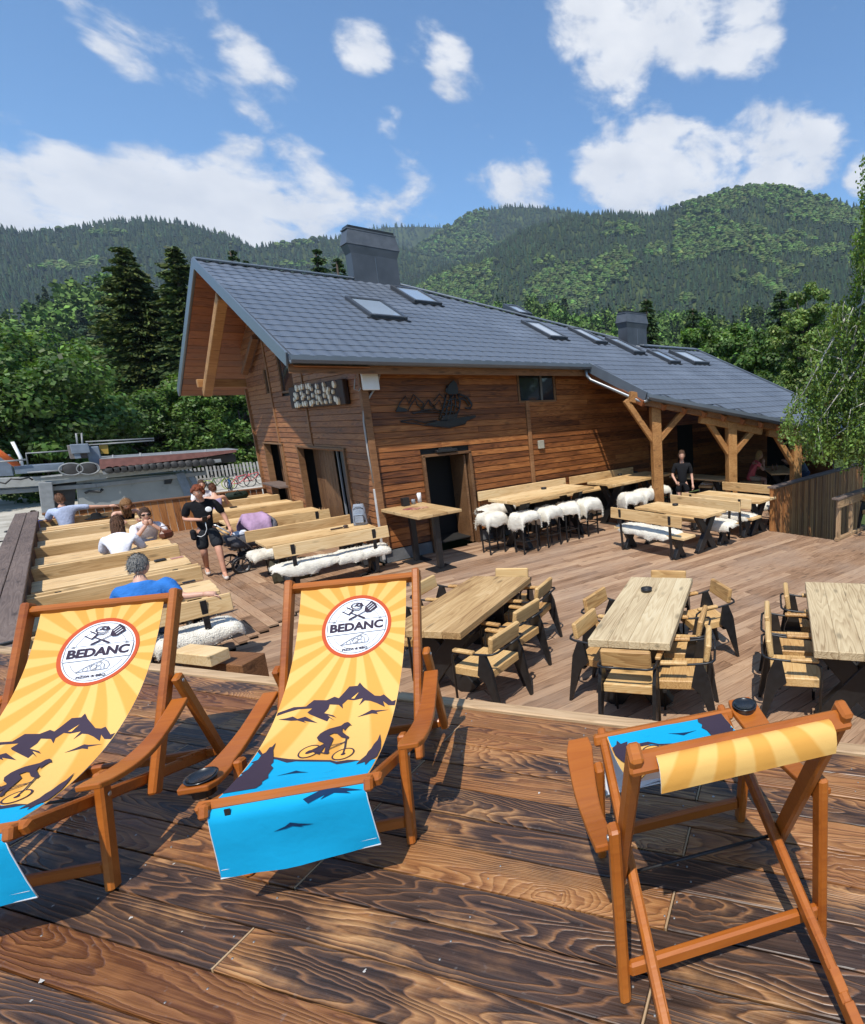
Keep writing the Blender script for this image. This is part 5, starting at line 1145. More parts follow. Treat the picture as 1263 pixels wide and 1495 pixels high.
uvn = t_.nodes.new('ShaderNodeUVMap'); uvn.uv_map = 'print'; sx_ = t_.nodes.new('ShaderNodeSeparateXYZ'); t_.links.new(uvn.outputs[0], sx_.inputs[0])
ang_ = math_(t_, 'ARCTAN2', math_(t_, 'SUBTRACT', sx_.outputs[1], .200), math_(t_, 'SUBTRACT', sx_.outputs[0], .018)); st_ = math_(t_, 'SINE', math_(t_, 'MULTIPLY', ang_, 19.0))
rmp = math_(t_, 'ADD', math_(t_, 'MULTIPLY', st_, 2.2), .5, True)
lk = ramp(t_, rmp, [(0, (.64, .315, .065)), (1, (.72, .43, .13))]); [t_.links.remove(l) for l in list(b_.inputs['Base Color'].links)]; t_.links.new(lk, b_.inputs['Base Color'])
TOP = Vector((-.695, .868)); cC = Vector((.188, .438))
def set_profile(top, fb=.188, mid=None):
    global TOP, cA, cB, cC, _P, _S, FL, wrap, _wl, flap, _fl
    cC = Vector((fb, .438)); flap = [cC + Vector(q) for q in ((0, 0), (.03, -.008), (.044, -.033), (.043, -.08), (.035, -.16), (.028, -.255))]; _fl = np.concatenate([[0], np.cumsum([(b3 - a).length for a, b3 in zip(flap, flap[1:])])])
    TOP = Vector(top); cA = TOP + Vector((.007, -.002)); cB = Vector(mid) if mid else Vector((-.375, .335)) + (TOP - Vector((-.695, .868))) * .5
    _P = np.array([tuple(cur(t)) for t in _ts]); _S = np.concatenate([[0], np.cumsum(np.linalg.norm(np.diff(_P, axis=0), axis=1))]); FL = float(_S[-1])
    wrap = [cA] + [cA + Vector(q) for q in ((-.014, .018), (-.034, .019), (-.049, .002), (-.054, -.026), (-.051, -.054))]; _wl = np.concatenate([[0], np.cumsum([(b3 - a).length for a, b3 in zip(wrap, wrap[1:])])])
def cur(t): return cA * (1 - t) ** 2 + cB * 2 * t * (1 - t) + cC * t * t
_ts = np.linspace(0, 1, 401); HWD = .222; set_profile((-.692, .846))
def prof(s):
    """point and normal (y,z) of the canvas at distance s from the top bar"""
    def pos(s):
        if s < 0: return Vector((float(np.interp(-s, _wl, [p.x for p in wrap])), float(np.interp(-s, _wl, [p.y for p in wrap]))))
        if s <= FL: t = float(np.interp(s, _S, _ts)); return cur(t)
        q = s - FL; return Vector((float(np.interp(q, _fl, [p.x for p in flap])), float(np.interp(q, _fl, [p.y for p in flap]))))
    a, c = pos(s - .004), pos(s + .004); d = (c - a).normalized(); return pos(s), Vector((-d.y, d.x)) if True else None
def surf(x, s, off):
    p, n = prof(s); sag = 0
    if 0 < s < FL: sag = -.012 * math.sin(math.pi * s / FL) * (1 - (x / HWD) ** 2) + .0035 * mnoise.noise(Vector((x * 9, s * 4, 2.2))) + .0025 * math.exp(-s / .09) * math.sin(x * 62)
    if s >= FL: sag = (s - FL) * (.035 * math.sin(x * 11 + 1) + .05 * mnoise.noise(Vector((x * 7, s * 5, 7))))
    return Vector((x, p.x + n.x * (off + sag), p.y + n.y * (off + sag)))
def sheet(s0, s1, ns, off, flip, mat, name, parent, hw=HWD, nu=10, uv=False, widen=0.0):
    V = []; F = []; U = []
    for j in range(ns + 1):
        s = s0 + (s1 - s0) * j / ns
        for i in range(nu + 1): u = 2 * i / nu - 1; x = -u * (hw + widen * j / ns); V.append(surf(x, s, off)); U.append((u * hw, s))
    for j in range(ns):
        for i in range(nu): q = (j * (nu + 1) + i, j * (nu + 1) + i + 1, (j + 1) * (nu + 1) + i + 1, (j + 1) * (nu + 1) + i); F.append(tuple(reversed(q)) if flip else q)
    me = bpy.data.meshes.new(name); me.from_pydata([tuple(v) for v in V], [], F); me.materials.append(mat); smooth(me)
    if uv:
        l = me.uv_layers.new(name='print')
        for lp in me.loops: l.data[lp.index].uv = U[lp.vertex_index]
    me.update(); return link(name, me, parent)
class Print:
    def __init__(s): s.v = []; s.f = []; s.m = []; s.mats = []; s.flap = False
    def tri(s, a, b, c, off, mi, d=0):
        if d == 0 and SH and not s.flap: a, b, c = (Vector((p.x, p.y + SH)) for p in (a, b, c))
        if max(a.y, b.y, c.y) < .004: return
        e = max((a - b).length, (b - c).length, (c - a).length)
        if e > .05 and d < 6:
            if e == (a - b).length: m = (a + b) / 2; s.tri(a, m, c, off, mi, d + 1); s.tri(m, b, c, off, mi, d + 1)
            elif e == (b - c).length: m = (b + c) / 2; s.tri(a, b, m, off, mi, d + 1); s.tri(a, m, c, off, mi, d + 1)
            else: m = (a + c) / 2; s.tri(a, b, m, off, mi, d + 1); s.tri(m, b, c, off, mi, d + 1)
            return
        o = len(s.v); s.v += [tuple(surf(-p.x, max(.0, p.y), off)) for p in (a, b, c)]; s.f.append((o, o + 1, o + 2)); s.m.append(mi)
    def mi(s, mat):
        if mat not in s.mats: s.mats.append(mat)
        return s.mats.index(mat)
    def poly(s, P, mat, lvl=1):
        """P in metres (right, down) as seen from the front"""
        P = [Vector((max(-HWD + .003, min(HWD - .003, x)), y)) for x, y in P]; k = s.mi(mat)
        for t in tessellate_polygon([[Vector((p.x, p.y, 0)) for p in P]]):
            q = [P[i] for i in t]
            if (q[1] - q[0]).cross(q[2] - q[0]) < 0: q.reverse()
            s.tri(*q, .0012 * lvl, k)
    def ring(s, c, r0, r1, mat, lvl=1, n=56, a0=0, a1=2 * math.pi, ell=1.0):
        for i in range(n):
            a, b2 = a0 + (a1 - a0) * i / n, a0 + (a1 - a0) * (i + 1) / n
            f = lambda r, g: (c[0] + r * math.cos(g), c[1] + r * ell * math.sin(g))
            s.poly([f(r0, a), f(r1, a), f(r1, b2), f(r0, b2)] if r0 > 0 else [c, f(r1, a), f(r1, b2)], mat, lvl)
    def line(s, P, w_, mat, lvl=1):
        for a, b2 in zip(P, P[1:]):
            a, b2 = Vector(a), Vector(b2); d = (b2 - a); 
            if d.length < 1e-6: continue
            d.normalize(); n = Vector((-d.y, d.x)) * w_ / 2; a = a - d * w_ * .3; b2 = b2 + d * w_ * .3; s.poly([a - n, b2 - n, b2 + n, a + n], mat, lvl)
    def text(s, txt, c, wid, hgt, mat, lvl=1, bold=.0, rot=0.0):
        cu = bpy.data.curves.new('txt', 'FONT'); cu.body = txt; cu.align_x = 'CENTER'; cu.align_y = 'CENTER'; cu.offset = bold; cu.resolution_u = 3
        ob = bpy.data.objects.new('txt', cu); COL.objects.link(ob); dg = bpy.context.evaluated_depsgraph_get(); me = ob.evaluated_get(dg).to_mesh(); me.calc_loop_triangles()
        P = [v.co.copy() for v in me.vertices]; xs = [p.x for p in P]; ys = [p.y for p in P]; x0, x1, y0, y1 = min(xs), max(xs), min(ys), max(ys)
        Q = [Vector((c[0] + ((p.x - x0) / (x1 - x0) - .5) * wid, c[1] - ((p.y - y0) / (y1 - y0) - .5) * hgt)) for p in P]; k = s.mi(mat)
        for t in me.loop_triangles:
            q = [Q[i] for i in t.vertices]
            if (q[1] - q[0]).cross(q[2] - q[0]) < 0: q.reverse()
            s.tri(*q, .0012 * lvl, k)
        ob.evaluated_get(dg).to_mesh_clear(); bpy.data.objects.remove(ob); bpy.data.curves.remove(cu)
    def build(s, name, parent):
        me = bpy.data.meshes.new(name); me.from_pydata(s.v, [], s.f)
        for m in s.mats: me.materials.append(m)
        me.polygons.foreach_set('material_index', s.m); me.update(); return link(name, me, parent)
KS = 2.519 * FL / 1.0
SH = 0.0   # a chair set slack has its spare cloth rolled round the top bar
def us(P): return [(u * HWD, min(FL - .002 - SH, v * 2.519)) for u, v in P]
MOUNT = [(-1.0, .225), (-.763, .217), (-.563, .218), (-.466, .207), (-.244, .210), (-.129, .205), (-.047, .209), (.089, .189), (.232, .190), (.261, .184), (.347, .194), (.584, .215), (.688, .218), (.744, .216), (.922, .234), (1.0, .233), (.997, .244), (.873, .241), (.758, .230), (.816, .243), (.648, .231), (.525, .224), (.421, .221), (.341, .229), (.376, .216), (.226, .217), (.114, .214), (.046, .222), (.076, .231), (-.016, .222), (-.174, .219), (-.172, .227), (-.22, .235), (-.05, .242), (.02, .248), (-.152, .240), (.008, .254), (-.103, .246), (-.117, .253), (-.459, .234), (-.505, .230), (-.447, .223), (-.681, .222), (-.851, .226), (-.99, .231)]
RIDL = [(-.936, .238), (-.81, .237), (-.718, .235), (-.626, .241), (-.512, .238), (-.264, .254), (-.511, .246), (-.455, .251), (-.617, .244), (-.73, .243)]
RIDR = [(.371, .253), (.485, .248), (.589, .243), (.669, .246), (.905, .251), (.688, .250), (.722, .255), (.611, .251)]
BLUE = [(-1, .299), (-.885, .312), (-.654, .321), (-.314, .331), (-.065, .338), (.268, .350), (.533, .360), (1, .367)]
EDGE = [(-1, .2965), (-.862, .311), (-.631, .319), (-.44, .326), (-.313, .330), (.269, .349), (.374, .356), (.54, .356), (.736, .362), (.571, .364), (.408, .364), (.266, .353), (-.294, .335), (-.422, .335), (-.61, .324), (-.849, .316), (-1, .302)]
TRL = [(-.789, .286), (-.764, .301), (-.706, .314), (-.634, .330), (-.646, .336), (-.573, .344), (-.569, .360), (-.521, .370), (-.565, .378), (-.53, .386), (-.56, .396), (-1.0, .396), (-1, .376), (-.99, .359), (-.949, .354), (-.992, .350), (-.933, .342), (-.92, .328), (-.967, .326), (-.893, .321), (-.894, .310), (-.851, .305), (-.843, .295), (-.809, .294)]
TRR = [(.879, .304), (.944, .323), (.995, .341), (.985, .354), (1, .362), (.902, .370), (.871, .380), (.831, .370), (.717, .373), (.739, .364), (.798, .352), (.801, .343), (.829, .337), (.841, .326), (.875, .318)]
BIRD = [(-.427, .367), (-.272, .364), (-.178, .361), (-.1, .366), (.046, .373), (-.083, .370), (-.193, .368), (-.294, .367)]
RIDER = [(-.166, .287), (-.141, .279), (-.096, .275), (-.022, .271), (.157, .268), (.195, .263), (.239, .262), (.274, .264), (.335, .271), (.298, .270), (.266, .275), (.251, .281), (.226, .277), (.199, .275), (.221, .283), (.312, .292), (.37, .297), (.372, .302), (.336, .300), (.24, .295), (.143, .285), (.083, .283), (.02, .286), (.121, .295), (.127, .302), (.131, .315), (.144, .324), (.177, .330), (.096, .330), (.08, .322), (.058, .313), (-.014, .302), (-.11, .295)]
LEGB = [(.016, .303), (.05, .307), (.024, .329), (-.039, .325), (-.101, .320), (-.186, .322), (-.221, .320), (-.221, .316), (-.138, .316), (-.082, .311)]
def print_on(parent):
    p = Print(); W, D, R, Ln, B_ = M['p_white'], M['p_dark'], M['p_red'], M['p_line'], M['p_blue']
    lc = (.018, .200); r = .143
    p.ring(lc, 0, r * .93, W, 1); p.ring(lc, r * .90, r, R, 2); p.ring(lc, r * .845, r * .862, Ln, 3); p.ring(lc, r * .66, r * .675, Ln, 2, 30, R_(200), R_(340)); p.ring(lc, r * .70, r * .715, Ln, 2, 30, R_(25), R_(155))
    for sg in (-1, 1): p.poly([(lc[0] + sg * r * .66, lc[1] - r * .24), (lc[0] + sg * r * .83, lc[1] - r * .17), (lc[0] + sg * r * .60, lc[1] - r * .16)], Ln, 3)
    p.poly([(lc[0] - r * .84, lc[1] - r * .21), (lc[0] + r * .84, lc[1] - r * .21), (lc[0] + r * .84, lc[1] + r * .22), (lc[0] - r * .84, lc[1] + r * .22)], W, 3)
    bx = [(lc[0] - r * .84, lc[1] - r * .21), (lc[0] + r * .84, lc[1] - r * .21), (lc[0] + r * .84, lc[1] + r * .22), (lc[0] - r * .84, lc[1] + r * .22)]; p.line(bx + bx[:1], .0022, Ln, 4)
    p.text('BEDANC', (lc[0], lc[1]), r * 1.53, r * .27, D, 5, .042)
    p.text('PIZZA & BBQ', (lc[0], lc[1] + r * .73), r * .72, r * .085, D, 4, .03)
    # crossed fork and turner under a steak
    f0, f1 = (lc[0] + r * .20, lc[1] - r * .24), (lc[0] - r * .22, lc[1] - r * .46); p.line([f0, (lc[0] + r * .04, lc[1] - r * .325)], .0075, D, 5); p.line([f0, f1], .0042, D, 5)
    p.line([(f1[0] + .012, f1[1] - .010), (f1[0] - .006, f1[1] + .009)], .006, D, 5)
    for q in ((.010, -.010), (-.007, .008)): p.line([(f1[0] + q[0], f1[1] + q[1]), (f1[0] + q[0] - .026, f1[1] + q[1] - .016)], .0038, D, 5)
    g0, g1 = (lc[0] - r * .24, lc[1] - r * .24), (lc[0] + r * .22, lc[1] - r * .46); p.line([g0, (lc[0] - r * .06, lc[1] - r * .325)], .0075, D, 5); p.line([g0, g1], .0036, D, 5)
    c = Vector((lc[0] + r * .36, lc[1] - r * .56)); d = Vector((.78, -.62)); n = Vector((.62, .78)); T = lambda a, b2: tuple(c + d * a + n * b2)
    p.poly([T(-.026, -.006), T(-.012, -.018), T(.024, -.020), T(.028, 0), T(.024, .020), T(-.012, .018), T(-.026, .006)], D, 5)
    for o in (-.010, 0, .010): p.line([T(-.008, o), T(.018, o)], .0026, W, 6)
    p.ring((lc[0] - r * .04, lc[1] - r * .66), .020, .0245, D, 5, 22, 0, 6.283, .62); p.ring((lc[0] + r * .02, lc[1] - r * .69), .006, .012, D, 5, 14, 0, 6.283, .7); p.line([(lc[0] - r * .10, lc[1] - r * .66), (lc[0] - r * .02, lc[1] - r * .70)], .004, D, 5); p.line([(lc[0] + r * .09, lc[1] - r * .74), (lc[0] + r * .14, lc[1] - r * .66)], .005, D, 5)
    p.line([(lc[0] - r * .17, lc[1] - r * .62), (lc[0] - r * .14, lc[1] - r * .52), (lc[0] + r * .02, lc[1] - r * .51), (lc[0] + r * .12, lc[1] - r * .58)], .003, D, 5)
    # pizza slice in outline
    tip = (lc[0] - r * .42, lc[1] + r * .56); a1, a2 = (lc[0] + r * .18, lc[1] + r * .26), (lc[0] + r * .34, lc[1] + r * .55)
    p.line([tip, (lc[0] - r * .16, lc[1] + r * .40), a1, (lc[0] + r * .30, lc[1] + r * .32), (lc[0] + r * .38, lc[1] + r * .44), a2, tip], .0026, Ln, 4); p.line([(lc[0] + r * .12, lc[1] + r * .30), (lc[0] + r * .24, lc[1] + r * .40), (lc[0] + r * .26, lc[1] + r * .53)], .0024, Ln, 4)
    for q in ((-.2, .50, .010), (-.02, .46, .012), (.10, .38, .009), (.12, .50, .010), (-.10, .41, .006), (.02, .52, .005)): p.ring((lc[0] + r * q[0], lc[1] + r * q[1]), q[2] - .0022, q[2], Ln, 4, 12)
    # peaks, lake, spruces, rider
    p.poly(us(BLUE) + [(HWD, FL - .001 - SH), (-HWD, FL - .001 - SH)], B_, 1)
    for P in (MOUNT, RIDL, RIDR): p.poly(us(P), D, 1)
    p.poly(us([(.172, .213), (.28, .203), (.228, .214)]), M['p_yel'], 2)
    p.poly(us(EDGE), D, 2); p.poly(us(BIRD), M['p_bdark'], 2); p.poly(us(TRL), D, 3); p.poly(us(TRR), D, 3)
    for (cx, cy) in ((-.172, .3165), (.412, .3385)):
        cc = (cx * HWD, cy * 2.519); p.ring(cc, 0, .034, M['p_yel'], 2, 26); p.ring(cc, .0315, .0365, D, 3, 34); p.ring(cc, 0, .008, D, 3, 10)
    p.poly(us(RIDER), D, 4); p.poly(us(LEGB), D, 3)
    g = lambda u, v: (u * HWD, v * 2.519)
    p.line([g(.335, .299), g(.36, .312), g(.385, .322), g(.412, .3385)], .0055, D, 4); p.line([g(.345, .307), g(.27, .312), g(.14, .319)], .0048, D, 4); p.line([g(.34, .309), g(.13, .311)], .0032, D, 4); p.line([g(-.172, .3165), g(.02, .324), g(.13, .330), g(.16, .331)], .0046, D, 4); p.line([g(-.172, .3165), g(.02, .304)], .0036, D, 4)
    # marks on the hanging flap
    p.flap = True
    for P in ([(.04, .045), (.085, .030), (.12, .026), (.165, .034), (.215, .048), (.165, .043), (.18, .052), (.13, .042), (.09, .055), (.105, .042), (.055, .060)], [(-.055, .135), (-.02, .123), (-.003, .112), (.02, .124), (.058, .140), (.02, .134), (.03, .142), (.0, .127), (-.02, .131)]): p.poly([(x, FL + y) for x, y in P], M['p_bdark'], 2)
    return p.build('print', parent)
M['bolt'] = plain('bolt_steel', (.45, .43, .40), rough=.3, metal=.8)
def deck_chair(loc, F, label, hang=False, folded=False, first=[]):
    t = empty('deck_chair', loc, math.atan2(F[1], F[0]) - HP, label, 'deck chair', 'varnished deck chairs with printed canvas'); V_ = M['varnish']; ch = .007
    b = MB(); b.bar((-.285, TOP.x, TOP.y), (.285, TOP.x, TOP.y), .032, .05, (0, .5, .85), ch); b.build('top_bar', V_, t)
    b = MB(); b.bar((-.268, cC.x + .007, .425), (.268, cC.x + .007, .425), .034, .040, (0, .3, 1), ch); b.build('front_bar', V_, t)
    for sg in (-1, 1):
        b = MB(); b.bar((sg * .268, -.292, .155), (sg * .268, TOP.x - .008, TOP.y + .037), .032, .052, (0, 1, .5), ch); b.build('back_rail', V_, t)
        b = MB(); b.bar((sg * .234, cC.x + .047, .436), (sg * .234, -.80, .022), .028, .045, (0, .3, 1), ch)
        for k in range(4):
            f = .74 + .066 * k; p = Vector((sg * .234, .235 - 1.035 * f, .436 - .414 * f + .026)); b.bar(p, p + Vector((0, -.050, -.022)), .0278, .013, (0, .3, 1), .002)
        b.build('seat_rail', V_, t)
        b = MB(); b.bar((sg * .274, 0, 0), (sg * .274, -.075, .415), .030, .046, (0, 1, .2), ch); b.build('front_leg', V_, t)
        mR = Vector((-.292, .155)) + (TOP - Vector((-.292, .155))) * .55; top = Vector((sg * .304, mR.x - .01, mR.y - .01)); bot = Vector((sg * .304, -.500, 0.0)) if hang else Vector((sg * .304, -.705, .045))
        b = MB(); d = (top - bot).normalized(); b.bar(bot, top + d * .03, .030, .046, (0, 1, .2), ch); b.build('prop_strut', V_, t)
        for q in (top + Vector((sg * .016, 0, 0)), Vector((sg * .290, -.066, .33))): b = MB(); b.ball(q, (.004, .009, .009), 10); b.build('bolt', M['bolt'], t)
        # arm: sawn S-curve, wide in front
        b = MB(); cup = sg > 0; x0 = sg * .322; n = 12; L0, L1 = (.11 if cup else .055), -.47
        vs = []
        for i in range(n + 1):
            f = i / n; y = L0 + (L1 - L0) * f; z = .436 - .035 * f - .030 * math.sin(f * math.pi * 1.15) + .045 * f * f; w_ = (.047 - .017 * min(1, f * 1.5)) * (1 if not cup or f > .3 else 1.25) * (.75 if i == 0 else 1); xc = x0 + sg * .012 * math.sin(f * 3.1)
            for (a, c2) in ((-1, -1), (1, -1), (1, 1), (-1, 1)): vs.append((xc + a * w_, y, z + c2 * .011))
        fs = [(0, 1, 2, 3), (n * 4 + 3, n * 4 + 2, n * 4 + 1, n * 4)] + [(i * 4 + k, (i + 1) * 4 + k, (i + 1) * 4 + (k + 1) % 4, i * 4 + (k + 1) % 4) for i in range(n) for k in range(4)]
        b.add(vs, fs); ao = b.build('armrest', V_, t); bv = ao.modifiers.new('soft', 'BEVEL'); bv.width = .005; bv.segments = 2
        if cup:
            b = MB(); b.lathe([(.0001, -.050), (.034, -.050), (.037, .014), (.047, .016), (.047, .012), (.040, .010), (.0395, -.01)], (x0, .055, .436), 24); b.lathe([(.040, .0155), (.034, .010), (.030, .0085), (.0001, .0085)], (x0, .055, .4375), 24); b.build('cup_holder', plain('black_plastic', (.012, .014, .017), rough=.25, spec=.6), ao, inv(ao) @ Matrix.Identity(4) if False else None)
    b = MB(); b.bar((-.26, -.012, .085), (.26, -.012, .085), .024, .045, (0, 1, 0) if False else (0, 0, 1), ch); b.build('leg_stretcher', V_, t)
    zb = .10 if hang else .075; yb = -.507 if hang else -.694
    b = MB(); b.bar((-.289, yb, zb), (.289, yb, zb), .026, .042, (0, 0, 1), ch); b.build('strut_stretcher', V_, t)
    b = MB(); b.bar((-.253, -.30, .19), (.253, -.30, .19), .024, .03, (0, 0, 1), .004) if False else b.tube([(-.253, -.30, .19), (.253, -.30, .19)], .006, 6); b.build('pivot_rod', M['black'], t)
    fab = sheet(-float(_wl[-1]), FL, 64, 0, False, M['canvas'], 'canvas', t, uv=True, nu=14); sheet(-float(_wl[-1]), FL, 40, -.0022, True, M['canvas_back'], 'canvas_back', fab)
    fl = sheet(FL, FL + float(_fl[-1]), 14, 0, False, M['p_blue'], 'flap', t, widen=.012); sheet(FL, FL + float(_fl[-1]), 12, -.0022, True, M['canvas_back'], 'flap_back', fl, widen=.012)
    b = MB(); e = FL + float(_fl[-1]); b.tube([surf(-.234, e, -.001), surf(.234, e, -.001)], .0035, 6)
    for sg in (-1, 1): b.tube([surf(sg * (.222 + .012 * (s - FL) / (e - FL)), s, -.001) for s in np.linspace(FL + .02, e, 8)], .0018, 5)
    b.tube([surf(-.226, e - .032, .0006), surf(.226, e - .032, .0006)], .0009, 4); b.build('white_binding', plain('binding_white', (.72, .72, .72)), fl)
    b = MB(); b.box(surf(.17, FL + .045, .003), (.016, .004, .022)); b.build('care_label', M['black'], fl)
    print_on(fab); return t
deck_chair((.425, 2.062, PZ), (-.570, -.822), 'deck chair facing the viewer, whole canvas print visible, in the middle of the platform')
deck_chair((-.37, 2.68, PZ), (-.56, -.83), 'deck chair facing the viewer, cut off by the left picture edge')
set_profile((-.625, .805), .045, (-.34, .44))
SH = FL - 1.0
deck_chair((1.315, 1.166, PZ), (.53, .85), 'deck chair seen from behind with its struts hanging to the boards', hang=True)
# ================================================================ people
M['skin'] = plain('skin', (.60, .34, .24), rough=.5, spec=.35, var=.10, scale=9); M['skinred'] = plain('skin_tanned', (.58, .30, .20), rough=.5, spec=.35, var=.12, scale=9)
M['eyew'] = plain('eye_white', (.6, .58, .55), rough=.3); M['eyed'] = plain('eye_dark', (.02, .014, .010), rough=.2); M['lips'] = plain('lips', (.34, .10, .08), rough=.5)
def cloth(name, c, rough=.85): return plain(name, c, rough=rough, spec=.15, var=.16, scale=7, bump=.5, bscale=26)
PEND = []
def skin_obj(name, mats, verts, edges, radii, root, parent, sub=2, post=None):
    me = bpy.data.meshes.new(name); me.from_pydata([tuple(v) for v in verts], edges, [])
    o = link(name, me, parent); md = o.modifiers.new('skin', 'SKIN'); md.use_smooth_shade = True; md.branch_smoothing = .6
    for i, r in enumerate(radii):
        sv = me.skin_vertices[0].data[i]; sv.radius = (r, r) if not isinstance(r, tuple) else r; sv.use_root = (i == root)
    ss = o.modifiers.new('sub', 'SUBSURF'); ss.levels = sub; ss.render_levels = sub
    PEND.append((o, mats, post)); return o
def head_geo(mb, c, rm, s=1.0, face=True, shades=False, beard=False):
    """mi: 0 skin 1 eye white 2 dark 3 lips"""
    V = []; F = []; nu, nv = 18, 14; c = Vector(c)
    for j in range(nv + 1):
        th = math.pi * j / nv
        for i in range(nu):
            g = 2 * math.pi * i / nu; x, y, z = math.sin(th) * math.cos(g), math.sin(th) * math.sin(g), -math.cos(th)
            w_ = .074 * (1 - .22 * max(0, -z) ** 1.3) ; d = .095 * (1 - .06 * max(0, -z)); h = .118
            X, Y, Z = x * w_, y * d, z * h
            if Z < -.04 and Y > 0: Y += .012 * (1 - abs(x)) * min(1, (-.04 - Z) / .05)
            if Y < 0 and Z < -.02: Y *= .82
            if face and Y > .05:
                for (ex, ez, dp, rr) in ((0, -.012, .020, .016), (0, .006, .012, .012), (0, -.078, .006, .02)):
                    Y += dp * math.exp(-((X - ex) ** 2 + (Z - ez) ** 2) / rr ** 2)
                for ex in (-.031, .031): Y -= .010 * math.exp(-((X - ex) ** 2 + (Z - .016) ** 2) / .015 ** 2)
            V.append(c + rm @ (Vector((X, Y, Z)) * s))
    for j in range(nv):
        for i in range(nu): F.append((j * nu + i, j * nu + (i + 1) % nu, (j + 1) * nu + (i + 1) % nu, (j + 1) * nu + i))
    mb.add(V, F, 0, True); P = lambda x, y, z: c + rm @ (Vector((x, y, z)) * s)
    for sg in (-1, 1): mb.ball(P(sg * .075, -.008, -.004), (.009 * s, .018 * s, .030 * s), 8, 0, rm)
    if face:
        if shades:
            for sg in (-1, 1): mb.ball(P(sg * .032, .088, .014), (.030 * s, .010 * s, .022 * s), 10, 2, rm); mb.tube([P(sg * .06, .08, .02), P(sg * .077, -.01, .016)], .004 * s, 5, 2)
            mb.tube([P(-.02, .096, .018), P(.02, .096, .018)], .004 * s, 5, 2)
        else:
            for sg in (-1, 1): mb.ball(P(sg * .031, .078, .014), (.013 * s, .009 * s, .008 * s), 8, 1, rm); mb.ball(P(sg * .031, .085, .014), (.006 * s, .004 * s, .006 * s), 6, 2, rm); mb.tube([P(sg * .016, .094, .034), P(sg * .032, .092, .038), P(sg * .046, .084, .034)], .0035 * s, 4, 2)
        mb.ball(P(0, .090, -.048), (.022 * s, .006 * s, .0065 * s), 8, 3, rm)
def hand_geo(mb, wr, dirv, palm_n, curl=.5, s=1.0, mirror=1):
    """palm and five separate jointed fingers from the wrist along dirv; palm faces palm_n"""
    d = Vector(dirv).normalized(); n = Vector(palm_n); n = (n - d * n.dot(d)).normalized(); sd = d.cross(n) * mirror; wr = Vector(wr)
    mb.tube([wr - d * .02, wr + d * .025 * s, wr + d * .06 * s, wr + d * .09 * s], [.024 * s, .033 * s, .037 * s, .034 * s], 8)
    for k, ln in enumerate((.068, .078, .072, .056)):
        b0 = wr + d * .085 * s + sd * (.028 - .0187 * k) * s; a1 = curl * .6; a2 = curl * 1.4
        p1 = b0 + (d * math.cos(a1) + n * math.sin(a1)) * ln * .5 * s; p2 = p1 + (d * math.cos(a2) + n * math.sin(a2)) * ln * .32 * s; p3 = p2 + (d * math.cos(a2 + curl * .5) + n * math.sin(a2 + curl * .5)) * ln * .24 * s
        mb.tube([b0 - d * .01, p1, p2, p3], [.0095 * s, .009 * s, .008 * s, .006 * s], 6)
    t0 = wr + d * .035 * s + sd * .030 * s; t1 = t0 + (d * .6 + sd * .7 + n * .25).normalized() * .035 * s; t2 = t1 + (d * .85 + sd * .2 + n * .5 * curl).normalized() * .030 * s
    mb.tube([t0 - sd * .01, t0, t1, t2], [.013 * s, .013 * s, .010 * s, .007 * s], 6)
HAIRM = {}
def hairmat(c):
    if c not in HAIRM:
        HAIRM[c] = plain('hair', c, rough=.55, spec=.35, var=.45, scale=60, bump=.8, bscale=160)
    return HAIRM[c]
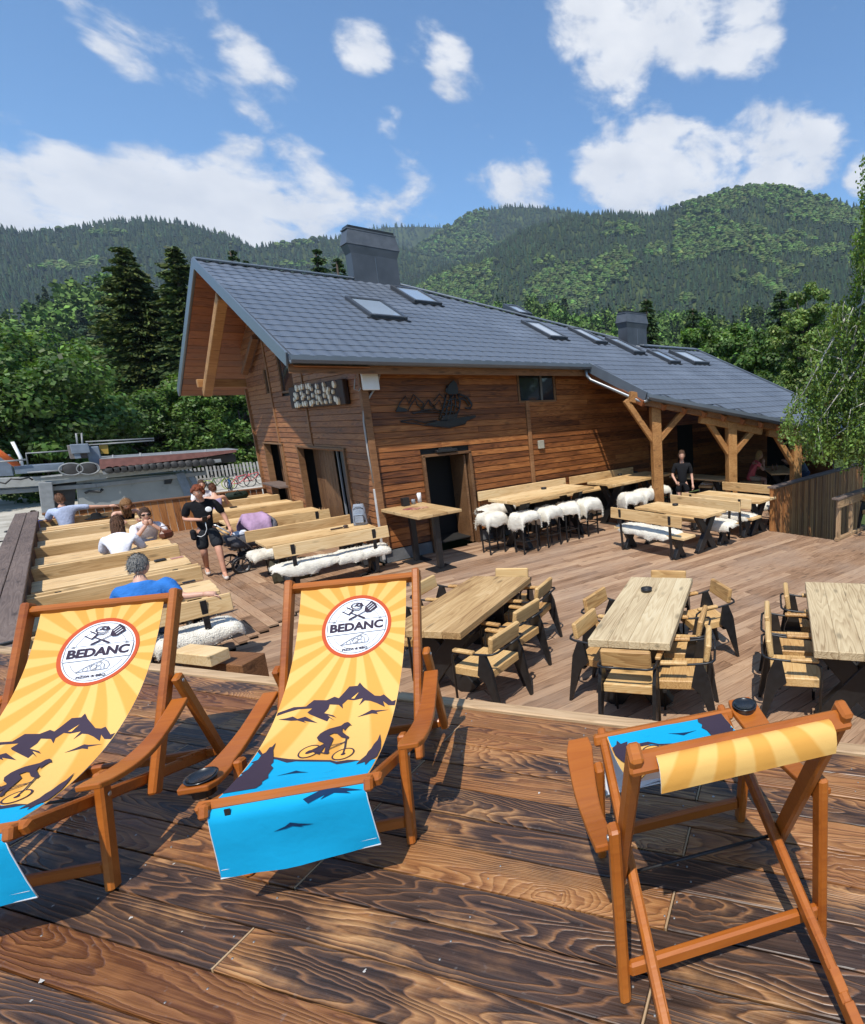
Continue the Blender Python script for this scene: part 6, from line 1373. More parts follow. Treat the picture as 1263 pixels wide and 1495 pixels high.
def hair_geo(mb, c, rm, s, style, seed=0):
    c = Vector(c); V = []; F = []; nu, nv = 26, 16; rs = random.Random(seed)
    long_ = style in ('long', 'tied')
    for j in range(nv + 1):
        th = math.pi * j / nv
        for i in range(nu):
            g = 2 * math.pi * i / nu; x, y, z = math.sin(th) * math.cos(g), math.sin(th) * math.sin(g), -math.cos(th)
            low = -.55 if y < .1 else (-.05 if y < .62 else .50)
            k = 1.10
            if style == 'curly': k = 1.19 + .10 * mnoise.noise(Vector((x * 4 + seed, y * 4, z * 4))) + .05 * rs.uniform(-1, 1)
            elif style == 'short': k = 1.085 + .03 * mnoise.noise(Vector((x * 6 + seed, y * 6, z * 6)))
            else: k = 1.13 + .03 * mnoise.noise(Vector((x * 5 + seed, y * 5, z * 3)))
            if z < low: k = .80
            X, Y, Z = x * .077 * k, (y * .098 - .004) * k, z * .121 * k
            if style != 'short' and z < low: Z *= 1
            V.append(c + rm @ (Vector((X, Y, Z)) * s))
    for j in range(nv):
        for i in range(nu): F.append((j * nu + i, j * nu + (i + 1) % nu, (j + 1) * nu + (i + 1) % nu, (j + 1) * nu + i))
    mb.add(V, F, 0, True)
    if long_:
        for k in range(46):
            a = rs.uniform(-2.6, -.5) if style == 'long' else rs.uniform(-2.2, -.9); r0 = Vector((math.cos(a) * .080, math.sin(a) * .095 - .008, rs.uniform(-.04, .05))); L_ = rs.uniform(.20, .33)
            p = [c + rm @ (r0 * s), c + rm @ (Vector((r0.x * 1.12, r0.y * 1.15, r0.z - .10)) * s), c + rm @ Vector((r0.x * 1.05, r0.y * 1.05, r0.z - .1)) * 1 + Vector((0, 0, -L_ * .5)) * s, c + rm @ Vector((r0.x * .8 + rs.uniform(-.02, .02), r0.y * 1.0, r0.z - .08)) + Vector((0, 0, -L_)) * s]
            mb.tube(p, [.016, .017, .014, .004], 5)
    for k in range(420 if style != 'curly' else 0):
        a = rs.uniform(0, 6.283); zz = rs.uniform(-.5, 1); q = math.sqrt(max(0, 1 - zz * zz)); v = Vector((q * math.cos(a), q * math.sin(a), zz))
        if (v.y > .1 and v.z < -.0) or (v.y > .62 and v.z < .52): continue
        p = Vector((v.x * .083, v.y * .105 - .004, v.z * .130)); d = Vector((v.x * .4 + rs.uniform(-.5, .5), v.y * .4 - .45, v.z * .2 - .75 + (.9 if v.z > .7 else 0))).normalized() * rs.uniform(.018, .04); sd = d.cross(v).normalized() * rs.uniform(.003, .006)
        mb.add([c + rm @ (x_ * s) for x_ in (p - sd, p + sd, p + d + v * .006)], [(0, 1, 2)], 0, True)
    if style == 'curly':
        for k in range(70):
            a = rs.uniform(0, 6.283); zz = rs.uniform(-.1, 1); q = math.sqrt(max(0, 1 - zz * zz)); v = Vector((q * math.cos(a), q * math.sin(a), zz))
            if v.y > .40 and v.z < .62: continue
            mb.ball(c + rm @ (Vector((v.x * .088, v.y * .108 - .004, v.z * .132)) * s), rs.uniform(.014, .026), 6)
def person(label, loc, rz, pose, shirt, pants=None, hair=None, shoes=None, sleeve=.55, leg=.95, scale=1.0, skin='skin', face=True, shades=False, lean=None, group=None, head_rot=(0, 0, 0), sleeveless=False, handcurl=.5, female=False, parts=None):
    """pose: joints in metres, x = to the person's right, y = ahead, z = up"""
    J = {k: Vector(v) * scale for k, v in pose.items()}; s = scale; f = .90 if female else 1.0
    names = ['pel', 'spine', 'chest', 'neck', 'hb', 'shL', 'elL', 'wrL', 'shR', 'elR', 'wrR', 'hipL', 'knL', 'anL', 'toL', 'hipR', 'knR', 'anR', 'toR']
    rad = dict(pel=.125, spine=.118, chest=.128, neck=.058, hb=.055, sh=.062, el=.043, wr=.027, hip=.092, kn=.058, an=.037, to=.030)
    R = lambda n: rad[n if n in rad else n[:2] if n[:2] in rad else n[:3]] * s * f
    thin = lambda n: .76 if (shirt is not None and n in ('pel', 'spine', 'chest')) else (.80 if shirt is not None and not sleeveless and n[:2] == 'sh' else (.82 if pants is not None and n[:3] == 'hip' else 1))
    ed = [('pel', 'spine'), ('spine', 'chest'), ('chest', 'neck'), ('neck', 'hb'), ('chest', 'shL'), ('shL', 'elL'), ('elL', 'wrL'), ('chest', 'shR'), ('shR', 'elR'), ('elR', 'wrR'), ('pel', 'hipL'), ('hipL', 'knL'), ('knL', 'anL'), ('anL', 'toL'), ('pel', 'hipR'), ('hipR', 'knR'), ('knR', 'anR'), ('anR', 'toR')]
    ix = {n: i for i, n in enumerate(names)}
    rm = (Matrix.Rotation(head_rot[2], 3, 'Z') @ Matrix.Rotation(head_rot[0], 3, 'X') @ Matrix.Rotation(head_rot[1], 3, 'Y'))
    hc = J['hb'] + rm @ Vector((0, .022, .085)) * s
    def post(mb):
        head_geo(mb, hc, rm, s, face, shades)
        for S, mir in (('L', -1), ('R', 1)):
            d = (J['wr' + S] - J['el' + S]).normalized(); hd = pose_hand.get('hd' + S, d); hand_geo(mb, J['wr' + S], hd, pose_hand.get('pn' + S, Vector((-mir * .8, .3, -.3)) if S == 'R' else Vector((.8, .3, -.3))), handcurl, s * f, mir)
    pose_hand = {k: Vector(v) for k, v in pose.items() if k[:2] in ('hd', 'pn')}
    root = skin_obj('person', [M[skin], M['eyew'], M['eyed'], M['lips']], [J[n] for n in names], [(ix[a], ix[b2]) for a, b2 in ed], [R(n) * thin(n) for n in names], 0, None, 2, post)
    root.location = loc; root.rotation_euler = (0, 0, rz); tag(root, label, 'person', group)
    if shirt is not None:
        g = .016 * s; sl = sleeve; vs = [J['pel'] + Vector((0, 0, -.09)) * s, J['spine'], J['chest'], J['neck'] - Vector((0, 0, .012)) * s]; r = [R('pel') + g * 1.3, R('spine') + g * 1.3, R('chest') + g * 1.3, R('neck') + g * 1.5]; e = [(0, 1), (1, 2), (2, 3)]
        for S in 'LR':
            o = len(vs)
            if sleeveless: vs += [J['sh' + S] * .75 + J['chest'] * .25]; r += [R('sh') * .9]; e += [(2, o)]
            else:
                en = J['sh' + S] + (J['el' + S] - J['sh' + S]) * min(1, sl * 1.6) if sl <= .63 else J['el' + S]
                vs += [J['sh' + S], en]; r += [R('sh') + g * 1.0, R('el') + g * 1.15]; e += [(2, o), (o, o + 1)]
                if sl > .63: vs += [J['el' + S] + (J['wr' + S] - J['el' + S]) * .9]; r += [R('wr') + g]; e += [(o + 1, o + 2)]
        skin_obj('shirt', [shirt], vs, e, r, 0, root)
    if pants is not None:
        g = .018 * s; vs = [J['pel'] + Vector((0, 0, .09)) * s, J['pel'] - Vector((0, 0, .03)) * s]; r = [R('pel') + g * .8, R('pel') + g * .6]; e = [(0, 1)]
        for S in 'LR':
            o = len(vs); kn, an = J['kn' + S], J['an' + S]
            if leg <= .6: vs += [J['hip' + S], J['hip' + S] + (kn - J['hip' + S]) * min(1, leg * 1.7)]; r += [R('hip') + g, R('kn') + g * 2.2]; e += [(1, o), (o, o + 1)]
            else: vs += [J['hip' + S], kn, kn + (an - kn) * .92]; r += [R('hip') + g, R('kn') + g, R('an') + g]; e += [(1, o), (o, o + 1), (o + 1, o + 2)]
        skin_obj('trousers' if leg > .6 else 'shorts', [pants], vs, e, r, 0, root)
    if shoes is not None:
        for S in 'LR': d = (J['to' + S] - J['an' + S]); skin_obj('shoe', [shoes], [J['an' + S] + d * -.25 - Vector((0, 0, .035)) * s, J['an' + S] + d * .3 - Vector((0, 0, .035)) * s, J['to' + S] + d * .15], [(0, 1), (1, 2)], [.042 * s, .045 * s, .036 * s], 0, root)
    if hair is not None:
        b = MB(); hair_geo(b, hc, rm, s, hair[1], hash(label) % 97 if False else len(label)); b.build('hair', hairmat(hair[0]), root)
    root['hc'] = tuple(hc); return root
def stand(**k):
    d = dict(pel=(0, 0, .95), spine=(0, .01, 1.12), chest=(0, .0, 1.34), neck=(0, .0, 1.49), hb=(0, .02, 1.56), shL=(-.185, 0, 1.42), elL=(-.24, -.02, 1.13), wrL=(-.26, .06, .88), shR=(.185, 0, 1.42), elR=(.24, -.02, 1.13), wrR=(.26, .06, .88), hipL=(-.10, 0, .90), knL=(-.11, .02, .50), anL=(-.11, -.02, .09), toL=(-.12, .14, .035), hipR=(.10, 0, .90), knR=(.11, .02, .50), anR=(.11, -.02, .09), toR=(.12, .14, .035)); d.update(k); return d
def sit(lean=0.0, **k):
    l = lean; d = dict(pel=(0, 0, .57), spine=(0, .03 + .14 * l, .74), chest=(0, .05 + .42 * l, .96), neck=(0, .06 + .60 * l, 1.10), hb=(0, .09 + .70 * l, 1.165), shL=(-.185, .05 + .47 * l, 1.03), elL=(-.25, .16 + .4 * l, .80), wrL=(-.16, .38 + .3 * l, .83), shR=(.185, .05 + .47 * l, 1.03), elR=(.25, .16 + .4 * l, .80), wrR=(.16, .38 + .3 * l, .83), hipL=(-.10, .05, .56), knL=(-.13, .46, .54), anL=(-.12, .44, .10), toL=(-.12, .60, .04), hipR=(.10, .05, .56), knR=(.13, .46, .54), anR=(.12, .44, .10), toR=(.12, .60, .04)); d.update(k); return d
black, white_c = cloth('black_cotton', (.012, .012, .014)), cloth('white_cotton', (.74, .73, .78)); blue = cloth('blue_cotton', (.035, .17, .50)); lblue = cloth('pale_blue_cotton', (.40, .46, .62)); grey = cloth('slate_cotton', (.13, .165, .22)); pink = cloth('coral_cotton', (.62, .13, .14)); lilac = cloth('lilac_cotton', (.34, .28, .42)); royal = cloth('royal_blue_cotton', (.02, .07, .38)); jean = cloth('denim', (.05, .07, .13)); beige = cloth('beige_cotton', (.42, .34, .25)); dgrey = cloth('charcoal_cotton', (.022, .024, .028)); shoe_w = plain('shoe_white', (.55, .50, .46), rough=.7); shoe_d = plain('shoe_dark', (.03, .03, .03), rough=.6)
# young man walking with a phone
mp_ = onz(326, 846, 0)
fm = Vector((-.10, -1, 0)); rzm = math.atan2(fm.y, fm.x) - HP
man = person('red-haired man in black T-shirt and shorts walking with a phone', (mp_.x - .05, mp_.y + .32, 0), rzm,
    stand(pel=(0, 0, .94), chest=(.0, .04, 1.33), spine=(0, .02, 1.11), neck=(0, .075, 1.475), hb=(0, .11, 1.535), shR=(.19, .04, 1.41), elR=(.27, .0, 1.14), wrR=(.05, .24, 1.13), shL=(-.19, .04, 1.41), elL=(-.29, .02, 1.13), wrL=(-.33, .13, .90),
          hipL=(-.10, 0, .89), knL=(-.11, .20, .52), anL=(-.12, .28, .10), toL=(-.13, .45, .05), hipR=(.10, 0, .89), knR=(.10, .04, .49), anR=(.10, -.27, .16), toR=(.10, -.16, .05), hdR=(-.8, .4, .15), pnR=(0, -.3, 1)),
    black, dgrey, ((.22, .055, .020), 'curly'), shoe_w, skin='skinred', leg=.52, head_rot=(-.30, 0, -.25), scale=1.03)
b = MB(); b.ball((-.085, .188, 1.33), (.050, .010, .050), 16); tg = b.build('shirt_logo', M['white'], man)
b = MB(); b.box((.0, .335, 1.175), (.075, .012, .15), Matrix.Rotation(-.75, 3, 'X'), .004); ph = b.build('phone', M['black']); ph.matrix_basis = man.matrix_basis.copy(); tag(ph, 'black phone held in the walking man\'s hand', 'phone')
b = MB(); b.tube([(.0, .30, 1.11), (.0, .27, .98), (.04, .22, .88), (.10, .18, .84), (.15, .14, .86)], .006, 5); cb = b.build('charging_cable', M['white']); cb.matrix_basis = man.matrix_basis.copy(); tag(cb, 'white cable looping from the walking man\'s phone to his hip', 'cable')
b = MB(); b.box((.20, .08, .88), (.09, .17, .19), None, .03); pc = b.build('hip_pouch', black); pc.matrix_basis = man.matrix_basis.copy(); tag(pc, 'black pouch at the walking man\'s hip', 'pouch')
# people on the benches at the left
def seat_at(px, py, Y, z=1.24): p = ony(px, py, Y); return p.x
x = seat_at(206, 850, 8.3); 
person('grey-haired man in blue T-shirt seen from behind, head turned right', (x - .02, 8.22, 0), R_(-8), sit(.10, elR=(.32, -.02, .86), wrR=(.52, -.10, .86), hdR=(.9, -.1, -.3), pnR=(0, 0, -1)), blue, jean, ((.20, .19, .175), 'short'), shoe_d, scale=1.06, head_rot=(0, 0, -.75))
x = seat_at(166, 772, 12.5); person('long-haired woman in white blouse seen from behind', (x, 12.46, 0), R_(-12), sit(.30), white_c, jean, ((.10, .045, .022), 'long'), shoe_d, scale=1.03, female=True, sleeve=.9)
x = seat_at(207, 762, 13.95); person('man in white T-shirt and sunglasses with hands at his mouth', (x, 13.93, 0), math.pi + .15, sit(.32, elL=(-.22, .42, .86), wrL=(-.035, .40, 1.07), elR=(.22, .42, .86), wrR=(.035, .40, 1.07), hdL=(.2, -.1, 1), hdR=(-.2, -.1, 1), pnL=(.5, -1, 0), pnR=(-.5, -1, 0)), white_c, jean, ((.07, .035, .02), 'short'), shoe_d, shades=True, scale=1.02, head_rot=(-.12, 0, -.12))
x = seat_at(178, 733, 16.6); person('bowed woman in black top, long light brown hair parted on her crown', (x, 16.75, 0), math.pi + .1, sit(.35), black, jean, ((.30, .155, .065), 'long'), shoe_d, face=True, female=True, head_rot=(-.85, 0, .1), sleeveless=True, scale=1.02)
x = seat_at(86, 722, 18.15); person('man in pale blue T-shirt, arm stretched along the bench back', (x, 18.12, 0), R_(4), sit(-.05, elR=(.46, .06, 1.00), wrR=(.74, .10, .97), hdR=(1, 0, -.1), pnR=(0, 0, -1), shR=(.19, .04, 1.05)), lblue, jean, ((.16, .075, .04), 'short'), shoe_d, scale=1.06)
x = seat_at(311, 712, 17.35); person('person in lilac top seen from behind at the hatch table', (x, 17.32, 0), R_(-4), sit(.18, elL=(-.33, .10, .84)), lilac, jean, ((.13, .05, .025), 'short'), shoe_d, sleeveless=True, female=True)
x = seat_at(297, 704, 18.4); person('person in black cap facing out, half hidden behind the lilac top', (x, 18.95, 0), math.pi, sit(.05), white_c, jean, ((.09, .045, .025), 'short'), shoe_d, scale=1.0)
q = onz(48, 765, GZ); pq = at_dist(45, 730, 24); person('person in royal blue shirt and helmet standing with a bicycle on the gravel', (pq.x, pq.y, GZ), R_(25), stand(elR=(.26, .18, 1.16), wrR=(.25, .42, 1.02), elL=(-.26, .18, 1.16), wrL=(-.25, .42, 1.02)), royal, beige, ((.05, .03, .02), 'short'), shoe_d, leg=.52)
# porch
pw_ = Vector((ony(996, 690, 8.5).x, 8.5, 0)); person('waitress in black polo and short skirt standing under the porch', tuple(pw_), R_(130), stand(elR=(.25, .05, 1.14), wrR=(.16, .22, 1.0), chest=(0, .01, 1.33)), black, black, ((.09, .045, .025), 'tied'), shoe_d, leg=.30, female=True, scale=.98, head_rot=(-.1, 0, .05))
b = MB(); b.ball((-.08, .152, 1.315), (.035, .010, .035), 14); wl = b.build('shirt_emblem', M['white']); wl.parent = None
bpy.data.objects.remove(wl)
fc = Vector((.62, -.78, 0)); pf = Vector((pt3.x - .50, pt3.y + .35, 0)); face_t = (Vector((pt3.x + .1, pt3.y - .1, 0)) - pf)
person('fair-haired woman in coral top eating at the porch table', tuple(pf), math.atan2(face_t.y, face_t.x) - HP, sit(.30, elL=(-.2, .36, .80), wrL=(-.04, .44, 1.0), elR=(.2, .36, .80), wrR=(.04, .44, 1.0), hdL=(.2, 0, 1), hdR=(-.2, 0, 1)), pink, beige, ((.50, .33, .15), 'long'), shoe_d, leg=.4, female=True, sleeve=.3)
pm_ = Vector((pt3.x + .92, pt3.y - .80, 0)); ft = Vector((pt3.x + .05, pt3.y, 0)) - pm_
person('stout man in slate grey T-shirt leaning over the porch table', tuple(pm_), math.atan2(ft.y, ft.x) - HP, sit(.55, elL=(-.27, .50, .84), wrL=(-.06, .66, .96), elR=(.27, .5, .84), wrR=(.06, .66, .96)), grey, jean, ((.15, .10, .07), 'short'), shoe_d, scale=1.06, head_rot=(-.35, 0, 0))
pr = ony(1275, 735, 4.62); person('person at the picture edge by the handrail, only an arm showing', (pr.x + .12, 4.60, 0), R_(60), stand(elL=(-.30, .10, 1.12), wrL=(-.30, .30, 1.02)), pink, jean, ((.06, .03, .02), 'short'), shoe_d)
# turn the skin frames into plain meshes
bpy.context.view_layer.update(); dg = bpy.context.evaluated_depsgraph_get()
for o, mats, post in PEND:
    me = bpy.data.meshes.new_from_object(o.evaluated_get(dg)); vs = [v.co.copy() for v in me.vertices]; fs = [tuple(p.vertices) for p in me.polygons]
    mb = MB(); mb.add(vs, fs, 0, True)
    if post: post(mb)
    o.modifiers.clear(); old = o.data; o.data = mb.mesh(o.name, mats); bpy.data.meshes.remove(old); bpy.data.meshes.remove(me)
# ================================================================ small things, pram, bags, lift station, bicycles
def lathe_thing(name, prof, loc, mat, label, cat, n=18, group=None):
    b = MB(); b.lathe(prof, (0, 0, 0), n); o = b.build(name, mat); o.location = loc; return tag(o, label, cat, group)
ASH = [(.0001, 0), (.058, 0), (.062, .012), (.066, .038), (.058, .040), (.052, .014), (.0001, .012)]
GA = 'black ashtrays on the tables'
for (x, y, z, l) in ((944, 863, .795, 'round black ashtray on the pale plank table'), (986, 738, .785, 'black ashtray on the right-hand pine table'), (794, 714, 1.085, 'black ashtray on the high table by the side door'), (905, 694, 1.085, 'black ashtray on the second high table, left one'), (928, 690, 1.085, 'black ashtray on the second high table, right one')):
    p = onz(x, y, z); lathe_thing('ashtray', ASH, p, M['black'], l, 'ashtray', group=GA)
def box_thing(name, loc, rz, size, mat, label, cat, ch=.006, group=None):
    b = MB(); b.box((0, 0, size[2] / 2), size, None, ch); o = b.build(name, mat); o.location = loc; o.rotation_euler = (0, 0, rz); return tag(o, label, cat, group)
p = onz(341, 741, .787); box_thing('ashtray_box', (p.x, p.y, .782), .1, (.14, .09, .03), M['black'], 'small flat black box on the hatch table', 'box')
p = onz(276, 846 - 28, .787); 
p = onz(246, 817, .785); b = MB(); b.box((-.10, 0, .02), (.15, .07, .04), None, .015, 0); b.box((.11, 0, .006), (.16, .08, .012), None, .003, 1); gl = b.build('sunglasses_case', [M['black'], plain('pink_cover', (.42, .2, .17))]); gl.location = (p.x, p.y, .782); gl.rotation_euler = (0, 0, .15); tag(gl, 'dark case and pinkish phone on the second-row table', 'case')
p = onz(276, 850, .785); box_thing('menu_card', (p.x, p.y, .782), .1, (.14, .05, .02), M['black'], 'small dark box on the nearest pine table', 'box')
# hat
p = onz(140, 752, .85); b = MB(); b.lathe([(.0001, .13), (.05, .135), (.082, .115), (.095, .02), (.20, .0), (.205, .004), (.20, .012), (.10, .03)], (0, 0, 0), 26); h = b.build('hat', cloth('black_felt', (.010, .010, .011))); h.location = (p.x, p.y - .1, .783); tag(h, 'broad black hat lying on the fourth-row table', 'hat')
# handbag, food and greens on the third table
pb = onz(243, 781, .85); b = MB(); b.box((0, 0, .08), (.24, .12, .16), None, .05); b.tube([(-.08, 0, .15), (-.06, 0, .24), (.06, 0, .24), (.08, 0, .15)], .010, 6); hb_ = b.build('handbag', plain('brown_leather', (.13, .04, .022), rough=.45, var=.3)); hb_.location = (pb.x, pb.y, .783); hb_.rotation_euler = (0, 0, .5); tag(hb_, 'small brown leather handbag on the third-row table', 'handbag')
pg = onz(200, 786, .80); b = MB()
for k in range(26): a = random.uniform(0, 6.28); b.tube([(0, 0, 0), (math.cos(a) * .04, math.sin(a) * .04, random.uniform(.05, .11)), (math.cos(a) * .08, math.sin(a) * .08, random.uniform(.04, .13))], [.004, .012, .002], 4)
g_ = b.build('salad_greens', plain('salad_green', (.06, .16, .03), var=.4)); g_.location = (pg.x, pg.y, .785); tag(g_, 'heap of green leaves on the third-row table', 'salad')
p = onz(216, 785, .8); lathe_thing('plate', [(.0001, .004), (.08, .004), (.125, .02), (.13, .02), (.085, 0), (.0001, 0)], (p.x, p.y, .783), plain('plate_food', (.62, .42, .16), var=.4, scale=20), 'plate of yellowish food before the man in sunglasses', 'plate', 26)
# rucksack on the corner table, keys
def rucksack(loc, rz, s, mat, mat2, label, lying=False):
    t = empty('rucksack', loc, rz, label, 'rucksack'); b = MB(); V = []; n = 20; m = 12
    for j in range(m + 1):
        f = j / m; z = .46 * f; w_ = .15 * (1 - .18 * f - .35 * max(0, f - .75) * 2); d = .105 * (1 - .15 * f - .4 * max(0, f - .75) * 2)
        for i in range(n):
            g = 2 * math.pi * i / n; q = 3.2; x = w_ * math.copysign(abs(math.cos(g)) ** (2 / q), math.cos(g)); y = d * math.copysign(abs(math.sin(g)) ** (2 / q), math.sin(g)); k = 1 + .06 * mnoise.noise(Vector((x * 14, y * 14, z * 9 + s)))
            V.append((x * k, y * k, z))
    b.add(V, [(j * n + i, j * n + (i + 1) % n, (j + 1) * n + (i + 1) % n, (j + 1) * n + i) for j in range(m) for i in range(n)] + [tuple(reversed(range(n))), tuple(range(m * n, m * n + n))], 0, True); b.build('bag_body', mat, t)
    b = MB(); b.box((0, -.125, .15), (.20, .05, .20), None, .022); b.build('front_pocket', mat, t)
    b = MB(); b.tube([(-.09, -.152, .07), (-.09, -.155, .235), (.09, -.155, .235), (.09, -.152, .07)], .004, 5); b.tube([(-.10, -.09, .36), (-.05, -.10, .40), (.05, -.10, .40), (.10, -.09, .36)], .006, 5); b.tube([(0, 0, .45), (-.03, .02, .51), (.03, .02, .51), (.02, 0, .45)], .008, 6)
    for sx in (-1, 1): b.tube([(sx * .07, .09, .42), (sx * .09, .16, .30), (sx * .10, .13, .08)], .014, 6)
    b.build('straps', mat2, t)
    b = MB(); b.box((.10, -.135, .10), (.05, .012, .05), None, .004); b.build('patch', M['black'], t); t.scale = (s, s, s); return t
pk = onz(529, 766, .785); rucksack((pk.x, pk.y + .06, .782), -.5, .9, cloth('light_grey_nylon', (.25, .28, .33), .6), dgrey, 'light grey rucksack standing on the corner pine table')
bg = onz(420, 845, 0); rk = rucksack((bg.x - .22, bg.y - .02, .16), -.25, 1.5, cloth('olive_nylon', (.055, .05, .032), .7), black, 'big olive brown rucksack lying under the corner bench'); rk.rotation_euler = (0, HP * .96, -.30)
pk2 = onz(500, 771, .785); b = MB(); b.box((-.1, 0, .015), (.22, .04, .03), None, .01); b.ball((.06, 0, .03), (.05, .035, .03), 8); b.tube([(.0, -.05, .005), (.06, -.08, .01), (.1, -.03, .01)], .008, 5); ky = b.build('belongings', plain('dark_brown_stuff', (.05, .028, .02), var=.5, scale=20)); ky.location = (pk2.x, pk2.y, .782); tag(ky, 'dark case and keys beside the light grey rucksack', 'keys')
bk2 = onz(525, 812, 0.1); b = MB(); b.box((0, 0, .15), (.42, .28, .28), None, .07); b.tube([(-.1, 0, .28), (0, 0, .34), (.1, 0, .28)], .012, 6); bb2 = b.build('black_bag', black); bb2.location = (bk2.x - .02, bk2.y + .28, .0); tag(bb2, 'black bag under the chalet-corner bench by the wall', 'bag')
# things on the standing table
ph_ = lambda x, y: onz(x, y, 1.105)
q = ph_(590, 738); q.y = min(q.y, 10.78); box_thing('napkin_holder', (q.x, q.y, 1.104), .1, (.13, .11, .17), M['black'], 'black napkin box on the standing table', 'box'); q = ph_(612, 733); lathe_thing('paper_roll', [(.0001, .20), (.055, .20), (.055, 0), (.0001, 0)], (q.x, q.y, 1.104), plain('paper_white', (.80, .80, .80), rough=.9), 'white paper towel roll on the standing table', 'paper roll', 20)
q = ph_(604, 736); lathe_thing('glass_jar', [(.0001, .10), (.035, .10), (.04, .08), (.04, 0), (.0001, 0)], (q.x, q.y, 1.104), plain('jar_grey', (.25, .27, .30), rough=.2), 'small grey jar between the black box and the paper roll', 'jar'); q = ph_(597, 737); lathe_thing('salt_shaker', [(.0001, .07), (.018, .07), (.022, .05), (.022, 0), (.0001, 0)], (q.x, q.y, 1.104), plain('salt_white', (.55, .55, .56), rough=.3), 'tiny salt shaker next to the black box', 'shaker')
for k, (x, y, c) in enumerate(((598, 743, (.32, .10, .09)), (607, 743, (.40, .18, .12)), (619, 741, (.48, .26, .15)))): q = ph_(x, y); box_thing('menu', (q.x, q.y, 1.104 + .0004 * k), .3 + .5 * k, (.21, .15, .008), plain('menu_%d' % k, c, rough=.4, var=.5, scale=25), ('dark red menu card on the standing table', 'reddish menu card in the middle of the standing table', 'orange brown menu card nearest the paper roll')[k], 'menu', .002)
# plates and bottles of the couple under the porch
for x, y, l in ((1128, 682, 'sauce bottle on the couple\'s porch table'), (1134, 681, 'second bottle on the couple\'s porch table, to its right')): q = onz(x, y + 5, .79); lathe_thing('bottle', [(.0001, .2), (.012, .2), (.013, .15), (.03, .11), (.03, 0), (.0001, 0)], (q.x, q.y, .785), plain('bottle_glass', (.25, .12, .07), rough=.2), l, 'bottle')
q = onz(1118, 685, .79); lathe_thing('pizza_plate', [(.0001, .012), (.12, .012), (.15, .018), (.155, .01), (.10, 0), (.0001, 0)], (q.x, q.y, .785), plain('plate_cream', (.6, .5, .36), var=.4, scale=16), 'plate in front of the fair-haired woman', 'plate', 24)
# timber blocks at the platform edge
def at_zoom(x, y): return (150 + x / 5.74, 740 + y / 5.74)
q0 = onz(*at_zoom(640, 1300), .35); bl = empty('timber_step', (q0.x, q0.y, 0), 0, 'pair of squared timber blocks lying against the platform edge', 'timber'); 
a = onz(*at_zoom(660, 1225), .62); c = onz(*at_zoom(985, 1260), .62); b = MB(); b.bar(a, c, .20, .12, (0, 0, 1), .008); b.build('timber_block', M['pine'], bl, inv(bl)); b = MB(); b.bar(a + Vector((.1, .1, -.36)), c + Vector((.25, -.05, -.36)), .28, .52, (0, 0, 1), .008); b.build('timber_block', M['trim'], bl, inv(bl))
# ---- pram
pp = Vector((2.32, 13.05, 0)); pr_ = empty('pram', tuple(pp), R_(-80), 'dark grey pram with lilac cloth over its hood', 'pram'); cg = cloth('pram_grey', (.09, .09, .10)); lg = cloth('pram_light_grey', (.22, .215, .24)); lil = cloth('lilac_muslin', (.42, .27, .40)); al = plain('pram_alu', (.35, .36, .37), rough=.3, metal=.6)
for sx in (-1, 1):
    for y, r in ((-.36, .15), (.36, .105)):
        b = MB(); b.tube([(sx * .27, y + math.cos(a) * r, r + math.sin(a) * r) for a in np.linspace(0, 6.2832, 25)], .022, 7, cap=False); wh = b.build('wheel', M['black'], pr_)
        b = MB()
        b.tube([(sx * .27, y + math.cos(a) * r * .82, r + math.sin(a) * r * .82) for a in np.linspace(0, 6.2832, 21)], .006, 5, cap=False); b.build('rim', al, wh)
        b = MB()
        for k in range(5): a = k * 1.257; b.bar((sx * .27, y, r), (sx * .27, y + math.cos(a) * r * .85, r + math.sin(a) * r * .85), .02, .012)
        b.build('spoke', M['black'], wh)
b = MB()
for sx in (-1, 1): b.tube([(sx * .25, -.36, .15), (sx * .25, .10, .42), (sx * .25, .36, .10)], .013, 7); b.tube([(sx * .25, -.05, .32), (sx * .26, -.25, .62), (sx * .26, -.62, 1.0)], .013, 7)
b.tube([(-.26, -.62, 1.0), (0, -.66, 1.02), (.26, -.62, 1.0)], .018, 8); b.tube([(-.27, -.36, .15), (.27, -.36, .15)], .012, 6); b.build('frame', al, pr_)
b = MB(); V = []; n = 16
for j, (z, w_, l) in enumerate(((.46, .19, .36), (.52, .23, .42), (.70, .25, .45))):
    for i in range(n): g = 2 * math.pi * i / n; V.append((w_ * math.copysign(abs(math.cos(g)) ** .6, math.cos(g)), l * math.copysign(abs(math.sin(g)) ** .6, math.sin(g)), z))
b.add(V, [(j * n + i, j * n + (i + 1) % n, (j + 1) * n + (i + 1) % n, (j + 1) * n + i) for j in range(2) for i in range(n)] + [tuple(reversed(range(n))), tuple(range(2 * n, 3 * n))], 0, True); b.build('carrycot', cg, pr_)
b = MB(); V = []; F = []
for i in range(9):
    a = math.pi * i / 8
    for j in range(7): e = HP * j / 6 * 1.05; V.append((.26 * math.cos(a), .16 + .30 * math.sin(e) * (.35 + .65 * math.sin(a)), .70 + .34 * math.sin(a) * math.cos(e * .8)))
for i in range(8):
    for j in range(6): F.append((i * 7 + j, (i + 1) * 7 + j, (i + 1) * 7 + j + 1, i * 7 + j + 1))
b.add(V, F, 0, True); ho = b.build('hood', lg, pr_); sm2 = ho.modifiers.new('th', 'SOLIDIFY'); sm2.thickness = .012
b = MB(); V = []; F = []
